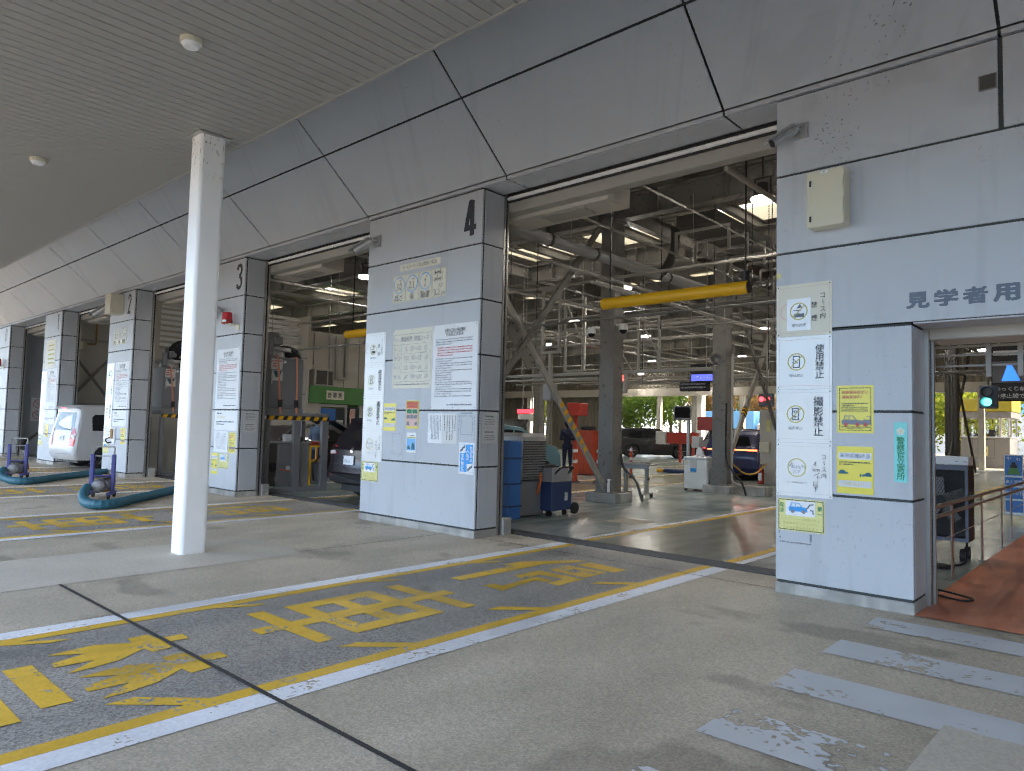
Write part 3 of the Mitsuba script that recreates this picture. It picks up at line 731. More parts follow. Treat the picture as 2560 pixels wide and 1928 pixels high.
def prohibition_strip(x0, pier_no):
    W, H = 0.508, 0.497
    def common(k):
        return [('border', frame(0.022, 0.03, W - 0.022, H - 0.03, 0.003), 'ink_pink' if k < 2 else 'paper_grey'),
                ('screw', [Point(a, b).buffer(0.006, quad_segs=2) for a in (0.018, W - 0.018) for b in (0.018, H - 0.02)], 'ink')]
    zt = 2.91
    sl = [(0.098, 0.32, 0.055, 0.355), (0.075, 0.30, 0.08, 0.375), (0.070, 0.29, 0.085, 0.385), (0.078, 0.305, 0.085, 0.395)]
    caps = ['構内禁煙', '通話禁止', '撮影禁止', 'コース内4km/h以下']
    what = ['no smoking', 'no phone use', 'no photography', 'four kilometre speed limit']
    for k in range(4):
        a, b, c, d = sl[k]
        cx, cy, r = (a + b) / 2, c + (d - c) * 0.60, 0.083
        lay = common(k) + [('sleeve_sheet', wavy(a, c, b, d, k + pier_no * 7), 'sleeve')]
        if k == 0:
            pic = [sbox(cx - 0.045, cy - 0.055, cx + 0.05, cy - 0.02), sbox(cx - 0.05, cy + 0.005, cx + 0.02, cy + 0.014), Polygon([(cx - 0.02, cy + 0.03), (cx + 0.01, cy + 0.07), (cx + 0.035, cy + 0.035)])]
            lay += [('old_ring', ring(0.12, cy, 0.085, 0.008).intersection(sbox(0, 0, a - 0.002, 1)), 'ink_pink')]
        elif k == 1:
            pic = [frame(cx - 0.032, cy - 0.055, cx + 0.032, cy + 0.055, 0.006).buffer(0.002), line([(cx - 0.02, cy + 0.02), (cx - 0.005, cy + 0.0), (cx + 0.015, cy - 0.012)], 0.008)]
        elif k == 2:
            pic = [frame(cx - 0.032, cy - 0.055, cx + 0.032, cy + 0.055, 0.006).buffer(0.002), rrect(cx - 0.02, cy + 0.012, cx + 0.018, cy + 0.034, 0.005).difference(Point(cx, cy + 0.023).buffer(0.007)), sbox(cx - 0.018, cy - 0.034, cx + 0.006, cy - 0.016), Polygon([(cx + 0.008, cy - 0.024), (cx + 0.018, cy - 0.032), (cx + 0.018, cy - 0.018)])]
        else:
            g, w = text('4', 0.075)
            pic = [affinity.translate(g, cx - 0.072, cy - 0.015), ctext('km/h', 0.044, cx + 0.022, cy - 0.015), ctext('以下', 0.040, cx, cy - 0.062)]
        if k < 3:
            lay += [('pictogram', pic, 'slate' if pier_no == 5 else 'ink')]
            rg = [ring(cx, cy, r, 0.011, 12), line([(cx - 0.058, cy - 0.058), (cx + 0.058, cy + 0.058)], 0.010)]
            lay += [('ring', rg, 'ink_olive')]
        else:
            lay += [('ring', ring(cx, cy - 0.005, 0.087, 0.010, 12), 'ink_olive'), ('pictogram', pic, 'ink_soft')]
        lay += [('caption', ctext(caps[k], 0.034 if k < 3 else 0.021, cx, c + 0.034), 'ink_soft')]
        if k == 0:
            let = [affinity.translate(vtext('コース内', 0.058), 0.428, H - 0.10), affinity.translate(vtext('禁　煙', 0.062, step=0.98), 0.352, H - 0.185)]
        elif k == 1:
            let = [affinity.translate(vtext('使用禁止', 0.085, bold=0.6, step=0.94), 0.40, H - 0.085)]
        elif k == 2:
            let = [affinity.translate(vtext('撮影禁止', 0.094, bold=1.0, step=0.98), 0.388, H - 0.07)]
        else:
            let = [affinity.translate(vtext('コース内', 0.050), 0.437, H - 0.10), affinity.translate(vtext('4', 0.055), 0.36, H - 0.165), ctext('km', 0.046, 0.368, H - 0.262), affinity.translate(affinity.rotate(line([(0, 0), (0.052, 0.03)], 0.004), 0), 0.345, H - 0.30), ctext('h', 0.046, 0.388, H - 0.33), affinity.translate(vtext('以下', 0.055, step=0.9), 0.362, H - 0.345)]
        lay += [('lettering', let, 'ink')]
        poster('prohibition_sign', f'white {what[k]} sign with yellow ring {WHERE[pier_no]}', 'sign', x0, zt - 0.5 * (k + 1) + 0.002, W, H, 'sleeve' if k else 'paper_cream' if pier_no == 5 else 'sleeve', lay)
prohibition_strip(0.008, 5)
prohibition_strip(-6.570, 4)
prohibition_strip(-17.985, 2)
prohibition_strip(-23.82, 1)

CARSIDE = Polygon([(0.0, 0.02), (0.0, 0.055), (0.012, 0.062), (0.025, 0.10), (0.095, 0.10), (0.125, 0.064), (0.165, 0.055), (0.172, 0.02)])
CARWIN = [Polygon([(0.02, 0.064), (0.03, 0.093), (0.058, 0.093), (0.058, 0.064)]), Polygon([(0.064, 0.064), (0.064, 0.093), (0.092, 0.093), (0.116, 0.064)])]
def wheels(y=0.02):
    return [Point(0.036, y).buffer(0.018, quad_segs=4), Point(0.136, y).buffer(0.018, quad_segs=4)]
def safety(x, z, label, w=0.428, h=0.298):
    k = w / 0.428
    car = affinity.translate(CARSIDE, 0.105, h - 0.135)
    win = [affinity.translate(g, 0.105, h - 0.135) for g in CARWIN]
    whl = [affinity.translate(g, 0.105, h - 0.135) for g in wheels()]
    lay = [('border', frame(0.008, 0.008, w - 0.008, h - 0.008, 0.007), 'ink'), ('picture', sbox(0.075, h - 0.155, 0.345, h - 0.018), 'paper'), ('car_picture', car.difference(union_all(win)), 'print_blue'),
           ('wheel_picture', whl, 'ink_soft'), ('bonnet_picture', [line([(0.27, h - 0.085), (0.30, h - 0.045), (0.335, h - 0.04)], 0.012), line([(0.30, h - 0.095), (0.325, h - 0.1), (0.33, h - 0.13)], 0.012)], 'slate'),
           ('lettering', [affinity.translate(vtext('安全', 0.045, bold=2.0), 0.042, h - 0.04), affinity.translate(vtext('第一', 0.045, bold=2.0), w - 0.042, h - 0.055)], 'ink_green'),
           ('faded_print', [ctext('エンジンフードを開けた上', 0.030, w / 2, 0.100), ctext('支持棒を立ててください', 0.030, w / 2, 0.060), ctext('エンジン停止を忘れずに', 0.030, w / 2, 0.020)], 'ink_olive')]
    poster('safety_notice', label, 'notice', x, z, w, h, 'pale_yellow', lay, thick=0.002)
safety(0.020, 0.588, 'yellow safety first notice with a blue car low on the right hand pier')
safety(-6.567, 0.605, 'yellow safety first notice with a blue car low on the wide middle pier')
safety(-11.388, 0.525, 'yellow safety first notice with a blue car low on the pier behind the white column')
safety(-18.0, 0.56, 'yellow safety first notice with a blue car low on the pier right of the white van')
safety(-23.82, 0.565, 'yellow safety first notice with a blue car low on the pier left of the white van')

def campaign(x, z, label, w=0.307, h=0.425):
    car = [affinity.scale(affinity.translate(CARSIDE, 0, 0), 1.0, 1.0, origin=(0, 0)).difference(union_all(CARWIN))]
    c2 = affinity.translate(affinity.scale(Polygon([(0.0, 0.02), (0.0, 0.05), (0.03, 0.062), (0.055, 0.095), (0.085, 0.095), (0.085, 0.02)]), 1, 1, origin=(0, 0)), 0.155, 0.0)
    pic = [affinity.translate(g, 0.042, 0.055) for g in car + [c2.difference(sbox(0.195, 0.064, 0.235, 0.09))]]
    lay = [('border', frame(0.02, 0.022, w - 0.02, h - 0.022, 0.005), 'ink'), ('heading', [ctext('検査場事故ゼロ', 0.032, w / 2, h - 0.075, bold=1.2), ctext('運動実施中！', 0.032, w / 2 - 0.015, h - 0.118, bold=1.2)], 'ink_red'),
           ('print', lines_of(0.04, w - 0.04, h - 0.165, 5, 0.017, 0.008, 31, (1,)) + lines_of(0.08, w - 0.08, 0.036, 1, 0.02, 0.005, 32), 'ink'),
           ('car_picture', pic, 'ink_soft'), ('wheel_picture', [affinity.translate(Point(a, 0.075).buffer(0.017, quad_segs=4), 0.04, 0) for a in (0.036, 0.135, 0.2)], 'ink_red'), ('ground_line', sbox(0.03, 0.05, w - 0.03, 0.056), 'ink')]
    poster('campaign_poster', label, 'poster', x, z, w, h, 'poster_yellow', lay, thick=0.002)
campaign(0.557, 1.512, 'yellow accident campaign poster with red heading and two crashing cars on the right hand pier')
def distance(x, z, label, w=0.306, h=0.418):
    lay = [('heading_band', sbox(0.016, h - 0.115, w - 0.016, h - 0.055), 'paper'), ('heading', ctext('車間距離確保', 0.043, w / 2, h - 0.101, bold=0.6), 'slate'), ('print', lines_of(0.02, w - 0.02, h - 0.145, 2, 0.020, 0.010, 41, (1,)), 'ink'),
           ('car_picture', [affinity.translate(affinity.scale(CARSIDE, 0.46, 0.42, origin=(0, 0)), 0.016, 0.165), affinity.translate(affinity.scale(CARSIDE, -0.46, 0.42, origin=(0, 0)), w - 0.016, 0.15), sbox(0.195, 0.152, 0.205, 0.18)], 'hose_teal'),
           ('slogan_band', sbox(0.016, 0.058, w - 0.016, 0.115), 'paper_grey'), ('slogan', ctext('つめない！', 0.042, w / 2, 0.072), 'ink_olive')]
    poster('distance_poster', label, 'poster', x, z, w, h, 'poster_yellow', lay, thick=0.002)
distance(0.555, 0.974, 'yellow keep distance poster with small green cars on the right hand pier')
distance(-6.049, 1.391, 'yellow keep distance poster with small green cars on the wide middle pier', 0.294, 0.416)
campaign(-10.997, 0.85, 'yellow accident campaign poster low on the pier behind the white column', 0.287, 0.402)
campaign(-16.77, 0.825, 'yellow accident campaign poster low on the pier right of the white van', 0.30, 0.415)
campaign(-23.15, 0.84, 'yellow accident campaign poster low on the pier left of the white van', 0.33, 0.40)
distance(-11.70, 0.40, 'yellow keep distance poster half hidden by the white column', 0.27, 0.42)
def flower(x, y, r):
    out = []
    for i in range(5):
        a = math.pi / 2 + i * 2 * math.pi / 5
        out.append(Polygon([(x, y), (x + r * 0.72 * math.cos(a - 0.62), y + r * 0.72 * math.sin(a - 0.62)), (x + r * 0.98 * math.cos(a - 0.3), y + r * 0.98 * math.sin(a - 0.3)), (x + r * math.cos(a), y + r * math.sin(a)), (x + r * 0.98 * math.cos(a + 0.3), y + r * 0.98 * math.sin(a + 0.3)), (x + r * 0.72 * math.cos(a + 0.62), y + r * 0.72 * math.sin(a + 0.62))]))
    return union_all(out)
em = flower(0.052, 0.432, 0.034)
cuts = union_all([line([(0.052 + 0.010 * math.cos(a), 0.432 + 0.010 * math.sin(a)), (0.052 + 0.036 * math.cos(a), 0.432 + 0.036 * math.sin(a))], 0.0025) for a in [math.pi / 2 + i * math.pi / 5 for i in range(10)]])
poster('police_plate', 'narrow turquoise plate with a gold emblem and vertical lettering on the right hand pier', 'plate', 1.024, 1.102, 0.103, 0.510, 'turquoise',
       [('emblem', em.difference(cuts), 'paper_cream'), ('emblem_heart', Point(0.052, 0.432).buffer(0.009, quad_segs=4), 'tape_yellow'), ('lettering', affinity.translate(vtext('警察官立寄所', 0.066, bold=1.6, step=0.92), 0.052, 0.385), 'ink_green')])

# timetable and long notice of the wide middle pier
W, H = 0.895, 0.885
gl = [frame(0.03, 0.09, W - 0.03, H - 0.085, 0.005)]
for y in (0.205, 0.34, 0.47, 0.605):
    gl.append(sbox(0.03 if y in (0.34, 0.605) else 0.11, y, W - 0.03, y + 0.004))
gl += [sbox(0.195, 0.09, 0.199, H - 0.085), sbox(0.105, 0.09, 0.109, 0.607)]
gl = [frame(0.03, 0.095, W - 0.03, H - 0.075, 0.005), sbox(0.03, 0.655, W - 0.03, 0.659), sbox(0.11, 0.515, W - 0.03, 0.519), sbox(0.03, 0.378, W - 0.03, 0.382), sbox(0.11, 0.237, W - 0.03, 0.241), sbox(0.205, 0.095, 0.209, H - 0.075), sbox(0.11, 0.095, 0.114, 0.657)]
tx = [ctext('ラウンド', 0.058, 0.118, 0.705, sx=0.72), ctext('審査時間〔検査コース〕', 0.088, 0.535, 0.70, sx=0.72, bold=0.4)]
for i, (a, b) in enumerate((('1', '9：00～10：15'), ('2', '10：30～12：00'), ('3', '13：00～14：15'), ('4', '14：30～16：00'))):
    y = 0.555 - i * 0.139
    tx += [ctext(a, 0.078, 0.158, y), ctext(b, 0.092, 0.54, y - 0.004, sx=0.80)]
    if i in (0, 2):
        tx += dashes(0.60, 0.80, y - 0.035, 0.008, 60 + i, 0.9)
tx += [ctext('午', 0.055, 0.07, 0.56), ctext('前', 0.055, 0.07, 0.43), ctext('午', 0.055, 0.07, 0.285), ctext('後', 0.055, 0.07, 0.15)]
tx += dashes(0.03, W - 0.03, 0.05, 0.018, 66, 0.98)
scr = [Point(a, b).buffer(0.007, quad_segs=2) for a in (0.02, W / 2, W - 0.02) for b in (0.02, H - 0.02)]
poster('timetable_board', 'cream timetable board of inspection rounds on the wide middle pier', 'sign', -5.87, 2.027, W, H, 'paper_cream', [('grid', gl, 'ink_soft'), ('lettering', tx, 'ink_soft'), ('screw', scr, 'ink_soft')])
def rules(x, z, label, w=0.907, h=1.195, title='自動方式総合検査機器', soft=False):
    k = w / 0.907
    red = lines_of(0.10 * k, w - 0.07, h - 0.335, 4, 0.036, 0.015, 71 + int(w * 100), (3,))
    blk = lines_of(0.07 * k, w - 0.07, h - 0.215, 3, 0.036, 0.015, 72, (2,)) + lines_of(0.07 * k, w - 0.07, h - 0.49, 17, 0.033, 0.014, 73, (1, 4, 6, 7, 8, 9, 12, 15)) + lines_of(w * 0.36, w - 0.06, 0.055, 1, 0.03, 0.022, 74)
    lay = [('heading', [ctext(title, 0.064, w / 2, h - 0.115, bold=1.4, sx=0.66), ctext('受検者注意事項', 0.055, w / 2, h - 0.168, bold=2.0, sx=0.75, gap=0.25)], 'ink'), ('print', blk, 'ink_soft'), ('red_print', red, 'ink_pink' if soft else 'ink_red'),
           ('screw', [Point(a, b).buffer(0.008, quad_segs=2) for a in (0.025, w / 2, w - 0.025) for b in (0.025, h - 0.028)] + [Point(a, h / 2).buffer(0.008, quad_segs=2) for a in (0.02, w - 0.02)], 'ink_soft')]
    poster('rules_board', label, 'sign', x, z, w, h, 'paper', lay)
rules(-4.967, 1.718, 'large white board of printed rules with bold heading on the wide middle pier')
rules(-11.65, 1.722, 'large white board of printed rules on the pier behind the white column', 0.962, 1.215)
rules(-17.37, 1.716, 'large white board of printed rules on the pier right of the white van', 0.945, 1.21)
rules(-23.29, 1.705, 'large white board of printed rules on the pier left of the white van', 1.0, 1.25)
for x, z, w, h, no in ((-11.64, 1.29, 0.955, 0.392, 3), (-17.40, 1.275, 0.945, 0.388, 2), (-23.31, 1.25, 1.05, 0.42, 1)):
    poster('small_board', f'white board with few blue lines on the {PN[no]}', 'sign', x, z, w, h, 'paper', [('heading', sbox(0.10, h - 0.065, 0.30, h - 0.04), 'slate'), ('highlight', sbox(0.10, h - 0.16, 0.46, h - 0.10), 'paper_cream'), ('print', lines_of(0.09, w - 0.09, 0.16, 2, 0.05, 0.026, 80 + no, (1,)), 'slate'), ('screw', [Point(a, b).buffer(0.008, quad_segs=2) for a in (0.02, w / 2, w - 0.02) for b in (0.02, h - 0.02)], 'ink_soft')])
# small sheets of the wide middle pier
w, h = 0.295, 0.412
ph = [('orange_band', sbox(0.014, h - 0.115, w - 0.014, h - 0.014), 'orange'), ('heading', [ctext('迷惑行為をしないで', 0.026, w / 2, h - 0.055, bold=1), ctext('ください', 0.030, w / 2, h - 0.098, bold=1.2)][1:] + dashes(0.03, w - 0.03, h - 0.06, 0.02, 90), 'ink'),
      ('pink_field', sbox(0.014, 0.035, w - 0.014, h - 0.118), 'ink_pink'), ('photo', [sbox(0.03, h - 0.19, 0.14, h - 0.13), sbox(0.155, h - 0.19, 0.265, h - 0.13)], 'ink_green'), ('photo', [sbox(0.03, h - 0.265, 0.10, h - 0.21), sbox(0.11, h - 0.265, 0.185, h - 0.21), sbox(0.195, h - 0.265, 0.265, h - 0.21), sbox(0.03, 0.05, 0.085, 0.10), sbox(0.21, 0.05, 0.265, 0.10)], 'ink_soft'), ('frame', frame(0.008, 0.008, w - 0.008, h - 0.008, 0.006), 'ink_olive')]
ph[1] = ('heading', dashes(0.03, w - 0.03, h - 0.055, 0.024, 90) + dashes(0.05, w - 0.05, h - 0.098, 0.028, 91), 'ink_red')
poster('photo_poster', 'yellow and orange poster with rows of small photographs on the wide middle pier', 'poster', -5.524, 1.434, w, h, 'poster_yellow', ph, thick=0.002)
w, h = 0.212, 0.288
poster('blue_leaflet', 'small pale leaflet with a light blue picture below the photo poster', 'leaflet', -5.484, 1.088, w, h, 'sleeve', [('band', sbox(0.01, h - 0.08, w - 0.01, h - 0.062), 'ink_olive'), ('blue_field', sbox(0.01, 0.03, w - 0.01, h - 0.085), 'sky_blue'), ('picture', [Polygon([(0.02, 0.04), (0.09, 0.05), (0.06, 0.10), (0.03, 0.09)]), Polygon([(0.11, 0.04), (0.19, 0.04), (0.18, 0.12), (0.13, 0.15)])], 'hose_teal'), ('heading', dashes(0.07, w - 0.02, h - 0.045, 0.012, 92), 'slate')], thick=0.002)
def columns(w, h, n, seed, soft):
    out = []
    for i in range(n):
        x = w * (0.86 - 0.72 * i / max(1, n - 1))
        for g in dashes(0.06 * h, h * (0.92 if i not in (0, n - 1) else 0.6), 0, 0.011, seed + i, 0.95):
            a = g.bounds
            out.append(sbox(x, h - a[2], x + 0.012, h - a[0]))
    return out
poster('letter_sheet', 'white sheet of vertical handwriting on the wide middle pier, left of its pair', 'sheet of paper', -5.02, 1.239, 0.297, 0.42, 'paper', [('print', columns(0.297, 0.42, 8, 300, 0), 'ink_soft')], thick=0.0015)
poster('letter_sheet', 'greyish sheet of vertical handwriting on the wide middle pier, right of its pair', 'sheet of paper', -4.72, 1.239, 0.297, 0.42, 'paper_grey', [('print', columns(0.297, 0.42, 5, 330, 0), 'ink')], thick=0.0015)
for x, p in ((-11.62, 3),):
    poster('letter_sheet', 'white sheets of vertical print low on the pier behind the white column', 'sheet of paper', x, 0.85, 0.58, 0.42, 'paper', [('print', columns(0.58, 0.42, 12, 360, 0), 'ink_soft')], thick=0.0015)
t = thing('glue_marks', 'grey outlines of old glue where notices were removed from the wide middle pier', 'glue marks')
gm = [frame(-4.345, 1.37, -4.12, 1.63, 0.006), frame(-5.82, 1.05, -5.60, 1.36, 0.004), sbox(-4.35, 1.66, -4.12, 1.672)] + [sbox(-4.39 + 0.002 * i, 1.30 + 0.06 * i, -4.382 + 0.002 * i, 1.335 + 0.06 * i) for i in range(6)] + [sbox(-4.085, 1.30 + 0.05 * i, -4.075, 1.33 + 0.05 * i) for i in range(7)]
obj('marks', on_front(union_all(gm), 0, 0, -0.0012), 'ink_soft', t)
t = thing('glue_marks', 'torn grey glue marks below the safety notice on the right hand pier', 'glue marks')
gm = dashes(0.04, 0.33, 0.475, 0.014, 405) + [sbox(0.315, 0.50, 0.335, 0.57), sbox(0.03, 0.555, 0.04, 0.585), sbox(0.035, 0.51, 0.05, 0.53)]
obj('marks', on_front(union_all(gm), 0, 0, -0.0012), 'ink_soft', t)
w, h = 0.292, 0.425
cc = [('blue_field', sbox(0.022, 0.03, w - 0.022, h - 0.025), 'print_blue'), ('white_field', [sbox(0.025, h - 0.14, 0.13, h - 0.03), sbox(0.158, 0.032, w - 0.025, 0.14)], 'paper'),
      ('camera_picture', [line([(0.03, h - 0.12), (0.115, h - 0.045)], 0.03), line([(0.17, 0.05), (w - 0.03, 0.115)], 0.03)], 'slate'),
      ('lettering', [affinity.translate(vtext('防犯カメラ', 0.054, bold=1.6, step=1.0), 0.238, h - 0.05), affinity.translate(vtext('作動中', 0.05, bold=1.4, step=1.0), 0.172, h - 0.10), affinity.translate(vtext('音声録音中', 0.052, bold=1.6, step=1.0), 0.075, h - 0.15)], 'paper')]
poster('camera_notice', 'bright blue security camera notice at the lower right of the wide middle pier', 'sign', -4.361, 0.842, w, h, 'paper', cc)
for side, no in ((-4.037, 4), (-10.64, 3)):
    for k in range(2):
        poster('plastic_sheet', f'{"upper" if k == 0 else "lower"} plastic covered grey sheet on the side of the {PN[no]}', 'sheet of paper', 0.096, 1.475 - k * 0.213, 0.30, 0.205, 'paper_grey', [('print', [ctext('関係車両専用', 0.026, 0.15, 0.15, bold=1.2)][:0] + dashes(0.06, 0.24, 0.145, 0.022, 500 + k, 0.95) + lines_of(0.05, 0.25, 0.105, 3, 0.03, 0.012, 510 + k), 'ink_soft')], thick=0.002, side=side)
# vehicle size panels
def size_panels(x0, z, no, label, items, head, hw):
    if head:
        poster('course_label', f'narrow white strip of lettering above the size plates on the {PN[no]}', 'sign', head[0], head[1], hw, 0.102, 'paper_cream', [('lettering', ctext(head[2], 0.072, hw / 2, 0.022, sx=0.80), 'ink_soft')])
    for i, (num, unit, cap) in enumerate(items):
        w, h = 0.286, 0.408
        fr = ('edge', frame(0.004, 0.004, w - 0.004, h - 0.004, 0.004), 'ink_olive')
        if num:
            g = [ctext(num, 0.135, w / 2 - 0.004, 0.185, sx=0.66, bold=0.5), ctext(unit, 0.06, w / 2 + 0.03, 0.31)]
            lay = [fr, ('ring', ring(w / 2, 0.262, 0.128, 0.012, 14), 'print_blue'), ('lettering', g + [ctext(cap, 0.115, w / 2, 0.022, sx=0.95 if len(cap) > 1 else 0.8)], 'ink')]
        else:
            ax = [sbox(0.06, 0.352, 0.155, 0.360), sbox(0.06, 0.252, 0.155, 0.260), sbox(0.103, 0.255, 0.111, 0.356), ring(0.107, 0.356, 0.022, 0.007), ring(0.107, 0.256, 0.022, 0.007)] + [rrect(a, b, a + 0.020, b + 0.06, 0.004) for a in (0.045, 0.15) for b in (0.326, 0.226)]
            ar = [sbox(0.20, 0.26, 0.204, 0.35), sbox(0.185, 0.355, 0.22, 0.358), sbox(0.185, 0.252, 0.22, 0.255), Polygon([(0.192, 0.335), (0.212, 0.335), (0.202, 0.352)]), Polygon([(0.192, 0.275), (0.212, 0.275), (0.202, 0.258)])]
            lay = [fr, ('axle_picture', ax + ar, 'ink'), ('lettering', [ctext('1.8~', 0.075, 0.19, 0.135, sx=0.85), ctext('3.2', 0.115, 0.10, 0.02, sx=0.85), ctext('m', 0.075, 0.235, 0.02)], 'ink')]
        poster('size_plate', f'cream vehicle size plate {label[i]} on the {PN[no]}', 'sign', x0 + i * 0.3005, z, w, h, 'paper_cream', lay)
size_panels(-5.918, 3.333, 4, ['limiting height to 3.0 metres', 'limiting width to 2.1 metres', 'limiting axle load to 2 tonnes', 'with an axle pictogram'], [('3.0', 'm', '高さ'), ('2.1', 'm', '幅'), ('2', 't', '軸重'), (None, None, None)], (-5.772, 3.805, '3・4コース 入場自動車の範囲'), 0.908)
size_panels(-17.66, 3.39, 2, ['limiting height to 3.8 metres', 'limiting width to 2.5 metres', 'limiting axle load to 10 tonnes'], [('3.8', 'm', '高さ'), ('2.5', 'm', '幅'), ('10', 't', '軸重')], None, 0.9)
poster('timetable_board', 'yellowish timetable board high on the pier left of the white van', 'sign', -23.6, 2.985, 1.03, 0.90, 'paper_cream', [('grid', [frame(0.03, 0.09, 1.0, 0.82, 0.006), sbox(0.03, 0.66, 1.0, 0.666), sbox(0.03, 0.38, 1.0, 0.386), sbox(0.22, 0.09, 0.226, 0.82)], 'ink_olive'), ('print', lines_of(0.3, 0.95, 0.70, 5, 0.14, 0.06, 610), 'ink_olive')])
# big numerals and lettering painted on the front
NUM = {'4': [line([(0.10, 0.49), (0.02, 0.125), (0.205, 0.125)], 0.055).buffer(0.012), line([(0.135, 0.49), (0.135, 0.02)], 0.058).buffer(0.012), line([(0.09, 0.48), (0.14, 0.48)], 0.05).buffer(0.012)],
       '3': [line(arc([(0.02, 0.40), (0.05, 0.475), (0.12, 0.485), (0.18, 0.44), (0.18, 0.34), (0.10, 0.27)], 6), 0.07), line(arc([(0.10, 0.27), (0.18, 0.21), (0.19, 0.10), (0.12, 0.03), (0.05, 0.04), (0.015, 0.11)], 6), 0.07)],
       '2': [line(arc([(0.02, 0.38), (0.05, 0.47), (0.12, 0.48), (0.18, 0.42), (0.16, 0.31), (0.03, 0.04)], 6), 0.065), line([(0.0, 0.035), (0.20, 0.035)], 0.065)],
       '1': [line([(0.12, 0.5), (0.12, 0.0)], 0.07), line([(0.05, 0.41), (0.12, 0.47)], 0.05)],
       '0': [line(arc([(0.10, 0.48), (0.18, 0.40), (0.19, 0.25), (0.17, 0.10), (0.10, 0.025), (0.03, 0.10), (0.01, 0.25), (0.03, 0.40), (0.10, 0.48)], 5), 0.06)]}
for ch, x, z in (('4', -4.372, 4.105), ('3', -10.975, 4.115), ('2', -16.77, 4.14), ('1', -22.58, 4.17), ('0', -28.70, 4.18)):
    obj('pier_number', on_front(union_all(NUM[ch]), x, z, -0.0015), 'ink', label='black numeral near the top of the ' + {'4': PN[4], '3': PN[3], '2': PN[2], '1': PN[1], '0': 'leftmost pier'}[ch], category='numeral')
for i, (ch, x) in enumerate(zip('見学者用', (1.125, 1.335, 1.542, 1.752))):
    g, a = glyph(ch, 5.0)
    b = g.bounds
    g = affinity.affine_transform(g, [0.178 / (b[2] - b[0]), 0, 0, 0.142 / (b[3] - b[1]), -b[0] * 0.178 / (b[2] - b[0]), -b[1] * 0.142 / (b[3] - b[1])])
    obj('wall_character', on_front(g, x, 2.582, -0.0015), 'slate', label='blue grey character over the visitors entrance, ' + ['first of four from the left', 'second of four from the left', 'third of four from the left', 'last of four, at the picture edge'][i], category='lettering')

# ---------------------------------------------------------------- fittings on the front
t = thing('wall_cabinet', 'beige steel cabinet on the wall over the right hand pier', 'cabinet')
obj('box', bbox(0.352, 0.675, -0.155, -0.002, 3.385, 3.905, 0.008), 'cream', t)
obj('door', bbox(0.349, 0.668, -0.172, -0.157, 3.378, 3.90, 0.005), 'cream', t)
for z in (3.46, 3.79):
    obj('latch', [bbox(0.372, 0.392, -0.179, -0.173, z - 0.028, z + 0.028, 0.003)], 'ink', t)
for z in (3.43, 3.64, 3.84):
    obj('hinge', bbox(0.663, 0.677, -0.176, -0.160, z - 0.03, z + 0.03, 0.003), 'cream', t)
obj('name_tag', on_front(sbox(0, 0, 0.06, 0.026), 0.475, 3.868, -0.1735), 'paper', t)
obj('tag_lettering', on_front(ctext('4P9', 0.018, 0.03, 0.005), 0.475, 3.868, -0.1742), 'ink', t)
t = thing('wall_cabinet', 'small beige cabinet high on the pier right of the white van', 'cabinet')
obj('box', bbox(-17.45, -17.05, -0.30, -0.002, 4.16, 4.67, 0.01), 'cream', t)
obj('door', bbox(-17.46, -17.06, -0.32, -0.302, 4.15, 4.68, 0.006), 'cream', t)
def camera(x, z, label, s=1.0, yaw=-35):
    """bullet camera on a square wall plate, looking down to the left"""
    t = thing('security_camera', label, 'security camera')
    obj('wall_plate', bbox(x - 0.065 * s, x + 0.065 * s, -0.022 * s, -0.001, z - 0.075 * s, z + 0.075 * s, 0.006), 'galv', t)
    j = np.array([x - 0.02 * s, -0.075 * s, z + 0.01 * s])
    obj('arm', [cyl((x - 0.01 * s, -0.02 * s, z + 0.012 * s), j, 0.022 * s, 10), trimesh.creation.icosphere(1, 0.032 * s).apply_translation(j)], 'galv', t, smooth=40)
    d = np.array([-0.62, -0.50, -0.52]); d /= np.linalg.norm(d)
    e = j + d * 0.27 * s
    obj('body', cyl(j + d * 0.02, e, 0.046 * s, 14), 'galv', t, smooth=40)
    obj('lens', cyl(e + d * 0.001, e + d * 0.012, 0.040 * s, 14), 'black', t, smooth=40)
    up = np.array([0, 0, 1.0]); up -= d * (up @ d); up /= np.linalg.norm(up)
    side = np.cross(d, up)
    vv = []
    for q in (0.02, 0.33 * s):
        for w, hh in ((-0.055, 0.03), (-0.03, 0.054), (0.03, 0.054), (0.055, 0.03)):
            for th in (0, 0.005):
                vv.append(j + d * q + side * w * s + up * (hh * s + th))
    obj('hood', trimesh.convex.convex_hull(np.array(vv)), 'galv', t)
    return t
camera(0.24, 4.385, 'grey security camera on the wall over the right hand pier')
camera(-6.35, 4.365, 'grey security camera at the top left corner of the wide middle pier', 1.25)
camera(-17.85, 4.42, 'pale security camera at the top left corner of the pier right of the white van', 1.6)
t = thing('security_camera', 'grey camera bracket peeping out behind the white column', 'security camera')
obj('arm', bbox(-11.75, -11.35, -0.26, -0.10, 3.70, 3.80, 0.02), 'galv', t); obj('body', bbox(-11.92, -11.6, -0.34, -0.14, 3.58, 3.72, 0.02), 'grey', t)
t = thing('vent_cover', 'small square grey vent cover near the top right corner of the front', 'vent')
obj('plate', bbox(1.672, 1.802, -0.012, -0.001, 4.325, 4.46, 0.004), 'grey', t)
obj('mesh', bbox(1.682, 1.792, -0.016, -0.0125, 4.335, 4.45, 0.002), 'steel_dark', t)
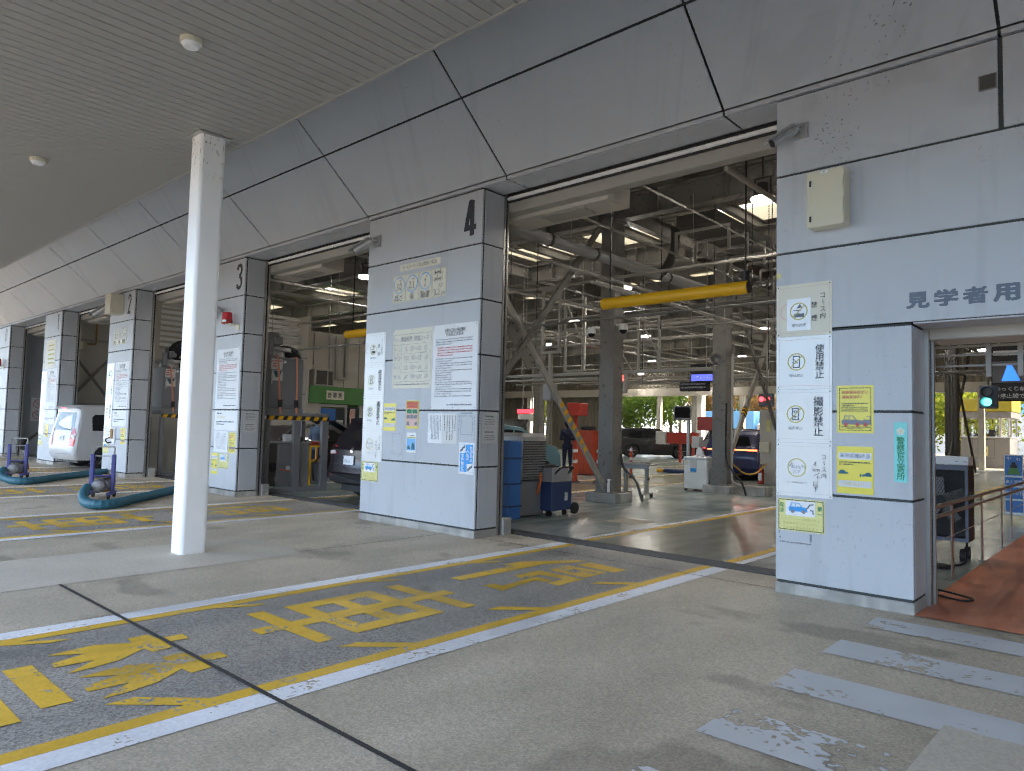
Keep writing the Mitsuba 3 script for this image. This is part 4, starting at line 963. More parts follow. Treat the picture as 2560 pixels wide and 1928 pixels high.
def beacon(x, z, label, s=1.0):
    t = thing('warning_beacon', label, 'beacon')
    obj('bracket', [box(x - 0.03, x + 0.20 * s, -0.17, -0.001, z - 0.035, z - 0.022), box(x + 0.14 * s, x + 0.24 * s, -0.02, -0.001, z - 0.14, z - 0.02)], 'cream', t)
    obj('base', cyl((x, -0.15, z - 0.02), (x, -0.15, z + 0.06 * s), 0.105 * s, 16), 'red', t, smooth=40)
    obj('lens', cyl((x, -0.15, z + 0.062 * s), (x, -0.15, z + 0.21 * s), 0.098 * s, 16, 0.088 * s), 'lamp_red', t, smooth=40)
    obj('badge', xf(flat(affinity.scale(Point(0, 0).buffer(0.035, quad_segs=5), 1.3, 0.8)), rotz(0.6) @ FRONT, (x + 0.06, -0.15 - 0.092 * s, z + 0.03)), 'paper', t)
beacon(-11.0, 3.43, 'red warning beacon on a bracket on the pier behind the white column')
beacon(-28.9, 3.3, 'red warning beacon at the far left edge on the leftmost pier', 1.2)
poster('tape_patch', 'small patch of yellow tape at the left edge of the wall over the right hand pier', 'tape', 0.002, 2.983, 0.044, 0.052, 'tape_yellow', [], thick=0.0008)
t = thing('intercom', 'brown handset box on the pier right of the white van', 'intercom')
obj('plate', bbox(-17.42, -17.12, -0.03, -0.001, 0.80, 1.24, 0.008), 'paper', t)
obj('handset', [bbox(-17.33, -17.21, -0.07, -0.031, 0.95, 1.2, 0.01)], 'wood', t)
obj('cord', tube(arc([(-17.33, -0.06, 0.98), (-17.45, -0.12, 0.92), (-17.4, -0.09, 0.84), (-17.28, -0.05, 0.86)], 6), 0.016, 6), 'black', t)

# ================================================================ things in the hall
NLAMP = 0
def bay_lamp(x, y, z=5.2):
    t = thing('bay_lamp', 'bright round lamp hanging under the hall roof', 'lamp', 'lamps hanging in rows under the hall roof')
    obj('housing', [cyl((x, y, z + 0.06), (x, y, z + 0.11), 0.19, 12, 0.15), cyl((x, y, z + 0.12), (x, y, z + 0.30), 0.09, 8)] + [box(x + a - 0.012, x + a + 0.012, y - 0.012, y + 0.012, z + 0.1, z + 0.38) for a in (-0.13, 0.13)] + [box(x - 0.15, x + 0.15, y - 0.02, y + 0.02, z + 0.38, z + 0.40)], 'steel_dark', t)
    obj('rod', box(x - 0.01, x + 0.01, y - 0.01, y + 0.01, z + 0.40, 6.4), 'steel_dark', t)
    obj('diffuser', cyl((x, y, z + 0.0), (x, y, z + 0.055), 0.155, 12, 0.185), 'white', t, emit=(11, 10.4, 9.4))
for x, ys in ((-7.55, (8.9, 18.0, 26.5)), (-12.2, (4.0, 12.8, 17.5, 26.4)), (-17.3, (17.6, 26.5, 33.0)), (-2.6, (8.9, 18.0, 28.5)), (-22.4, (8.6, 17.6, 27.1, 33.6)), (-27.7, (13.7, 24.0)), (-1.9, (4.2,))):
    for y in ys:
        bay_lamp(x, y)
# ducts and pipes
t = thing('vent_pipe', 'thick grey pipe running deep into the hall under the roof', 'pipe')
obj('pipe', tube(bend([(-5.35, 2.0, 5.15), (-5.35, 2.05, 4.88), (-5.35, 9.0, 4.95), (-5.35, 24.0, 5.2)], 0.22), 0.115, 12), 'midgrey', t, smooth=40)
for y in (3.0, 4.4, 6.8, 7.2, 10.5, 14.0):
    obj('collar', cyl((-5.35, y, 4.88 + (y - 2) * 0.011), (-5.35, y + 0.06, 4.88 + (y - 2) * 0.011), 0.128, 12), 'steel_dark', t, smooth=40)
obj('elbow', tube(bend([(-5.35, 6.9, 4.93), (-5.15, 6.95, 5.15), (-5.0, 6.95, 5.5), (-5.0, 6.95, 5.95)], 0.15), 0.10, 10), 'steel_dark', t, smooth=40)
PIPES = [((-5.5, 0.8, 4.55), (-5.5, 30, 4.6), 0.035), ((-4.9, 0.8, 5.3), (-4.9, 30, 5.35), 0.03), ((-6.9, 1, 4.3), (-6.9, 30, 4.3), 0.022), ((-6.8, 1, 4.25), (-6.8, 30, 4.25), 0.022), ((-4.4, 3, 4.0), (-4.4, 26, 4.0), 0.025), ((-4.3, 3, 4.0), (-4.3, 26, 4.0), 0.025),
         ((-9.2, 1, 4.9), (-9.2, 30, 4.9), 0.03), ((-1.0, 1, 4.6), (-1.0, 30, 4.6), 0.035), ((-3.0, 2, 5.2), (-3.0, 30, 5.2), 0.02), ((-11.9, 1, 4.4), (-11.9, 33, 4.4), 0.04), ((-13.5, 1, 5.0), (-13.5, 33, 5.0), 0.03), ((1.5, 1, 3.3), (1.5, 33, 3.3), 0.03)]
for i, (a, b, r) in enumerate(sorted(PIPES)):
    obj('conduit', cyl(a, b, r, 6), 'steel_light', label=f'thin pale conduit running the length of the hall, {ORD[i]} from the left', category='conduit', group='thin conduits along the hall')
XP = [(3.6, 3.45), (5.3, 4.6), (7.9, 4.35), (7.9, 3.9), (9.2, 5.0), (11.5, 4.2), (11.5, 3.5), (15.8, 4.0), (15.8, 3.3), (20.5, 4.3), (20.5, 3.6), (24.8, 3.9), (29.0, 4.4)]
for i, (y, z) in enumerate(XP):
    obj('cross_conduit', [cyl((-17.5, y, z), (5.0, y, z), 0.022 + 0.012 * (i % 3), 6)] + [box(x - 0.006, x + 0.006, y - 0.006, y + 0.006, z, 6.0) for x in np.arange(-16 + (i * 0.7) % 2, 4.5, 2.9)], 'steel_light' if i % 2 else 'steel', label=f'thin conduit hung on rods across the hall, {ORD[i]} from the front', category='conduit', group='hung conduits across the hall')
def tray(x0, x1, y, z, label):
    t = thing('cable_tray', label, 'cable tray')
    obj('rails', [box(x0, x1, y - 0.15, y - 0.13, z, z + 0.07), box(x0, x1, y + 0.13, y + 0.15, z, z + 0.07)], 'steel_light', t)
    obj('rungs', [box(x, x + 0.03, y - 0.13, y + 0.13, z, z + 0.02) for x in np.arange(x0, x1, 0.3)], 'steel_light', t, kind='stuff')
    obj('hanger', [box(x, x + 0.012, y - 0.006, y + 0.006, z, 6.4) for x in np.arange(x0 + 0.3, x1, 2.4)], 'steel_dark', t)
tray(-16, -6.2, 12.2, 4.7, 'pale cable tray hung across the hall left of the middle columns')
tray(-5.5, 5.0, 16.6, 4.5, 'pale cable tray hung across the right half of the hall')
tray(-22, -6.2, 24.0, 4.1, 'pale cable tray hung far back in the left half of the hall')
WIREAT = ['just left of the near column', 'behind the near column', 'just right of the near column', 'over the yellow bar, left', 'over the yellow bar, middle', 'over the yellow bar, third from its left end', 'over the yellow bar, right', 'behind the near cross brace', 'beyond the near cross brace', 'left of the second column', 'near the right hand pier', 'right of the second column', 'in the bay left of the wide pier, right', 'in the bay left of the wide pier, middle', 'in the bay left of the wide pier, left']
for i, (x, y) in enumerate([(-6.6, 4.2), (-6.3, 6.6), (-4.9, 6.2), (-4.3, 7.4), (-3.6, 8.6), (-3.2, 6.8), (-2.4, 9.8), (-7.6, 8.4), (-8.3, 11.0), (-6.9, 12.6), (-2.0, 12.0), (-4.6, 11.4), (-9.6, 6.4), (-11.0, 8.2), (-12.4, 9.9)]):
    obj('hanging_wire', cyl((x, y, 2.9 + 0.35 * (i % 4)), (x, y, 6.6), 0.009, 4), 'black', label=f'thin dark wire hanging from the roof {WIREAT[i]}', category='wire', group='wires hanging from the roof')
# ceiling ventilation duct boxes (dark, ladder like) on the right
t = thing('duct_grid', 'dark ladder like duct frames under the roof behind the yellow bar', 'duct')
for k in range(9):
    y = 6.2 + k * 0.85
    obj('frame', [box(-4.6, -3.4, y, y + 0.05, 5.55, 5.6), box(-4.6, -4.55, y, y + 0.05, 5.1, 5.6), box(-3.45, -3.4, y, y + 0.05, 5.1, 5.6)], 'steel_light', t)
obj('duct', box(-4.45, -3.6, 6.0, 14.0, 5.62, 5.86), 'steel_dark', t)
# height bar
t = thing('height_bar', 'yellow round height limit bar hanging across the bay beside the right hand pier', 'bar')
obj('bar', cyl((-3.42, 2.0, 3.37), (-1.16, 2.0, 3.37), 0.085, 18), 'yellow', t, smooth=40)
obj('end_cap', [cyl((-1.158, 2.0, 3.37), (-1.15, 2.0, 3.37), 0.078, 18), cyl((-1.152, 2.0, 3.40), (-1.10, 2.05, 3.46), 0.02, 6)], 'steel_dark', t)
obj('hanger', [cyl((-1.2, 2.0, 3.45), (-1.2, 2.0, 3.58), 0.05, 8), cyl((-1.2, 2.0, 3.58), (-1.2, 2.0, 6.4), 0.012, 4), cyl((-3.3, 2.0, 3.45), (-3.3, 2.0, 6.4), 0.012, 4)], 'black', t)
t = thing('height_bar', 'yellow round height limit bar hanging across the bay left of the wide middle pier', 'bar')
obj('bar', cyl((-10.0, 2.0, 3.37), (-6.9, 2.0, 3.37), 0.085, 18), 'yellow', t, smooth=40)
obj('hanger', [cyl((-9.8, 2.0, 3.45), (-9.8, 2.0, 6.4), 0.012, 4), cyl((-7.0, 2.0, 3.45), (-7.0, 2.0, 6.4), 0.012, 4)], 'black', t)
t = thing('curtain_rail', 'dark round rail beside the yellow height bar behind the right hand pier', 'rail')
obj('rail', [cyl((-0.9, 3.0, 3.55), (1.0, 3.0, 3.55), 0.05, 10)], 'steel_dark', t, smooth=40)
# cross braces
def flatbar(a, b, w=0.10, th=0.03, mat=None):
    a, b = np.array(a, float), np.array(b, float)
    d = (b - a); L = np.linalg.norm(d); d /= L
    n = np.cross(d, [1, 0, 0]); n /= np.linalg.norm(n)
    x = np.array([1.0, 0, 0])
    v = [p + n * s * w / 2 + x * q * th / 2 for p in (a, b) for s, q in ((-1, -1), (1, -1), (1, 1), (-1, 1))]
    return trimesh.convex.convex_hull(np.array(v))
def stripes(a, b, u0, u1, n, t, w=0.115, th=0.045):
    a, b = np.array(a, float), np.array(b, float)
    obj('guard', flatbar(a + (b - a) * u0, a + (b - a) * u1, w, th), 'black', t)
    for k in range(n):
        s = u0 + (u1 - u0) * (k + 0.2) / n; e = s + (u1 - u0) * 0.5 / n
        obj('stripe', flatbar(a + (b - a) * s, a + (b - a) * e, w + 0.004, th + 0.006), 'yellow', t)
t = thing('cross_brace', 'steel cross brace with a black and yellow guard left of the near steel column', 'brace')
A0, A1, B0, B1 = (-5.75, 5.55, 0.24), (-5.75, 1.0, 5.2), (-5.72, 0.9, 0.75), (-5.72, 5.3, 5.85)
obj('member', flatbar(A0, A1, 0.13, 0.05), 'steel_light', t); obj('member', flatbar(B0, B1, 0.12, 0.05), 'steel', t)
obj('gusset', flatbar((-5.735, 2.45, 3.35), (-5.735, 3.1, 2.65), 0.34, 0.02), 'steel', t)
obj('bolts', [cyl((-5.70, 2.5 + 0.12 * k, 3.33 - 0.13 * k), (-5.69, 2.5 + 0.12 * k, 3.33 - 0.13 * k), 0.022, 6) for k in range(7)], 'steel_dark', t)
stripes(A0, A1, 0.16, 0.36, 7, t)
t = thing('cross_brace', 'steel cross brace with yellow tape between the freezer and the white machine pillar', 'brace')
obj('member', flatbar((-5.3, 9.9, 0.3), (-5.5, 13.75, 4.9), 0.15, 0.06), 'steel_light', t); obj('member', flatbar((-5.3, 10.0, 5.85), (-5.5, 14.3, 1.0), 0.12, 0.05), 'steel', t)
stripes((-5.3, 9.9, 0.3), (-5.5, 13.75, 4.9), 0.36, 0.40, 2, t, 0.17, 0.09)
t = thing('cross_brace', 'dark cross brace seen through the visitors entrance', 'brace')
obj('member', flatbar((-2.2, 19.0, 0.3), (-2.2, 24.0, 5.5), 0.14, 0.05), 'steel_dark', t); obj('member', flatbar((-2.2, 24.0, 0.3), (-2.2, 19.0, 5.5), 0.14, 0.05), 'steel_dark', t)
t = thing('steel_column', 'dark ribbed steel column seen through the visitors entrance left of the booth', 'column')
obj('shaft', [box(-2.4, -2.05, 20.0, 20.35, 0, 6.0)] + [box(-2.38 + 0.09 * k, -2.35 + 0.09 * k, 19.95, 20.0, 0, 6.0) for k in range(4)], 'steel_dark', t)
# hanging square frames of white tubes
def portal(x0, x1, y, z0, z1, label, drop=None, stub=None):
    t = thing('tube_frame', label, 'hanging frame')
    r = 0.03
    obj('uprights', [box(x - r, x + r, y - r, y + r, z0, 6.3 if drop else z1) for x in (x0, x1)], 'steel_light', t)
    obj('bars', [box(x0 + r, x1 - r, y - r, y + r, z1 - 2 * r, z1), box(x0 + r, x1 - r, y - r, y + r, z0, z0 + 2 * r)], 'steel_light', t)
    if stub:
        obj('stem', [box((x0 + x1) / 2 - 0.04, (x0 + x1) / 2 + 0.04, y - 0.04, y + 0.04, stub, z0)], 'steel_light', t)
        obj('box', bbox((x0 + x1) / 2 - 0.12, (x0 + x1) / 2 + 0.12, y - 0.12, y + 0.12, stub - 0.36, stub, 0.01), 'midgrey', t)
portal(-7.92, -7.42, 6.0, 3.22, 4.75, 'white hanging tube frame with a box below it left of the near steel column', stub=2.5)
portal(-9.58, -8.92, 9.0, 3.08, 5.14, 'tall white hanging tube frame further back left of the near steel column')
portal(-7.18, -6.58, 9.0, 3.0, 4.42, 'white hanging tube frame between the two near steel columns')
portal(-4.6, -4.0, 11.0, 2.9, 4.4, 'white hanging tube frame right of the column behind the freezer')
STAYAT = ['tall left tube frame', 'tube frame between the columns', 'hanging rail']
for i, (a, b) in enumerate((((-9.6, 9.0, 5.1), (-8.9, 9.0, 3.7)), ((-7.0, 9.0, 4.1), (-6.58, 9.0, 3.4)), ((-10.4, 12, 5.0), (-9.2, 12, 3.2)))):
    obj('stay', cyl(a, b, 0.03, 6), 'steel_light', label=f'slanting white stay by the {STAYAT[i]}', category='stay', group='slanting stays')
t = thing('hanging_rail', 'long white horizontal rail across the hall at head height between the columns', 'rail')
obj('rail', [bbox(-13.0, -4.4, 7.6, 7.68, 2.84, 2.92, 0.008), bbox(-13.0, -7.2, 7.2, 7.26, 2.70, 2.75, 0.006)], 'steel_light', t)
obj('hanger', [box(x, x + 0.015, 7.63, 7.645, 2.92, 5.9) for x in (-12, -10, -8, -6.2, -4.6)], 'steel_light', t)
# probe frame hanging in the bay left of the wide pier
t = thing('probe_frame', 'tall hanging tube frame with cameras and a probe in the bay left of the wide pier', 'hanging frame')
X, Y = -11.6, 5.2
for i, (dx, dy) in enumerate(((0, 0), (0.45, 0.0), (1.35, 0.1), (1.75, 0.25))):
    obj('upright', box(X + dx - 0.03, X + dx + 0.03, Y + dy - 0.03, Y + dy + 0.03, 2.6 if i in (0, 3) else 3.2, 5.6), 'steel_light', t)
obj('rack', [box(X - 0.03, X + 1.8, Y - 0.03, Y + 0.03, 2.6, 2.66), box(X - 0.03, X + 1.8, Y - 0.03, Y + 0.03, 3.2, 3.26), box(X + 1.72, X + 1.78, Y - 0.03, Y + 0.9, 2.6, 2.66), box(X + 1.72, X + 1.78, Y - 0.03, Y + 0.9, 3.2, 3.26), box(X + 1.72, X + 1.78, Y + 0.85, Y + 0.9, 2.6, 3.26)], 'steel_light', t)
obj('clamp', [box(X + 0.35, X + 1.85, Y + 0.03, Y + 0.08, 4.35, 4.40), box(X + 0.35, X + 1.85, Y + 0.03, Y + 0.08, 3.92, 3.97), bbox(X + 0.37, X + 0.6, Y - 0.12, Y - 0.03, 5.15, 5.42, 0.02)], 'steel_dark', t)
obj('probe', [cyl((X + 1.0, Y, 2.5), (X + 1.0, Y, 3.2), 0.07, 8), trimesh.creation.icosphere(1, 0.12).apply_translation((X + 0.95, Y, 3.12)), box(X + 0.85, X + 1.25, Y - 0.04, Y + 0.04, 2.42, 2.48)], 'steel_dark', t)
obj('lamp_head', [bbox(X - 0.05, X + 0.3, Y - 0.15, Y + 0.1, 3.30, 3.48, 0.02), cyl((X + 0.55, Y - 0.08, 3.36), (X + 0.55, Y - 0.2, 3.36), 0.1, 10)], 'steel_light', t)
# rooms on the left
t = thing('partition_wall', 'beige panelled partition wall behind the far left bays', 'wall')
obj('wall', box(-40, -24.0, 6.0, 6.1, 0, 6.7), 'wall_beige', t)
obj('wall_low', box(-24.0, -18.0, 6.0, 6.1, 0, 5.0), 'wall_beige', t)
for z in (1.2, 2.4, 3.6, 4.8):
    obj('seam', box(-40, -18.0, 5.99, 6.0, z, z + 0.02), 'steel_dark', t)
for x in (-36, -32, -28.4, -25.9, -22.8, -20.6):
    obj('post', box(x, x + 0.12, 5.86, 5.98, 0, 6.2), 'steel_light', t)
t = thing('divider_wall', 'grey partition between the far left bays with no smoking signs', 'wall')
obj('wall', box(-24.1, -24.0, 0.6, 6.0, 0, 5.6), 'wall_beige', t)
obj('wall', box(-29.4, -29.3, 0.6, 6.0, 0, 5.6), 'panel', t)
obj('wall', box(-18.6, -18.5, 0.7, 6.0, 0, 3.5), 'wall_beige', t)
obj('wall', box(-18.6, -18.5, 0.7, 1.5, 3.5, 6.6), 'wall_beige', t)
for s in (-1, 1):
    obj('cross_stay', flatbar((-23.96 + 0.03 * s, 0.75, 2.85 - s * 0.9), (-23.96 + 0.03 * s, 2.15, 2.85 + s * 0.86), 0.09, 0.03), 'steel', t)
obj('rail', [box(-23.99, -23.94, 0.7, 6.0, zz, zz + 0.06) for zz in (1.9, 4.05)], 'steel_light', t)
obj('pipe', tube(bend([(-23.95, 1.55, 5.4), (-23.95, 1.55, 3.95), (-23.95, 1.0, 3.95)], 0.05), 0.03, 6), 'wood', t)
obj('lamp_box', [cyl((-23.9, 1.15, 3.75), (-23.9, 1.15, 4.0), 0.09, 10)], 'cream', t)
obj('brace_foot', flatbar((-29.27, 0.9, 0.4), (-29.27, 2.2, 1.6), 0.1, 0.03), 'steel', t)
t = thing('computer_room', 'room with a green fascia and blue door inside the left part of the hall', 'room')
RX = -18.05
obj('fascia', bbox(RX - 5.6, RX + 0.10, 6.12, 12.6, 2.14, 2.72, 0.01), 'green', t)
obj('wall', [box(RX - 0.12, RX, 6.12, 6.55, 0, 2.14), box(RX - 0.12, RX, 8.2, 12.5, 0, 2.14), box(RX - 5.5, RX, 12.4, 12.5, 0, 2.14)], 'wall_beige', t)
obj('upper_wall', box(RX - 0.5, RX - 0.4, 6.1, 12.5, 2.72, 4.6), 'wall_beige', t)
for y in np.arange(6.5, 12.5, 0.62):
    obj('upper_seam', box(RX - 0.40, RX - 0.385, y, y + 0.02, 2.72, 4.55), 'steel', t)
obj('upper_duct', [box(RX - 0.39, RX - 0.30, 7.35, 7.45, 3.1, 4.5), box(RX - 0.39, RX - 0.30, 7.75, 7.85, 3.1, 4.5), box(RX - 0.39, RX - 0.30, 7.35, 7.85, 3.02, 3.1)], 'steel_light', t)
obj('door', bbox(RX - 0.06, RX - 0.01, 6.62, 7.22, 0.02, 1.98, 0.005), 'blue', t)
obj('door_frame', [box(RX - 0.1, RX + 0.02, 6.55, 6.61, 0, 2.1), box(RX - 0.1, RX + 0.02, 7.60, 7.66, 0, 2.1), box(RX - 0.1, RX + 0.02, 6.55, 7.66, 2.04, 2.12)], 'galv', t)
obj('glass_panel', box(RX - 0.06, RX - 0.04, 7.24, 7.58, 0.1, 2.0), 'glass_tint', t)
obj('notice_sheet', sbox and box(RX - 0.036, RX - 0.03, 7.26, 7.54, 0.9, 1.6), 'paper_grey', t)
obj('glass_panel', box(RX - 0.06, RX - 0.04, 7.68, 8.2, 0.1, 2.04), 'glass_tint', t)
obj('sign_board', box(RX + 0.101, RX + 0.112, 6.75, 7.45, 2.28, 2.58), 'paper_cream', t, label='cream sign board with three characters')
obj('sign_lettering', xf(flat(ctext('計算室', 0.20, 0.35, 0.07, bold=2, gap=0.2, sx=0.85)), SIDE, (RX + 0.1135, 6.75, 2.28)), 'ink', t)
t = thing('cooler_unit', 'grey cooler unit standing on the green roof of the room', 'air conditioner')
obj('case', bbox(RX - 0.42, RX - 0.02, 6.35, 7.12, 2.73, 3.28, 0.01), 'steel_light', t)
obj('grille', [box(RX - 0.018, RX - 0.010, 6.42, 6.82, 2.78, 3.24), box(RX - 0.018, RX - 0.010, 6.88, 7.05, 2.78, 3.24)], 'steel_dark', t)
t = thing('no_smoking_sign', 'pink strip of four round pictograms beside the room door', 'sign')
obj('sheet', box(RX + 0.005, RX + 0.012, 7.78, 8.0, 0.6, 2.0), 'ink_pink', t)
for k in range(4):
    obj('ring', xf(flat(ring(0, 0, 0.085, 0.015)), SIDE, (RX + 0.0135, 7.89, 0.8 + k * 0.34)), 'ink_red', t)
for i, (x, z) in enumerate(((-23.99, 1.35), (-23.99, 0.95))):
    pass
t = thing('no_smoking_sign', 'white plate with two red prohibition rings on the wall behind the white van', 'sign')
obj('sheet', box(-29.299, -29.285, 1.08, 1.52, 1.28, 2.18), 'paper', t)
for z in (1.53, 1.96):
    obj('ring', xf(flat(union_all([ring(0, 0, 0.16, 0.026), line([(-0.11, 0.11), (0.11, -0.11)], 0.026)])), SIDE, (-29.283, 1.30, z)), 'ink_red', t)
t = thing('window_strip', 'bright louvred window strip high above the room on the left', 'window')
obj('louvre', [box(-18.6, -18.5, 1.5, 6.0, 3.6 + k * 0.16, 3.68 + k * 0.16) for k in range(9)], 'white', t)
# exhaust test cabinets standing on frames with hazard stripes
def cabinet_frame(x, y0, label, s=1.0, n=7):
    t = thing('gas_extractor', label, 'machine')
    L = 1.52
    def pbox(a0, a1, w0, w1, z0, z1, b=0.006):
        return bbox(x + w0, x + w1, y0 + a0, y0 + a1, z0, z1, b)
    obj('post', pbox(0.0, 0.10, -0.10, 0, 0, 1.54), 'frame_grey', t); obj('post', pbox(0.66, 0.82, -0.10, 0, 0, 1.52), 'frame_grey', t); obj('post', pbox(1.36, 1.52, -0.10, 0, 0, 1.52), 'frame_grey', t)
    for a in (0.0, 1.36):
        obj('post', pbox(a, a + 0.10, -0.95, -0.85, 0, 1.52), 'frame_grey', t)
    obj('base_rail', [pbox(0.10, 0.66, -0.08, 0, 0.0, 0.08), pbox(0.82, 1.36, -0.08, 0, 0.0, 0.08)], 'frame_grey', t)
    obj('top_plate', pbox(0, L, -0.95, 0.0, 1.62, 1.69), 'frame_grey', t)
    obj('hazard_band', box(x - 0.004, x + 0.012, y0, y0 + L, 1.53, 1.615), 'black', t)
    for k in range(n):
        a = y0 + 0.03 + k * 0.215
        g = Polygon([(a, 1.532), (a + 0.115, 1.532), (a + 0.155, 1.612), (a + 0.04, 1.612)])
        obj('hazard_stripe', xf(flat(g), SIDE, (x + 0.0135, 0, 0)), 'yellow', t)
    obj('cabinet', bbox(x - 0.75, x - 0.03, y0 + 0.02, y0 + 0.84, 1.78, 2.87, 0.012), 'frame_grey', t)
    obj('cabinet_foot', pbox(0.0, 0.86, -0.78, -0.02, 1.692, 1.778), 'grey', t)
    obj('door_edge', [box(x - 0.03, x - 0.022, y0 + 0.05, y0 + 0.80, 1.83, 1.836), box(x - 0.03, x - 0.022, y0 + 0.05, y0 + 0.80, 2.82, 2.826)], 'steel_dark', t)
    obj('handle', [cyl((x - 0.01, y0 + 0.09, 2.28), (x - 0.01, y0 + 0.09, 2.50), 0.012, 6)], 'galv', t)
    obj('plate', box(x - 0.03, x - 0.024, y0 + 0.07, y0 + 0.33, 2.60, 2.83), 'paper_grey', t)
    obj('plate_print', xf(flat(union_all(lines_of(0.02, 0.24, 0.165, 3, 0.055, 0.03, 700, (1, 2)))), SIDE, (x - 0.0232, y0 + 0.07, 2.60)), 'ink_red', t)
    obj('plate', box(x - 0.03, x - 0.024, y0 + 0.10, y0 + 0.34, 2.36, 2.575), 'paper_grey', t)
    obj('emblem', xf(flat(Polygon([(0.01, 0.205), (0.23, 0.205), (0.15, 0.07), (0.08, 0.07)])), SIDE, (x - 0.0232, y0 + 0.10, 2.36)), 'hose_teal', t)
    obj('small_tag', box(x - 0.03, x - 0.024, y0 + 0.36, y0 + 0.41, 2.74, 2.80), 'paper', t)
    for a0, a1, z0 in ((0.20, 0.30, 1.66), (0.66, 0.68, 1.66)):
        obj('strap', [tube([(x - 0.015, y0 + a0, 2.88), (x - 0.012, y0 + (a0 + a1) / 2 + 0.02, 2.2), (x + 0.012, y0 + a1, z0)], 0.022, 5), tube([(x - 0.015, y0 + a0, 2.88), (x - 0.7, y0 + a0, 2.89)], 0.022, 5)], 'strap', t)
        obj('buckle', bbox(x - 0.01, x + 0.03, y0 + a1 - 0.055, y0 + a1 + 0.035, 1.80, 1.96, 0.01), 'black', t)
    c = (x - 0.38, y0 + 0.30)
    obj('fan_flange', [cyl((*c, 2.88), (*c, 3.0), 0.24, 20), cyl((*c, 3.0), (*c, 3.08), 0.38, 22, 0.36)], 'galv', t, smooth=40)
    obj('motor', [cyl((*c, 3.085), (*c, 3.38), 0.13, 14), cyl((*c, 3.385), (*c, 3.42), 0.115, 14)] + [box(c[0] + 0.13 * math.cos(q) - 0.006, c[0] + 0.13 * math.cos(q) + 0.006, c[1] + 0.13 * math.sin(q) - 0.006, c[1] + 0.13 * math.sin(q) + 0.006, 3.1, 3.37) for q in np.arange(0, 6.28, 0.4)] + [box(c[0] + 0.12, c[0] + 0.24, c[1] - 0.08, c[1] + 0.08, 3.15, 3.32)], 'grey', t, smooth=40)
    pts = arc([(x - 0.38, y0 + 0.45, 3.0), (x - 0.36, y0 + 0.62, 3.02), (x - 0.34, y0 + 0.78, 2.95), (x - 0.33, y0 + 0.82, 2.80)], 8)
    obj('duct_hose', tube(pts, [0.13 + 0.012 * (k % 2) for k in range(len(pts))], 14), 'rubber', t)
    obj('side_column', bbox(x - 0.15, x - 0.02, y0 + 0.0, y0 + 0.1, 2.88, 3.25, 0.005), 'frame_grey', t)
    return t
cabinet_frame(-11.1, 0.85, 'grey extractor cabinet with orange straps on a hazard striped frame left of the black car')
cabinet_frame(-16.75, 0.95, 'grey extractor cabinet half hidden behind the white column')
def ribbed_hose(name, pts, r, label, rings=0.055, mat='hose_teal', n=9):
    t = thing(name, label, 'hose')
    p = arc(pts, n)
    seg = np.linalg.norm(np.diff(p, axis=0), axis=1); s = np.concatenate([[0], np.cumsum(seg)])
    m = int(s[-1] / (rings / 2))
    q = np.array([[np.interp(k * s[-1] / m, s, p[:, i]) for i in range(3)] for k in range(m + 1)])
    obj('hose', tube(q, [r * (1.0 if k % 2 else 0.86) for k in range(m + 1)], 16), mat, t)
    return t, q
t = thing('duct_hose', 'dark ribbed duct looping over the cabinet behind the white column', 'hose')
p = arc([(-17.4, 1.3, 2.6), (-17.2, 1.3, 3.15), (-16.9, 1.45, 3.45), (-16.7, 1.8, 3.3), (-16.7, 2.2, 3.0)], 9)
obj('hose', tube(p, [0.17 + 0.015 * (k % 2) for k in range(len(p))], 14), 'rubber', t)
# equipment crowded inside the frame of the left bay
t = thing('analyser_cabinet', 'grey analyser cabinet standing inside the hazard striped frame', 'machine')
obj('body', bbox(-11.75, -11.22, 1.20, 1.98, 0.10, 1.03, 0.01), 'grey', t)
obj('side', bbox(-11.73, -11.25, 1.02, 1.195, 0.12, 1.0, 0.01), 'steel_dark', t)
obj('top', bbox(-11.77, -11.2, 1.0, 2.0, 1.032, 1.06, 0.006), 'midgrey', t)
obj('display', [bbox(-11.5, -11.35, 1.46, 1.62, 1.062, 1.22, 0.01)], 'paper', t); obj('keypad', bbox(-11.6, -11.3, 1.68, 1.86, 1.062, 1.16, 0.01), 'steel_dark', t)
t = thing('air_compressor', 'dark air compressor with a round gauge low inside the hazard striped frame', 'compressor')
obj('tank', [cyl((-11.42, 0.98, 0.26), (-11.42, 1.55, 0.26), 0.16, 14)], 'hose_teal', t, smooth=40)
obj('pump', [bbox(-11.6, -11.3, 1.05, 1.3, 0.43, 0.62, 0.02), cyl((-11.3, 1.12, 0.52), (-11.24, 1.12, 0.52), 0.1, 12)], 'black', t)
obj('gauge', [cyl((-11.22, 1.46, 0.50), (-11.20, 1.46, 0.50), 0.05, 12)], 'paper', t); obj('name_plate', box(-11.262, -11.256, 1.12, 1.36, 0.20, 0.30), 'paper', t)
obj('hose', tube(arc([(-11.25, 1.2, 0.5), (-11.2, 1.35, 0.46), (-11.18, 1.52, 0.42)], 6), 0.012, 6), 'orange', t)
t = thing('tool_trolley', 'yellow trolley with dark apparatus inside the hazard striped frame', 'trolley')
obj('frame', [box(-11.6, -11.56, 1.98, 2.02, 0.1, 0.98), box(-11.25, -11.21, 1.98, 2.02, 0.1, 0.98), box(-11.6, -11.56, 2.36, 2.40, 0.1, 0.98), box(-11.25, -11.21, 2.36, 2.40, 0.1, 0.98), box(-11.6, -11.21, 1.98, 2.40, 0.94, 0.98), box(-11.6, -11.21, 1.98, 2.40, 0.62, 0.65)], 'yellow', t)
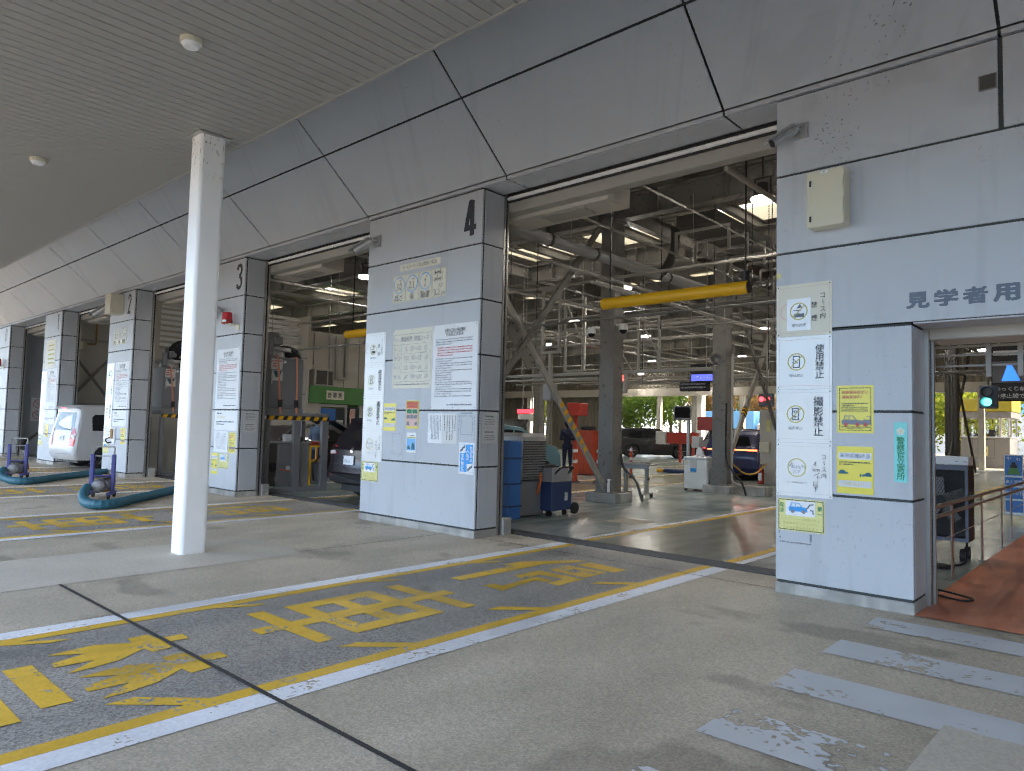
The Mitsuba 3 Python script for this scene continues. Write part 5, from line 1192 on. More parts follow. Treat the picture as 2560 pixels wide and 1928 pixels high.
obj('apparatus', [bbox(-11.55, -11.26, 2.03, 2.35, 0.12, 0.60, 0.02), bbox(-11.5, -11.3, 2.05, 2.3, 0.985, 1.08, 0.02)], 'grey', t)
obj('crossbar', bbox(-11.3, -11.24, 2.02, 2.3, 1.0, 1.06, 0.01), 'red', t)
obj('cable', tube(arc([(-11.2, 2.3, 0.8), (-11.15, 2.15, 0.7), (-11.18, 2.05, 0.5), (-11.2, 2.1, 0.2)], 6), 0.02, 6), 'black', t)
for k, (y, z, s) in enumerate(((0.98, 0.5, 0.1), (1.0, 0.75, 0.08), (2.05, 0.2, 0.12))):
    pass
t = thing('document_holder', 'tilted white document folder hanging beside the black car', 'folder')
obj('sheet', xf(bbox(-0.01, 0.0, -0.17, 0.17, -0.24, 0.24, 0.004), np.array([[1, 0, 0], [0, math.cos(0.45), math.sin(0.45)], [0, -math.sin(0.45), math.cos(0.45)]]), (-11.0, 2.62, 0.66)), 'paper_grey', t)
obj('print', xf(flat(union_all(lines_of(-0.08, 0.08, 0.02, 2, 0.05, 0.03, 640))), SIDE, (-10.995, 2.62, 0.66)), 'ink', t)
t = thing('red_bin', 'red open box standing behind the black car', 'box')
obj('body', [box(-13.2, -12.4, 5.0, 5.03, 0, 1.25), box(-13.2, -12.4, 5.6, 5.63, 0, 1.25), box(-12.43, -12.4, 5.03, 5.6, 0, 1.25), box(-13.2, -13.17, 5.03, 5.6, 0, 1.25)], 'red', t)
# left of the near column: blue tank, wrapped fan, compressor cart
t = thing('blue_drum_rack', 'blue upright panel behind the wrapped cooling fan', 'rack')
obj('panel', bbox(-5.62, -4.75, 1.45, 1.75, 0.05, 1.28, 0.02), 'blue', t); obj('band', [box(-5.63, -4.74, 1.44, 1.76, z, z + 0.02) for z in (0.25, 0.6, 1.0)], 'navy', t)
t = thing('wrapped_fan', 'cooling fan wrapped in clear plastic beside the blue cart', 'fan')
obj('wrapping', bbox(-5.75, -5.05, 2.05, 2.75, 0.62, 1.40, 0.06), 'wrapped', t)
obj('grille', [box(-5.045, -5.035, 2.1 , 2.70, 0.66 + 0.042 * k, 0.68 + 0.042 * k) for k in range(15)] + [box(-5.7, -5.1, 2.03, 2.042, 0.66 + 0.042 * k, 0.68 + 0.042 * k) for k in range(15)], 'steel_dark', t)
obj('base', bbox(-5.72, -5.08, 2.08, 2.72, 0.03, 0.60, 0.02), 'grey', t)
t = thing('compressor_cart', 'dark blue cart with a grey sloping top and coiled orange hose', 'cart')
CX0, CX1, CY0_, CY1_ = -5.42, -4.84, 2.62, 3.18
obj('body', bbox(CX0, CX1, CY0_, CY1_, 0.10, 0.58, 0.012), 'navy', t)
pr = trimesh.convex.convex_hull(np.array([[CX0, CY0_, 0.585], [CX1, CY0_, 0.585], [CX1, CY1_, 0.585], [CX0, CY1_, 0.585], [CX0, CY0_ + 0.02, 0.82], [CX1 - 0.02, CY0_ + 0.02, 0.82], [CX0, CY1_ - 0.1, 0.82], [CX1 - 0.02, CY1_ - 0.1, 0.82]]))
obj('hood', pr, 'midgrey', t)
obj('tray', [bbox(CX0 - 0.08, CX1 - 0.1, CY0_ - 0.06, CY0_ + 0.32, 0.825, 0.85, 0.005), bbox(CX0 + 0.1, CX0 + 0.3, CY0_, CY0_ + 0.15, 0.852, 0.92, 0.02), bbox(CX0 + 0.3, CX1 - 0.15, CY0_ + 0.1, CY0_ + 0.3, 0.852, 0.875, 0.008)], 'black', t)
obj('push_handle', tube(bend([(CX1 - 0.02, CY0_ + 0.1, 0.72), (CX1 + 0.12, CY0_ + 0.1, 0.84), (CX1 + 0.12, CY1_ - 0.1, 0.84), (CX1 - 0.02, CY1_ - 0.1, 0.72)], 0.06), 0.015, 6), 'black', t)
for i, (x, y) in enumerate(((CX0 + 0.1, CY0_ + 0.08), (CX1 - 0.1, CY0_ + 0.08), (CX1 - 0.1, CY1_ - 0.08), (CX0 + 0.1, CY1_ - 0.08))):
    obj('castor', [cyl((x - 0.02, y, 0.045), (x + 0.02, y, 0.045), 0.045, 10), box(x - 0.025, x + 0.025, y - 0.02, y + 0.02, 0.07, 0.1)], 'black', t)
obj('rear_wheel', cyl((CX1 + 0.0, CY1_ + 0.06, 0.12), (CX1 + 0.04, CY1_ + 0.06, 0.12), 0.1, 14), 'rubber', t)
obj('label_tag', box(CX1, CX1 + 0.004, CY0_ + 0.36, CY0_ + 0.44, 0.26, 0.40), 'paper_grey', t)
def coil(c, ax, rx, rz, n, r, jitter, seed):
    R = random.Random(seed); out = []
    for k in range(n * 20 + 1):
        q = k / 20 * 2 * math.pi
        j = 1 + jitter * math.sin(q * 0.37 + seed)
        out.append((c[0] + ax[0] * rx * math.cos(q) * j, c[1] + ax[1] * rx * math.cos(q) * j - 0.012 * (k / 20), c[2] + rz * math.sin(q) * j - 0.01 * (k / 20)))
    return tube(out, r, 7)
t = thing('orange_hose', 'coiled orange hose hanging on the front of the blue cart', 'hose')
obj('coil', coil((-5.16, 2.57, 0.60), (1, 0), 0.13, 0.22, 4, 0.016, 0.10, 2), 'orange', t)
obj('tail', tube(arc([(-5.1, 2.5, 0.40), (-5.3, 2.42, 0.2), (-5.55, 2.4, 0.05), (-5.75, 2.45, 0.02)], 8), 0.015, 6), 'orange', t)
t = thing('black_cable', 'black cables hanging over the left end of the blue cart', 'cable')
obj('coil', coil((-5.40, 2.54, 0.56), (1, 0), 0.10, 0.27, 5, 0.014, 0.15, 5), 'black', t)
t = thing('steel_table', 'narrow steel table on castors right of the near steel column', 'table')
obj('top', bbox(-6.55, -5.55, 6.95, 7.30, 0.72, 0.75, 0.006), 'galv', t)
obj('apron', [box(-6.5, -5.6, 6.98, 7.0, 0.64, 0.72)], 'galv', t)
for x in (-6.3, -5.75):
    obj('leg', [box(x - 0.035, x + 0.035, 7.09, 7.16, 0.10, 0.66)], 'steel_light', t)
    obj('foot', [box(x - 0.03, x + 0.03, 6.9, 7.35, 0.07, 0.10)], 'steel_light', t)
    for y in (6.93, 7.32):
        obj('castor', cyl((x - 0.02, y, 0.036), (x + 0.02, y, 0.036), 0.035, 8), 'black', t)
obj('knob', cyl((-5.71, 7.12, 0.42), (-5.68, 7.12, 0.42), 0.03, 8), 'black', t)
t = thing('tools', 'row of small bright tools lying on the steel table', 'tools')
obj('tool', [cyl((-6.4 + 0.16 * k, 7.05, 0.765), (-6.32 + 0.16 * k, 7.2, 0.765), 0.014, 6) for k in range(5)], 'chrome', t, kind='stuff')
t = thing('chest_freezer', 'white chest freezer with notices standing by the second column', 'freezer')
FR = rotz(math.radians(-3)); FO = (-5.92, 9.95, 0)
def fb(x0, x1, y0, y1, z0, z1, b=0.01):
    return xf(bbox(x0, x1, y0, y1, z0, z1, b), FR, FO)
obj('body', fb(-0.32, 0.32, -0.24, 0.32, 0.06, 0.80, 0.02), 'white', t); obj('lid', fb(-0.325, 0.325, -0.245, 0.325, 0.803, 0.865, 0.015), 'white', t)
for x in (-0.28, 0.28):
    for y in (-0.2, 0.28):
        obj('foot', fb(x - 0.03, x + 0.03, y - 0.03, y + 0.03, 0.0, 0.06, 0.005), 'rubber', t)
obj('notice', fb(-0.14, 0.06, -0.243, -0.241, 0.46, 0.78, 0.0005), 'paper_grey', t); obj('notice_print', fb(-0.12, 0.04, -0.246, -0.244, 0.49, 0.58, 0.0005), 'print_blue', t)
obj('notice', fb(-0.29, -0.18, -0.243, -0.241, 0.66, 0.76, 0.0005), 'paper_cream', t)
obj('vent_slots', [fb(0.321, 0.324, -0.14 + 0.05 * j, -0.11 + 0.05 * j, 0.14 + 0.035 * k, 0.15 + 0.035 * k, 0.0005) for k in range(5) for j in range(6)], 'ink', t)
t = thing('paper_stand', 'white leaflet holder and cloth lying on the freezer lid', 'stand')
obj('holder', [fb(-0.16, -0.02, -0.05, 0.06, 0.868, 0.90, 0.005), xf(bbox(-0.07, 0.07, -0.004, 0.004, 0, 0.20, 0.002), np.array([[0.95, 0, 0.3], [0, 1, 0], [-0.3, 0, 0.95]]), (-5.98, 9.97, 0.905))], 'paper', t)
obj('cloth', fb(0.02, 0.12, -0.04, 0.08, 0.868, 0.92, 0.02), 'white', t)
t = thing('spray_bottle', 'white spray bottle on the footing of the near column', 'bottle')
obj('body', [cyl((-5.62, 5.44, 0.215), (-5.62, 5.44, 0.40), 0.032, 10), cyl((-5.62, 5.44, 0.40), (-5.62, 5.44, 0.44), 0.032, 10, 0.012)], 'white', t, smooth=40)
obj('trigger', [box(-5.64, -5.60, 5.42, 5.46, 0.44, 0.485), box(-5.60, -5.56, 5.43, 5.45, 0.46, 0.48)], 'paper', t)
t = thing('machine_pillar', 'white upright machine pillar with notices at the left edge of the right hand pier', 'machine')
obj('body', bbox(-5.95, -5.45, 13.7, 14.2, 0.0, 2.2, 0.02), 'wall_beige', t); obj('switch_box', bbox(-5.92, -5.62, 13.6, 13.69, 0.95, 1.25, 0.01), 'cream', t); obj('hazard', [box(-5.97, -5.955, 13.72, 13.8, 1.5 + 0.1 * k, 1.55 + 0.1 * k) for k in range(5)], 'yellow', t)
obj('notice', [box(-5.75, -5.62, 13.693, 13.698, 1.55, 1.9)], 'tape_yellow', t)
t = thing('fire_extinguisher', 'red fire extinguisher at the foot of the white machine pillar', 'fire extinguisher')
obj('cylinder', [cyl((-5.80, 13.45, 0.04), (-5.80, 13.45, 0.44), 0.085, 12), cyl((-5.80, 13.45, 0.44), (-5.80, 13.45, 0.52), 0.085, 12, 0.03)], 'red', t, smooth=40)
obj('valve', [cyl((-5.80, 13.45, 0.52), (-5.80, 13.45, 0.57), 0.02, 8), box(-5.86, -5.72, 13.44, 13.46, 0.57, 0.60)], 'black', t); obj('label_sheet', box(-5.84, -5.74, 13.358, 13.362, 0.14, 0.36), 'paper', t)
t = thing('yellow_chain', 'yellow plastic chain sagging between the second column and the machine pillar', 'chain')
obj('chain', tube(arc([(-4.9, 9.6, 0.75), (-5.1, 10.8, 0.46), (-5.4, 12.2, 0.42), (-5.7, 13.6, 0.62)], 8), 0.022, 6), 'yellow', t)
t = thing('floor_cable', 'black cable running down the second column to a concrete block', 'cable')
obj('cable', tube(arc([(-4.93, 9.35, 2.2), (-4.93, 9.35, 0.9), (-4.75, 9.3, 0.6), (-4.55, 9.4, 0.3), (-4.5, 9.5, 0.02)], 8), 0.022, 6), 'black', t)
obj('conduit', tube(bend([(-4.9, 9.6, 3.4), (-4.9, 9.6, 0.25), (-4.6, 9.9, 0.2)], 0.2), 0.03, 8), 'steel_light', t)
obj('block', bbox(-4.75, -4.15, 9.75, 10.2, 0, 0.22, 0.01), 'plinth', t)
t = thing('column_cable', 'striped guarded cable bowing out at the right side of the near column', 'cable')
obj('cable', tube(arc([(-5.57, 5.8, 1.0), (-5.52, 5.85, 0.7), (-5.3, 5.95, 0.45), (-5.15, 6.0, 0.02)], 8), 0.026, 6), 'steel_dark', t)
for i, (x, y, lab) in enumerate(((-5.62, 5.5, 'round dome camera on the left side of the near steel column'), (-5.55, 5.9, 'round dome camera on the right side of the near steel column'))):
    t = thing('dome_camera', lab, 'camera')
    xx, yy, z = ((-5.98, 5.25, 3.48), (-5.44, 5.62, 3.56))[i]
    obj('housing', cyl((xx, yy, z), (xx, yy, z + 0.12), 0.10, 14, 0.085), 'white', t, smooth=40)
    obj('dome', trimesh.creation.icosphere(2, 0.075).apply_translation((xx, yy, z)), 'glass_dark', t, smooth=True)
    obj('arm', bbox(min(xx, -5.78), max(xx, -5.78), yy - 0.02, yy + 0.02, z + 0.10, z + 0.14, 0.004), 'white', t)
t = thing('horn_speaker', 'grey horn loudspeaker on the column behind the freezer', 'speaker')
obj('horn', [cyl((-5.12, 9.30, 3.24), (-5.08, 9.10, 3.23), 0.05, 14, 0.15, caps=False), cyl((-5.08, 9.112, 3.23), (-5.08, 9.118, 3.23), 0.05, 10)], 'midgrey', t, smooth=40)
obj('rim', cyl((-5.08, 9.10, 3.23), (-5.079, 9.095, 3.23), 0.155, 14, caps=False), 'steel_dark', t)
t = thing('monitor', 'tilted monitor on a post between the two near columns', 'monitor')
RT = rotz(math.radians(28)) @ np.array([[1, 0, 0], [0, math.cos(0.2), math.sin(0.2)], [0, -math.sin(0.2), math.cos(0.2)]])
obj('case', xf(bbox(-0.24, 0.24, 0, 0.12, -0.19, 0.19, 0.01), RT, (-7.0, 11.0, 2.02)), 'grey', t); obj('screen', xf(bbox(-0.20, 0.20, -0.008, -0.002, -0.15, 0.15, 0.002), RT, (-7.0, 11.0, 2.02)), 'glass_dark', t)
obj('post', box(-6.93, -6.86, 11.12, 11.19, 0, 1.95), 'galv', t)
t = thing('red_sign_box', 'red box sign behind the tilted monitor', 'sign')
obj('box', bbox(-7.6, -7.05, 13.0, 13.3, 1.55, 1.95, 0.02), 'red', t)
t = thing('led_board', 'dark display with red glowing digits right of the near column', 'display')
obj('case', bbox(-12.3, -11.5, 15.0, 15.2, 2.85, 3.55, 0.02), 'midgrey', t); obj('red_digits', xf(flat(union_all([sbox(0.02, 0.02, 0.60, 0.10), sbox(0.02, 0.14, 0.58, 0.22)] )), FRONT, (-12.15, 14.99, 3.27)), 'lamp_red', t, emit=(0.9, 0.04, 0.03)); obj('green_field', xf(flat(sbox(0, 0, 0.62, 0.2)), FRONT, (-12.2, 14.99, 3.0)), 'ink_green', t)
t = thing('led_board', 'dark message board hanging left of the second column', 'display')
obj('case', bbox(-8.75, -7.75, 14.0, 14.15, 2.80, 3.10, 0.01), 'black', t); obj('dots', [xf(flat(union_all(lines_of(0.05, 0.95, 0.2, 2, 0.11, 0.06, 660))), FRONT, (-8.75, 13.99, 2.80))], 'ink_soft', t)
t = thing('television', 'hanging television with a blue lit caption left of the second column', 'television')
obj('case', bbox(-7.85, -7.0, 13.0, 13.1, 3.0, 3.56, 0.02), 'black', t); obj('picture', xf(flat(sbox(0, 0, 0.74, 0.2)), FRONT, (-7.8, 12.99, 3.04)), 'ink', t, emit=(0.012, 0.015, 0.10)); obj('caption', xf(flat(ctext('スピード', 0.10, 0.37, 0.06)), FRONT, (-7.8, 12.985, 3.04)), 'paper', t)
t = thing('led_board', 'small red lit sign with a white plate far back at the left', 'display')
obj('case', bbox(-21.2, -20.0, 20.0, 20.2, 2.2, 2.45, 0.02), 'ink', t); obj('red_face', xf(flat(sbox(0, 0, 1.1, 0.2)), FRONT, (-21.15, 19.99, 2.22)), 'lamp_red', t, emit=(0.25, 0.01, 0.015)); obj('plate', box(-21.1, -20.1, 20.0, 20.05, 1.8, 2.18), 'paper_grey', t); obj('hanger', [box(x, x + 0.05, 20.1, 20.15, 2.45, 6) for x in (-20.9, -20.3)], 'steel', t)
for i, (x, y, w, h, z, lab) in enumerate(((-11.42, 12.05, 0.62, 0.55, 0.0, 'tall orange red cabinet left of the near column'),)):
    t = thing('red_cabinet', lab, 'cabinet')
    obj('body', bbox(x, x + w, y, y + h, 0.03, 1.46, 0.015), 'orange_red', t); obj('plinth', box(x + 0.02, x + w - 0.02, y + 0.02, y + h - 0.02, 0, 0.03), 'black', t); obj('door_gap', box(x + 0.30, x + 0.305, y - 0.002, y, 0.1, 1.42), 'black', t)
    obj('gear', bbox(x + 0.1, x + 0.5, y + 0.1, y + 0.4, 1.465, 1.6, 0.02), 'black', t)
t = thing('red_post_box', 'red and grey box on a thin red post behind the worker', 'machine')
obj('box', bbox(-13.35, -12.75, 14.0, 14.5, 1.98, 2.45, 0.02), 'red', t); obj('face', box(-13.38, -13.36, 14.02, 14.48, 2.0, 2.43), 'steel', t); obj('post', box(-13.12, -13.0, 14.1, 14.22, 0, 1.98), 'red', t)
for i in range(7):
    x, y = [(-9.9, 8.6), (-9.35, 9.3), (-9.28, 9.1), (-8.9, 9.7), (-8.4, 14.6), (-7.2, 12.6), (-9.6, 12.5)][i]
    t = thing('delineator_post', ['orange delineator post by the side of the teal car, nearest the wrapped fan', 'orange delineator post, left one of the close pair by the teal car', 'orange delineator post, right one of the close pair by the teal car', 'orange delineator post by the worker in navy', 'orange delineator post in front of the black saloon', 'orange post hidden behind the steel table', 'orange post by the tall red cabinet'][i], 'post')
    obj('base', cyl((x, y, 0), (x, y, 0.05), 0.15, 12, 0.11), 'black', t); obj('tube', cyl((x, y, 0.05), (x, y, 0.95), 0.042, 10), 'orange_red', t, smooth=40)
    obj('band', [cyl((x, y, z), (x, y, z + 0.09), 0.0435, 10) for z in (0.55, 0.84)], 'paper', t, smooth=40)
for i, (x, y) in enumerate(((-7.2, 16.8), (-8.3, 20.2), (-3.4, 15.5), (-6.5, 20.0), (-9.9, 16.2))):
    t = thing('wheel_stop', f'low navy and yellow floor block, ' + ['left of the freezer', 'far behind the steel table', 'right of the yellow chain', 'beyond the second column', 'in front of the black saloon'][i], 'floor block')
    obj('block', bbox(x - 0.7, x + 0.7, y, y + 0.25, 0.01, 0.13, 0.02), 'navy', t); obj('end', bbox(x - 0.98, x - 0.71, y, y + 0.25, 0.01, 0.12, 0.02), 'yellow', t)
# right: visitors side
t = thing('handrail', 'stainless steel handrail with flat posts along the orange walkway', 'handrail')
X = 1.08
obj('top_rail', tube(np.array([(X, 0.72, 0.815), (X, 3.5, 0.805), (X, 9.0, 0.79)]), 0.022, 12), 'stainless', t, smooth=40)
obj('mid_rail', tube(np.array([(X, 0.72, 0.715), (X, 9.0, 0.695)]), 0.019, 12), 'stainless', t, smooth=40)
obj('wire', cyl((X, 0.72, 0.47), (X, 9.0, 0.45), 0.005, 6), 'stainless', t)
for y in (2.0, 3.72, 5.25, 6.15, 7.6, 9.0):
    obj('post', [bbox(X - 0.006, X + 0.006, y - 0.045, y + 0.045, 0.01, 0.74, 0.002), trimesh.convex.convex_hull(np.array([[X + s, y + a, z] for s in (-0.006, 0.006) for a, z in ((-0.045, 0.74), (0.045, 0.74), (-0.015, 0.79), (0.015, 0.79))])), bbox(X - 0.045, X + 0.045, y - 0.03, y + 0.03, 0.0, 0.01, 0.002)], 'stainless', t)
    obj('knob', [cyl((X + 0.006, y, z), (X + 0.022, y, z), 0.012, 8) for z in (0.47, 0.20)], 'stainless', t)
t = thing('fan_unit', 'black mesh fronted cooling fan on wheels behind the handrail', 'fan')
def fan_box():
    x0, x1, y0, y1 = 0.50, 1.0, 3.35, 3.75
    x0 = 0.30
    obj('frame', [box(x0, x1, y0, y0 + 0.04, 1.10, 1.16), box(x0, x1, y0, y0 + 0.04, 0.24, 0.28), box(x0, x0 + 0.04, y0, y0 + 0.04, 0.28, 1.10), box(x1 - 0.03, x1, y0, y0 + 0.04, 0.28, 1.10)], 'slate', t)
    obj('case', [box(x0 + 0.02, x1 - 0.02, y1 - 0.02, y1, 0.26, 1.13), box(x0, x0 + 0.02, y0 + 0.04, y1, 0.26, 1.13), box(x1 - 0.02, x1, y0 + 0.04, y1, 0.26, 1.13), box(x0, x1, y0 + 0.04, y1, 1.13, 1.155), box(x0, x1, y0 + 0.04, y1, 0.24, 0.26)], 'black', t)
    g = []
    for k in range(-20, 42):
        a = x0 + k * 0.03
        for s in (1, -1):
            p = LineString([(a, 0.28), (a + 0.5 * 0.82 * 1.0, 1.10)]) if s == 1 else LineString([(a + 0.41, 0.28), (a, 1.10)])
            q = p.intersection(sbox(x0 + 0.04, 0.28, x1 - 0.03, 1.10))
            if q.length > 0.02:
                (u0, v0), (u1, v1) = q.coords[0], q.coords[-1]
                g.append(cyl((u0, y0 + 0.02 + 0.002 * s, v0), (u1, y0 + 0.02 + 0.002 * s, v1), 0.0035, 4, caps=False))
    obj('mesh_wires', g, 'black', t, kind='stuff')
    c = (0.66, 3.56, 0.70)
    obj('blade', [xf(bbox(0.06, 0.30, -0.006, 0.006, -0.07, 0.07, 0.003), np.array([[math.cos(q), 0, -math.sin(q)], [0, 1, 0], [math.sin(q), 0, math.cos(q)]]) @ np.array([[1, 0, 0], [0, 0.9, -0.43], [0, 0.43, 0.9]]), c) for q in (0.4, 1.66, 2.9, 4.2, 5.4)], 'galv', t)
    obj('hub', cyl((c[0], 3.52, c[2]), (c[0], 3.66, c[2]), 0.07, 12), 'black', t)
fan_box()
for x, y, r in ((0.42, 3.42, 0.14), (0.42, 3.72, 0.14), (0.93, 3.42, 0.075), (0.93, 3.7, 0.075)):
    obj('wheel', [cyl((x - 0.025, y, r), (x + 0.025, y, r), r, 18)], 'rubber', t, smooth=40); obj('hub_cap', cyl((x - 0.028, y, r), (x + 0.028, y, r), r * 0.55, 14), 'grey', t)
t = thing('white_box', 'long white box lying on top of the black fan unit', 'box')
obj('carton', bbox(0.60, 1.0, 3.42, 3.70, 1.16, 1.265, 0.006), 'paper', t); obj('slot', [box(0.86, 0.90, 3.415, 3.4195, 1.20, 1.207), box(0.94, 0.98, 3.415, 3.4195, 1.20, 1.207)], 'ink', t)
t = thing('blue_crate', 'dark blue crate on the fan unit beside the white box', 'crate')
obj('body', bbox(0.34, 0.585, 3.42, 3.7, 1.16, 1.33, 0.01), 'navy', t)
t = thing('cable_coil', 'coil of black cable lying on the floor below the fan unit', 'cable')
obj('coil', [xf(coil((0, 0, 0), (1, 0), 0.2, 0.12, 5, 0.014, 0.2, 3), np.array([[1, 0, 0], [0, 0, 1], [0, 0.3, 0]]), (0.72, 2.75, 0.03)), tube(arc([(0.9, 2.8, 0.02), (1.0, 3.1, 0.03), (0.98, 3.35, 0.12), (0.96, 3.5, 0.3)], 8), 0.012, 6)], 'black', t)
t = thing('floor_cable', 'thin black cable loop lying at the edge of the orange floor', 'cable')
obj('cable', tube(arc([(1.0, 1.05, 0.02), (1.12, 0.95, 0.025), (1.36, 0.85, 0.025), (1.42, 1.0, 0.025), (1.25, 1.15, 0.02), (1.05, 1.25, 0.02)], 8), 0.009, 6), 'black', t)
t = thing('yellow_bin', 'small yellow and white container at the foot of the right hand pier', 'container')
obj('body', cyl((1.03, 1.1, 0.0), (1.03, 1.1, 0.12), 0.09, 14), 'white', t, smooth=40); obj('lid', cyl((1.03, 1.1, 0.121), (1.03, 1.1, 0.24), 0.085, 14, 0.07), 'yellow', t, smooth=40)
t = thing('traffic_light', 'hanging traffic light glowing green seen through the visitors entrance', 'traffic light')
obj('box', bbox(0.26, 0.54, 9.0, 9.14, 2.06, 2.49, 0.015), 'slate', t)
obj('green_lens', cyl((0.385, 8.985, 2.18), (0.385, 8.998, 2.18), 0.075, 20), 'turquoise', t, emit=(0.03, 0.42, 0.32)); obj('dark_lens', cyl((0.385, 8.985, 2.37), (0.385, 8.998, 2.37), 0.075, 20), 'grey', t)
for z in (2.18, 2.37):
    obj('visor', cyl((0.385, 8.998, z), (0.385, 8.86, z), 0.088, 18, 0.088, caps=False), 'slate', t, smooth=40)
obj('hanger', cyl((0.385, 9.07, 2.49), (0.385, 9.07, 6.0), 0.02, 6), 'steel', t)
t = thing('traffic_light', 'traffic light glowing red beside the white machine pillar', 'traffic light')
obj('box', bbox(-5.92, -5.50, 13.55, 13.68, 2.28, 2.66, 0.015), 'slate', t); obj('red_lens', [cyl((-5.83 + 0.17 * k, 13.535, 2.50), (-5.83 + 0.17 * k, 13.548, 2.50), 0.07, 14) for k in range(2)], 'lamp_red', t, emit=(0.6, 0.02, 0.025)); obj('post', box(-5.73, -5.69, 13.62, 13.66, 2.66, 6), 'steel', t)
t = thing('guide_display', 'dark display with a blue road arrow picture and white guidance lettering', 'display')
obj('case', bbox(-0.25, 0.65, 13.9, 14.05, 2.42, 3.75, 0.02), 'black', t)
obj('grey_field', xf(flat(sbox(0, 0, 0.84, 0.52)), FRONT, (-0.22, 13.89, 2.86)), 'grey', t); obj('arrow_picture', xf(flat(Polygon([(0.16, 0.02), (0.28, 0.40), (0.38, 0.40), (0.54, 0.02)])), FRONT, (-0.20, 13.885, 2.88)), 'print_blue', t, emit=(0.004, 0.02, 0.12))
obj('lettering', xf(flat(union_all([affinity.translate(text('ゆっくり前進', 0.125, bold=1.0)[0], 0.02, 0.20), affinity.translate(text('の停止線でとま', 0.125, bold=1.0)[0], 0.0, 0.03)])), FRONT, (-0.20, 13.885, 2.46)), 'paper', t)
obj('strip', xf(flat(sbox(0, 0, 0.8, 0.12)), FRONT, (-0.2, 13.89, 3.52)), 'paper_grey', t)
t = thing('floor_sign', 'blue and white floor sign about entry speed behind the handrail', 'sign')
obj('board', bbox(0.62, 0.92, 9.0, 9.03, 0.12, 1.22, 0.01), 'galv', t); obj('blue_field', xf(flat(union_all([sbox(0.02, 0.72, 0.28, 1.08), sbox(0.02, 0.54, 0.28, 0.69), sbox(0.02, 0.30, 0.28, 0.51), sbox(0.02, 0.06, 0.28, 0.27)])), FRONT, (0.62, 8.998, 0.12)), 'blue', t)
obj('picture', xf(flat(union_all([Polygon([(0.05, 0.74), (0.10, 0.90), (0.20, 0.90), (0.25, 0.74)])])), FRONT, (0.62, 8.994, 0.12)), 'green', t); obj('car_picture', xf(flat(union_all([sbox(0.10, 0.86, 0.20, 0.92), sbox(0.12, 0.92, 0.18, 0.96)])), FRONT, (0.62, 8.990, 0.12)), 'ink', t)
obj('lettering', xf(flat(union_all([ctext('中　心', 0.07, 0.15, 1.0), ctext('進入速度', 0.06, 0.15, 0.585), ctext('4km/h', 0.09, 0.15, 0.37)])), FRONT, (0.62, 8.990, 0.12)), 'paper', t)
t = thing('entrance_grille', 'bare steel grid frame hanging in the visitors entrance', 'frame')
obj('upright', [box(x - 0.02, x + 0.02, 0.98, 1.02, 2.06, 2.36) for x in (1.12, 1.57, 1.81)], 'steel_light', t)
obj('bar', [box(1.1, 5.0, 1.03, 1.05, z, z + 0.018) for z in (2.16, 2.26, 2.34)], 'steel_light', t)
# booth beyond the hall
t = thing('guard_booth', 'grey booth with a yellow roof band and wide windows beyond the hall', 'booth')
def bb(*a): return bbox(*a)
BX0, BX1, BY0, BY1 = -5.0, -2.85, 37.6, 40.6
obj('roof_band', bb(BX0 - 0.12, BX1 + 0.12, BY0 - 0.12, BY1 + 0.12, 2.95, 3.62, 0.02), 'booth_band', t); obj('eave', bb(BX0 - 0.08, BX1 + 0.08, BY0 - 0.08, BY1 + 0.08, 2.62, 2.945, 0.02), 'booth_wall', t)
obj('lower_wall', bb(BX0, BX1, BY0, BY1, 0.0, 1.56, 0.02), 'booth_wall', t); obj('sill', bb(BX0 - 0.04, BX1 + 0.04, BY0 - 0.04, BY1 + 0.04, 1.57, 1.63, 0.01), 'galv', t)
for x in (BX0 + 0.05, BX1 - 0.4, BX1 - 0.05):
    obj('mullion', box(x - 0.04, x + 0.04, BY0 + 0.02, BY0 + 0.1, 1.63, 2.62), 'galv', t)
for y in (BY0 + 1.0, BY1 - 0.05):
    obj('mullion', box(BX1 - 0.1, BX1 - 0.02, y - 0.04, y + 0.04, 1.63, 2.62), 'galv', t)
obj('pane', box(BX0 + 0.1, BX1 - 0.1, BY0 + 0.05, BY0 + 0.06, 1.63, 2.62), 'pane', t); obj('desk_gear', [bb(BX0 + 1.1, BX0 + 1.5, BY0 + 0.4, BY0 + 0.6, 1.64, 2.0, 0.02), bb(BX0 + 0.3, BX0 + 0.8, BY0 + 0.4, BY0 + 0.6, 1.64, 1.8, 0.02)], 'black', t)
obj('plaque', box(BX0 + 0.85, BX0 + 1.2, BY0 - 0.012, BY0 - 0.004, 0.62, 1.12), 'tape_yellow', t); obj('plaque_emblem', xf(flat(affinity.translate(text('NO', 0.24, bold=3, sx=0.8)[0], 0.02, 0.18)), FRONT, (BX0 + 0.84, BY0 - 0.014, 0.62)), 'ink', t)
obj('door_outline', xf(flat(frame(0.0, 0.0, 1.0, 1.0, 0.02)), FRONT, (BX0 + 0.5, BY0 - 0.004, 0.5)), 'steel_dark', t)
t = thing('parked_truck', 'white and blue box truck standing outside beyond the far doors', 'truck')
obj('box_body', bbox(-21.4, -17.3, 39.6, 41.6, 1.75, 3.0, 0.03), 'sky_blue', t); obj('chassis', box(-21.6, -17.2, 39.7, 41.5, 0.5, 1.70), 'white', t); obj('cab', bbox(-17.2, -15.7, 39.7, 41.5, 0.45, 2.2, 0.12), 'car_white', t); obj('cab_window', box(-16.9, -16.1, 39.66, 39.69, 1.4, 2.0), 'glass_dark', t)
for x in (-20.6, -16.6):
    obj('wheel', cyl((x, 39.6, 0.42), (x, 39.9, 0.42), 0.42, 16), 'rubber', t)
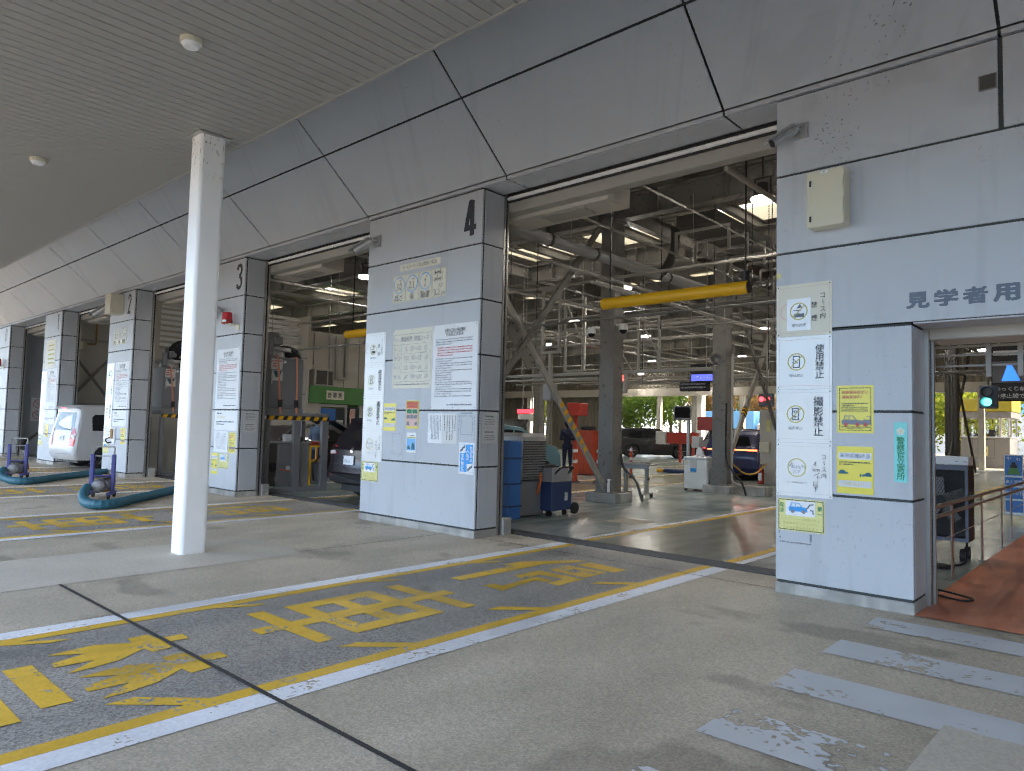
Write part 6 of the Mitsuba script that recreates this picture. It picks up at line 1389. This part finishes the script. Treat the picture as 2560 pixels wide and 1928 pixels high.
t = thing('far_building', 'pale building with a blue strip far beyond the hall', 'building')
obj('wall', box(-40, 30, 75, 85, 0, 9.0), 'wall_beige', t); obj('blue_strip', box(-40, 30, 74.9, 74.98, 4.0, 5.0), 'sky_blue', t)
t = thing('equipment_stand', 'grey box and round fan on a slim stand in front of the black saloon', 'stand')
obj('box', bbox(-9.05, -8.75, 15.4, 15.7, 0.95, 1.35, 0.02), 'paper_grey', t); obj('fan', [cyl((-8.45, 15.4, 1.1), (-8.45, 15.5, 1.1), 0.17, 16)], 'midgrey', t); obj('stem', box(-8.42, -8.36, 15.45, 15.5, 0.1, 0.95), 'black', t); obj('foot', box(-8.8, -8.0, 15.3, 15.65, 0.01, 0.1), 'navy', t)
t = thing('red_equipment', 'red framed equipment standing far back near the far doors', 'machine')
obj('frame', [box(-14.6, -14.5, 24.6, 24.7, 0, 1.5), box(-13.9, -13.8, 24.6, 24.7, 0, 1.5), box(-15.2, -13.6, 24.5, 24.8, 0.9, 1.45)], 'red', t); obj('case', bbox(-15.8, -15.25, 24.4, 24.9, 0.85, 1.5, 0.03), 'paper_grey', t)

# ================================================================ vehicles and people
def car(label, L, W, prof, glass, mat, place, rz, wheel_r=0.32, wb=(0.8, 3.4), tumble=0.16, belt=0.95, lamps=None, category='car', rear=None, arch=True):
    """prof: side outline (x from the rear, z); glass: list of side window outlines in the same drawing"""
    t = thing('parked_car', label, category)
    R, O = rotz(rz), np.array(place, float)
    P = Polygon(prof)
    if arch:
        for x in wb:
            P = P.difference(Point(x, wheel_r).buffer(wheel_r * 1.16, quad_segs=6)).difference(sbox(x - wheel_r, -1, x + wheel_r, wheel_r * 0.4))
    P = max(getattr(P, 'geoms', [P]), key=lambda g: g.area)
    H = P.bounds[3]
    ring_ = np.array(LineString(P.exterior.coords).segmentize(0.12).coords)[:-1]
    cx, cz = L / 2, 0.35 * H
    def half(z):
        return W / 2 * (1 - tumble * max(0.0, (z - belt) / (H - belt)) ** 1.2) * (1 - 0.05 * max(0, (0.45 - z) / 0.45))
    def pull(x, s):
        return x + (cx - x) * (1 - s)
    st = [(-1.0, 0.955), (-0.97, 0.978), (-0.90, 0.992), (-0.7, 0.998), (0.0, 1.0), (0.7, 0.998), (0.90, 0.992), (0.97, 0.978), (1.0, 0.955)]
    V, n = [], len(ring_)
    for s, k in st:
        for x, z in ring_:
            V.append([cx + (x - cx) * k, s * half(z) , cz + (z - cz) * (k if z > cz else 1)])
    F = []
    for i in range(len(st) - 1):
        for j in range(n):
            a, b = i * n + j, i * n + (j + 1) % n
            F += [[a, b, b + n], [a, b + n, a + n]]
    cap = Polygon(ring_)
    v2, f2 = trimesh.creation.triangulate_polygon(cap, engine='earcut')
    def side_sheet(geom, off, s):
        v, f = trimesh.creation.triangulate_polygon(Polygon(LineString(geom.exterior.coords).segmentize(0.15).coords), engine='earcut')
        w = [[cx + (x - cx) * 0.955, s * (half(z) + off), cz + (z - cz) * (0.955 if z > cz else 1)] for x, z in v]
        m = tm(w, f)
        a = np.array(w)[f]
        nn = np.cross(a[:, 1] - a[:, 0], a[:, 2] - a[:, 0])[:, 1]
        m.faces = np.where((nn * s < 0)[:, None], f[:, ::-1], f)
        return m
    b = tm(V, F)
    body = trimesh.util.concatenate([b, side_sheet(cap, 0, -1), side_sheet(cap, 0, 1)])
    obj('body', xf(body, R, O), mat, t, smooth=28)
    obj('underside', xf(box(0.25, L - 0.25, -W / 2 + 0.22, W / 2 - 0.22, 0.18, 0.75), R, O), 'black', t)
    for s in (-1, 1):
        for g in glass:
            obj('side_window', xf(side_sheet(Polygon(g), 0.006, s), R, O), 'glass_dark', t)
        for x in wb:
            y0, y1 = s * (W / 2 - 0.22), s * (W / 2 - 0.02)
            obj('tyre', xf(cyl((x, min(y0, y1), wheel_r), (x, max(y0, y1), wheel_r), wheel_r, 22), R, O), 'rubber', t, smooth=40)
            yy = s * (W / 2 - 0.012)
            sp = [xf(box(-0.02, 0.02, -0.005, 0.005, 0.03, wheel_r * 0.66), np.array([[math.cos(q), 0, math.sin(q)], [0, 1, 0], [-math.sin(q), 0, math.cos(q)]]), (x, yy, wheel_r)) for q in np.arange(5) * 2 * math.pi / 5]
            rim = [cyl((x, yy - 0.008, wheel_r), (x, yy + 0.008, wheel_r), wheel_r * 0.70, 20, caps=False), cyl((x, yy - 0.006, wheel_r), (x, yy + 0.006, wheel_r), 0.05, 10)]
            obj('rim', xf(cat(sp + rim), R, O), 'alloy', t)
    def back(name, geom, mat_, xoff=None, lean=0.0, emit=None, thick=0.0):
        """something on the rear face: geom in (y, z)"""
        g = Polygon(LineString(geom.exterior.coords).segmentize(0.2).coords) if geom.geom_type == 'Polygon' else geom
        out = []
        for q in getattr(g, 'geoms', [g]):
            v, f = trimesh.creation.triangulate_polygon(q, engine='earcut')
            w = []
            for y, z in v:
                hits = P.boundary.intersection(LineString([(-1, z), (L, z)]))
                xs = [h.coords[0][0] for h in getattr(hits, 'geoms', [hits]) if h.geom_type == 'Point']
                x = min(xs) if xs else 0.0
                s = abs(y) / half(z)
                k = np.interp(s, [0, 0.7, 0.9, 0.97, 1.0], [1, 0.998, 0.992, 0.978, 0.955])
                w.append([cx + (x - cx) * k - (xoff or 0.006), -y, cz + (z - cz) * (k if z > cz else 1)])
            a = np.array(w)[f]
            nn = np.cross(a[:, 1] - a[:, 0], a[:, 2] - a[:, 0])[:, 0]
            f = np.where((nn > 0)[:, None], f[:, ::-1], f)
            out.append(tm(w, f))
        return obj(name, xf(cat(out), R, O), mat_, t, emit=emit)
    if rear:
        rear(t, back, R, O)
    return t
# white minivan entering the second bay from the left: heading +y
def van_rear(t, back, R, O):
    back('rear_window', Polygon([(-0.66, 1.10), (0.66, 1.10), (0.60, 1.62), (-0.60, 1.62)]), 'glass_dark')
    for s in (-1, 1):
        back('tail_lamp', Polygon([(s * 0.56, 0.66), (s * 0.82, 0.66), (s * 0.84, 0.98), (s * 0.74, 1.16), (s * 0.62, 1.18)]), 'lamp_red', xoff=0.014)
        back('lamp_lens', Polygon([(s * 0.62, 0.90), (s * 0.80, 0.90), (s * 0.80, 0.98), (s * 0.64, 0.98)]), 'lamp_clear', xoff=0.018)
        back('lit_lamp', Polygon([(s * 0.58, 0.68), (s * 0.80, 0.68), (s * 0.81, 0.86), (s * 0.58, 0.86)]), 'lamp_red', xoff=0.02, emit=(0.35, 0.02, 0.02))
    back('number_plate', sbox(-0.17, 0.80, 0.17, 0.96), 'paper', xoff=0.02)
    back('plate_digits', affinity.translate(text('37', 0.10, bold=1.5)[0], -0.02, 0.83), 'ink_green', xoff=0.024)
    back('spoiler_lamp', sbox(-0.10, 1.72, 0.10, 1.75), 'lamp_red', xoff=0.06, emit=(0.4, 0.03, 0.03))
    back('bumper_line', sbox(-0.74, 0.425, 0.74, 0.435), 'ink_soft')
VAN = [(0.12, 0.26), (0.04, 0.34), (0.0, 0.50), (0.02, 0.72), (0.05, 0.98), (0.08, 1.10), (0.17, 1.62), (0.16, 1.72), (0.05, 1.76), (0.25, 1.83), (1.0, 1.86), (2.6, 1.85), (3.3, 1.74), (3.9, 1.22), (4.4, 1.05), (4.55, 0.85), (4.6, 0.5), (4.55, 0.28), (4.4, 0.22)]
VANG = [[(0.42, 1.12), (1.25, 1.12), (1.25, 1.60), (0.50, 1.60), (0.42, 1.52)], [(1.40, 1.12), (2.35, 1.12), (2.35, 1.60), (1.40, 1.60)], [(2.45, 1.12), (3.55, 1.12), (3.15, 1.58), (2.45, 1.60)]]
van_place = (-20.652, -0.272, 0.0, math.radians(95.4))
car('white minivan with red tail lamps entering the bay left of the third pier', 4.6, 1.72, VAN, VANG, 'car_white', van_place[:3], van_place[3], 0.325, (0.86, 3.7), 0.13, 1.0, category='van', rear=van_rear)
# black car in the bay left of the wide pier
def suv_rear(t, back, R, O):
    back('rear_window', Polygon([(-0.62, 1.08), (0.62, 1.08), (0.52, 1.46), (-0.52, 1.46)]), 'glass_dark')
    for s in (-1, 1):
        back('tail_lamp', Polygon([(s * 0.58, 0.90), (s * 0.84, 0.88), (s * 0.84, 1.06), (s * 0.66, 1.06)]), 'lamp_red', xoff=0.012)
        back('lamp_lens', Polygon([(s * 0.62, 0.90), (s * 0.82, 0.89), (s * 0.82, 0.96), (s * 0.64, 0.97)]), 'lamp_clear', xoff=0.016)
        back('reflector', sbox(min(s * 0.70, s * 0.80), 0.44, max(s * 0.70, s * 0.80), 0.50), 'lamp_red', xoff=0.016, emit=(0.3, 0.01, 0.01))  # bumper reflector given its own red glow instead of reflecting
    back('number_plate', sbox(-0.34, 0.70, -0.01, 0.87), 'paper', xoff=0.016)
    back('plate_digits', affinity.translate(text('81-0', 0.085, bold=1.2)[0], -0.30, 0.73), 'slate', xoff=0.02)
    back('emblem', ring(-0.10, 0.98, 0.05, 0.012), 'chrome', xoff=0.016)
    back('bumper_trim', sbox(-0.80, 0.36, 0.80, 0.52), 'black', xoff=0.02)
SUV = [(0.2, 0.30), (0.06, 0.36), (0.0, 0.55), (0.05, 0.72), (0.06, 0.98), (0.16, 1.12), (0.42, 1.52), (0.40, 1.60), (1.2, 1.66), (2.4, 1.64), (3.4, 1.16), (4.3, 1.0), (4.6, 0.75), (4.62, 0.4), (4.4, 0.26)]
SUVG = [[(0.65, 1.12), (1.5, 1.12), (1.5, 1.54), (0.75, 1.52)], [(1.56, 1.12), (2.9, 1.12), (2.35, 1.54), (1.56, 1.56)]]
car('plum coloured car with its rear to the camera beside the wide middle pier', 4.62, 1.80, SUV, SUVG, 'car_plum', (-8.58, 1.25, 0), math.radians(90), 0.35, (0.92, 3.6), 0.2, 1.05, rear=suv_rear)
# teal hatchback behind the wrapped fan, seen from its right side (heading +y)
TEAL = [(0.15, 0.25), (0.03, 0.4), (0.0, 0.7), (0.05, 1.0), (0.22, 1.45), (0.5, 1.56), (1.5, 1.60), (2.4, 1.52), (3.1, 1.12), (3.75, 0.98), (3.95, 0.7), (3.95, 0.4), (3.8, 0.22)]
TEALG = [[(0.45, 1.02), (1.05, 1.02), (1.05, 1.44), (0.55, 1.42)], [(1.12, 1.00), (2.0, 0.98), (2.0, 1.47), (1.12, 1.48)], [(2.07, 0.98), (3.0, 1.0), (2.35, 1.44), (2.07, 1.47)]]
car('teal hatchback standing behind the plastic wrapped fan', 3.95, 1.68, TEAL, TEALG, 'car_teal', (-10.75, 5.3, 0), math.radians(88), 0.30, (0.7, 3.2), 0.16, 0.98)
# far vehicles
SAL = [(0.15, 0.25), (0.0, 0.5), (0.03, 0.92), (0.6, 1.0), (1.2, 1.38), (2.4, 1.44), (3.2, 1.02), (4.2, 0.9), (4.45, 0.65), (4.4, 0.25)]
SALG = [[(0.95, 1.0), (1.75, 1.0), (1.75, 1.34), (1.3, 1.32)], [(1.82, 1.0), (2.95, 1.0), (2.4, 1.34), (1.82, 1.36)]]
car('black car turned sideways far back between the two near columns', 4.45, 1.76, SUV, SUVG, 'car_black', (-19.9, 26.8, 0), math.radians(38), 0.36, (0.92, 3.6), 0.2, 1.0)
def wag_rear(t, back, R, O):
    back('rear_window', Polygon([(-0.60, 1.05), (0.60, 1.05), (0.50, 1.45), (-0.50, 1.45)]), 'glass_dark')
    for s in (-1, 1):
        back('tail_lamp', Polygon([(s * 0.35, 0.86), (s * 0.82, 0.92), (s * 0.82, 1.02), (s * 0.40, 0.96)]), 'lamp_red', xoff=0.012, emit=(0.30, 0.01, 0.012))
    back('trim', sbox(-0.6, 0.99, 0.6, 1.02), 'chrome', xoff=0.012)
    back('bumper_trim', sbox(-0.80, 0.36, 0.80, 0.52), 'black', xoff=0.02)
car('black estate car with two red tail lamps far back beside the second column', 4.6, 1.84, SUV, SUVG, 'car_black', (-8.9, 17.4, 0), math.radians(91), 0.34, (0.92, 3.6), 0.2, 1.0, rear=wag_rear)
car('black car half hidden behind the second column with its side windows shining', 4.6, 1.8, SUV, SUVG, 'car_black', (-8.0, 21.5, 0), math.radians(70), 0.34, (0.92, 3.6), 0.2, 1.0)
def blue_rear(t, back, R, O):
    back('light_bar', sbox(-0.80, 0.94, 0.80, 0.99), 'lamp_red', xoff=0.014, emit=(0.8, 0.06, 0.02))
    back('rear_window', Polygon([(-0.60, 1.08), (0.60, 1.08), (0.50, 1.38), (-0.50, 1.38)]), 'glass_dark')
car('dark blue car with a glowing red light bar left of the machine pillar', 4.2, 1.76, TEAL, TEALG, 'car_blue', (-7.25, 14.6, 0), math.radians(95), 0.32, (0.75, 3.2), 0.18, 1.0, rear=blue_rear)
t = thing('open_bonnet', 'raised black bonnet of a car half hidden behind the wide pier', 'car bonnet')
obj('panel', xf(bbox(-0.7, 0.7, 0.0, 1.0, -0.015, 0.015, 0.01), rotz(math.radians(20)) @ np.array([[1, 0, 0], [0, 0.93, -0.36], [0, 0.36, 0.93]]), (-14.4, 11.6, 1.42)), 'car_black', t)
car('black car with its bonnet raised behind the hazard striped frame', 4.5, 1.76, SAL, SALG, 'car_black', (-15.3, 2.4, 0), math.radians(90), 0.33, (0.85, 3.5), 0.18, 0.98)
t = thing('car_bonnet_strip', 'open black car lid with a bright edge behind the hazard striped frame', 'car lid')
obj('panel', xf(bbox(-0.65, 0.65, 0.0, 1.1, -0.02, 0.02, 0.01), np.array([[1, 0, 0], [0, 0.90, 0.43], [0, -0.43, 0.90]]), (-15.4, 5.0, 1.55)), 'car_black', t); obj('edge', xf(bbox(0.655, 0.675, 0.0, 1.1, -0.02, 0.02, 0.004), np.array([[1, 0, 0], [0, 0.90, 0.43], [0, -0.43, 0.90]]), (-15.4, 5.0, 1.55)), 'chrome', t)

# people: joints with radii, hulls of spheres, smoothed into one body
import manifold3d as m3
def blob(bones, step=0.035, it=8):
    """bones: (p, r, q, s) pairs of spheres; one continuous smoothed surface"""
    out = None
    for p, r, q, s in bones:
        a = m3.Manifold.sphere(r, 14).translate(list(map(float, p))); b = m3.Manifold.sphere(s, 14).translate(list(map(float, q)))
        h = m3.Manifold.batch_hull([a, b])
        out = h if out is None else out + h
    m = out.refine_to_length(step).to_mesh()
    tmn = trimesh.Trimesh(m.vert_properties[:, :3], m.tri_verts, process=True)
    trimesh.smoothing.filter_taubin(tmn, lamb=0.5, nu=0.53, iterations=it)
    return tmn
def hand(w, d, s, side):
    """hand at wrist w, pointing along d: palm, four bent fingers and a thumb"""
    d = np.array(d, float); d /= np.linalg.norm(d)
    u = np.cross(d, side); u /= np.linalg.norm(u)
    w = np.array(w, float); pal = w + d * 0.085 * s
    bones = [(w, 0.024 * s, pal, 0.030 * s)]
    for k, (o, L) in enumerate(((-0.030, 0.065), (-0.010, 0.078), (0.010, 0.074), (0.029, 0.058))):
        a = pal + u * o * s; b = a + d * L * 0.5 * s; c = b + (d * 0.7 + np.array(side) * 0.6) * L * 0.5 * s
        bones += [(a, 0.0095 * s, b, 0.0088 * s), (b, 0.0088 * s, c, 0.0078 * s)]
    th = w + d * 0.03 * s
    bones.append((th, 0.014 * s, th - u * 0.045 * s + d * 0.035 * s, 0.0095 * s))
    return bones
def person(label, x, y, face, J_, shirt, trousers, hair='hair', cap=None, hgt=1.70):
    """face: direction in degrees (0 = +x); J_: joint offsets in the person's own frame (x right, y forward, z up)"""
    t = thing('person', label, 'person')
    R, O = rotz(math.radians(face - 90)), np.array([x, y, 0.0])
    k = hgt / 1.70
    g = lambda n: np.array(J_[n], float) * k
    torso = [(g('hipL'), 0.10, g('hipR'), 0.10), (g('pelvis'), 0.125, g('waist'), 0.118), (g('waist'), 0.118, g('chest'), 0.14), (g('chest'), 0.14, g('neck'), 0.06), (g('shL'), 0.062, g('shR'), 0.062), (g('chest'), 0.12, g('shL'), 0.06), (g('chest'), 0.12, g('shR'), 0.06)]
    arms = []
    for s in 'LR':
        arms += [(g('sh' + s), 0.062, g('el' + s), 0.047), (g('el' + s), 0.047, g('wr' + s), 0.036)]
    obj('shirt', xf(blob(torso + arms), R, O), shirt, t, smooth=True)
    legs = []
    for s in 'LR':
        legs += [(g('hip' + s), 0.098, g('kn' + s), 0.066), (g('kn' + s), 0.066, g('an' + s), 0.048)]
    legs += [(g('hipL'), 0.10, g('hipR'), 0.10)]
    obj('trousers', xf(blob(legs), R, O), trousers, t, smooth=True)
    hc = g('head')
    fwd = np.array([0, 1.0, 0])
    hb = [(hc + [0, -0.012, 0.03], 0.088, hc + [0, 0.02, -0.045], 0.062), (hc + [0, 0.055, -0.07], 0.036, hc + [0, 0.03, 0.0], 0.06), (g('neck'), 0.050, hc + [0, -0.01, -0.05], 0.052), (hc + [0, 0.085, -0.015], 0.012, hc + [0, 0.102, -0.03], 0.014), (hc + [0.088, 0.0, -0.01], 0.016, hc + [0.088, -0.005, 0.02], 0.016), (hc + [-0.088, 0.0, -0.01], 0.016, hc + [-0.088, -0.005, 0.02], 0.016), (hc + [0.022, 0.088, -0.06], 0.008, hc + [-0.022, 0.088, -0.06], 0.008)]
    obj('head', xf(blob(hb, 0.02, 4), R, O), 'skin', t, smooth=True)
    obj('eyes', xf(cat([trimesh.creation.icosphere(1, 0.011).apply_translation(hc + [s * 0.032, 0.082, 0.012]) for s in (-1, 1)]), R, O), 'ink', t)
    hr = [(hc + [0, -0.028, 0.045], 0.093, hc + [0, 0.012, 0.062], 0.086), (hc + [0, -0.05, 0.02], 0.082, hc + [0, -0.045, -0.045], 0.058)]
    obj('hair', xf(blob(hr, 0.025, 4), R, O), hair, t, smooth=True)
    if cap:
        cp = blob([(hc + [0, -0.01, 0.065], 0.098, hc + [0, 0.0, 0.085], 0.085)], 0.025, 4)
        br = trimesh.convex.convex_hull(np.array([[hc[0] + a, hc[1] + b, hc[2] + 0.055 + c] for a, b in ((-0.07, 0.07), (0.07, 0.07), (-0.045, 0.165), (0.045, 0.165)) for c in (0, 0.008)]))
        obj('cap', xf(cat([cp, br]), R, O), cap, t, smooth=35)
    hb = []
    for s, q in (('L', (0.5, 0.5, 0)), ('R', (-0.5, 0.5, 0))):
        d = g('wr' + s) - g('el' + s)
        obj('hand', xf(blob(hand(g('wr' + s), d, 1.0, np.array(q)), 0.008, 2), R, O), 'skin', t, smooth=True)
    for s in 'LR':
        a = g('an' + s); a = a - [0, 0, a[2] - 0.055]
        obj('shoe', xf(blob([(a + [0, -0.03, 0], 0.05, a + [0, 0.13, -0.015], 0.038), (a + [0, -0.03, 0], 0.05, a + [0, 0, 0.05], 0.045)], 0.03, 3), R, O), 'black', t, smooth=True)
    return t
STAND = dict(pelvis=(0, 0, 0.92), waist=(0, 0.01, 1.06), chest=(0, 0.01, 1.24), neck=(0, 0.02, 1.44), head=(0, 0.04, 1.585), hipL=(-0.085, 0, 0.88), hipR=(0.085, 0, 0.88), knL=(-0.10, 0.02, 0.48), knR=(0.10, 0.02, 0.48), anL=(-0.12, -0.02, 0.09), anR=(0.12, 0.0, 0.09),
             shL=(-0.175, 0, 1.375), shR=(0.175, 0, 1.375), elL=(-0.235, 0.02, 1.10), elR=(0.235, 0.02, 1.10), wrL=(-0.17, 0.24, 1.04), wrR=(0.16, 0.26, 1.06))
READ = {**STAND, 'head': (0, 0.075, 1.57), 'elL': (-0.24, -0.02, 1.11), 'elR': (0.24, -0.02, 1.11), 'wrL': (-0.10, 0.24, 1.12), 'wrR': (0.09, 0.26, 1.14)}
person('worker in dark navy overalls and cap standing by the teal car', -12.25, 12.65, 140, READ, 'cloth_navy', 'cloth_navy', cap='cloth_navy', hgt=1.74)
person('man in a dark jacket holding a white sheet far back by the machine pillar', -8.6, 18.3, 100, STAND, 'cloth_black', 'cloth_khaki', hgt=1.72)
t = thing('clipboard', 'white sheet on a board held by the man in the dark jacket', 'clipboard')
obj('board', xf(bbox(-0.12, 0.12, -0.005, 0.005, -0.16, 0.16, 0.002), np.eye(3), (-8.38, 18.1, 0.86)), 'paper', t)
person('man in a blue grey striped work shirt behind the hazard striped frame, seen from behind', -13.5, 3.6, 95, READ, 'cloth_blue', 'cloth_navy', hgt=1.66)

# exhaust fan trolleys with teal hoses on the forecourt
def fan_trolley(place, rz, label):
    t = thing('fan_trolley', label, 'trolley')
    R, O = rotz(rz), np.array(place, float)
    def o(n, m, mat, smooth=False):
        obj(n, xf(cat(m), R, O), mat, t, smooth=smooth)
    for s in (-1, 1):
        o('post', bbox(s * 0.175 - 0.035, s * 0.175 + 0.035, -0.035, 0.035, 0.07, 0.80, 0.012), 'trolley_blue')
        o('foot', bbox(s * 0.175 - 0.035, s * 0.175 + 0.035, -0.34, 0.22, 0.07, 0.12, 0.008), 'trolley_blue')
        o('castor', [cyl((s * 0.175 - 0.02, -0.29, 0.055), (s * 0.175 + 0.02, -0.29, 0.055), 0.055, 12), box(s * 0.175 - 0.025, s * 0.175 + 0.025, -0.31, -0.27, 0.05, 0.09)], 'black')
        o('castor', [cyl((s * 0.175 - 0.02, 0.18, 0.055), (s * 0.175 + 0.02, 0.18, 0.055), 0.055, 12)], 'black')
    o('crossbar', bbox(-0.139, 0.139, -0.03, 0.03, 0.36, 0.42, 0.006), 'trolley_blue')
    o('handle', tube(bend([(-0.175, 0, 0.80), (-0.16, 0.12, 0.94), (0.16, 0.12, 0.94), (0.175, 0, 0.80)], 0.05), 0.016, 8), 'galv', True)
    o('handle_bar', cyl((-0.17, 0.0, 0.77), (0.17, 0.0, 0.77), 0.010, 8), 'galv', True)
    o('fan_drum', [cyl((0, -0.22, 0.24), (0, 0.24, 0.24), 0.125, 24)], 'galv', True)
    o('drum_rim', [cyl((0, 0.20, 0.25), (0, 0.30, 0.25), 0.17, 24)], 'wood', True)
    o('outlet', [cyl((0, -0.22, 0.24), (0, -0.34, 0.22), 0.11, 20)], 'midgrey', True)
    o('motor_top', bbox(-0.12, 0.12, -0.1, 0.14, 0.36, 0.40, 0.01), 'black')
    return t
fan_trolley((-11.84, -1.98, 0.0), math.radians(60), 'blue exhaust fan trolley with a teal hose in the middle of the forecourt')
fan_trolley((-17.42, -2.02, 0.0), math.radians(62), 'blue exhaust fan trolley with a teal hose at the far left edge')
ribbed_hose('exhaust_hose', [(-11.66, -2.28, 0.22), (-11.2, -2.48, 0.14), (-10.5, -2.66, 0.085), (-9.98, -2.66, 0.085), (-9.98, -2.38, 0.085), (-10.5, -1.9, 0.085), (-11.27, -1.16, 0.085), (-12.2, -0.3, 0.085)], 0.08, 'thick ribbed teal hose lying on the ground towards the white column', 0.075)
ribbed_hose('exhaust_hose', [(-17.25, -2.32, 0.22), (-16.7, -2.5, 0.13), (-15.95, -2.52, 0.085), (-15.35, -2.46, 0.085), (-15.42, -2.12, 0.085), (-16.17, -1.46, 0.085), (-16.87, -0.75, 0.085), (-17.7, 0.1, 0.085)], 0.08, 'thick ribbed teal hose lying in front of the white van', 0.075)
t = thing('blue_reel', 'dark blue hose reel cage at the foot of the far left bay', 'reel')
obj('drum', [cyl((-22.9 + 0.12 * k, 3.2, 0.35), (-22.84 + 0.12 * k, 3.2, 0.35), 0.24, 14) for k in range(5)], 'navy', t); obj('cage', [box(-23.0, -22.3, 2.9, 2.93, z, z + 0.04) for z in (0.05, 0.62)] + [box(x, x + 0.03, 2.9, 2.93, 0.05, 0.64) for x in (-23.0, -22.33)], 'galv', t)

# ================================================================ outside beyond the far end
def tree(x, y, h, r, mat, label, group, n=1500, seed=0, trunk=0.16, low=0.28):
    R = np.random.default_rng(seed)
    t = thing('tree', label, 'tree', group)
    cl = 26
    cc = R.normal(size=(cl, 3)); cc /= np.linalg.norm(cc, axis=1, keepdims=True)
    cc *= R.uniform(0.35, 1.0, (cl, 1))
    cen = np.array([x, y, h * (low + (1 - low) / 2)])
    cc = cen + cc * np.array([r, r, h * (1 - low) / 2])
    br = [tube([[x, y, 0], [x + 0.1, y, h * 0.3], [x, y + 0.1, h * 0.55]], [trunk, trunk * 0.75, trunk * 0.45], 7)]
    for c in cc[:12]:
        s = np.array([x, y, R.uniform(0.22, 0.55) * h])
        br.append(tube([s, (s + c) / 2 + [0, 0, 0.15], c], [trunk * 0.4, trunk * 0.22, 0.015], 5))
    obj('trunk', br, 'bark', t)
    which = R.integers(0, cl, n)
    p = cc[which] + R.normal(size=(n, 3)) * r * 0.24
    a = R.normal(size=(n, 3)); a /= np.linalg.norm(a, axis=1, keepdims=True)
    b = np.cross(a, R.normal(size=(n, 3))); b /= np.linalg.norm(b, axis=1, keepdims=True)
    s = R.uniform(0.07, 0.16, (n, 1)) * (0.6 + 0.1 * r)
    v = np.stack([p - a * s * 1.5, p + b * s * 0.7, p + a * s * 1.5, p - b * s * 0.7], 1).reshape(-1, 3)
    i = np.arange(n) * 4
    f = np.vstack([np.stack([i, i + 1, i + 2], 1), np.stack([i, i + 2, i + 3], 1)])
    obj('crown', tm(v, f), mat, t)
TR = np.random.default_rng(5)
kinds = [('leaf_dark', 'dark green tree in the belt beyond the far doors'), ('leaf_mid', 'mid green sunlit tree in the belt beyond the far doors'), ('leaf_lime', 'yellow green backlit tree in the belt beyond the far doors'), ('leaf_rust', 'tree with rusty autumn leaves in the belt beyond the far doors')]
k = 0
for row, (y0, hh) in enumerate(((43.0, 5.2), (47.5, 7.5), (53.0, 10.0))):
    for i in range(13):
        x = -46 + i * 4.0 + row * 1.7 + TR.uniform(-0.7, 0.7)
        if x > -4 and row == 0:
            continue
        w = [1, 2, 2, 0, 1, 2, 3][int(TR.integers(0, 7))] if row < 2 else [0, 1, 0, 2][int(TR.integers(0, 4))]
        tree(x, y0 + TR.uniform(-1, 1), hh * TR.uniform(0.85, 1.15), TR.uniform(1.7, 2.5), kinds[w][0], kinds[w][1].replace(' in the belt', f', {ORD[i]} from the left in the {("front", "middle", "back")[row]} row')[:200], kinds[w][0].replace('leaf_', '') + ' trees beyond the far doors', n=2600, seed=100 + k)
        k += 1
R = np.random.default_rng(9)
n = 9000
p = np.column_stack([R.uniform(-48, -8, n), R.uniform(40.6, 42.2, n), R.uniform(0.05, 1.0, n) ** 0.8])
p[:, 2] *= 0.75 + 0.35 * np.sin(p[:, 0] * 1.7)
a = R.normal(size=(n, 3)); a /= np.linalg.norm(a, axis=1, keepdims=True)
b = np.cross(a, R.normal(size=(n, 3))); b /= np.linalg.norm(b, axis=1, keepdims=True)
s = 0.09
v = np.stack([p - a * s * 1.4, p + b * s * 0.7, p + a * s * 1.4, p - b * s * 0.7], 1).reshape(-1, 3)
i = np.arange(n) * 4
obj('hedge', tm(v, np.vstack([np.stack([i, i + 1, i + 2], 1), np.stack([i, i + 2, i + 3], 1)])), 'leaf_lime', label='low sunlit hedge in front of the tree belt', category='hedge', kind='stuff')

for i in range(11):
    tree(-42 + i * 8.5 + TR.uniform(-1.5, 1.5), -46 + TR.uniform(-3, 3), TR.uniform(7, 10), TR.uniform(3.0, 4.2), 'leaf_dark', f'dark tree across the yard behind the viewer, {ORD[i]} from the left', 'trees across the yard', n=1500, seed=700 + i)
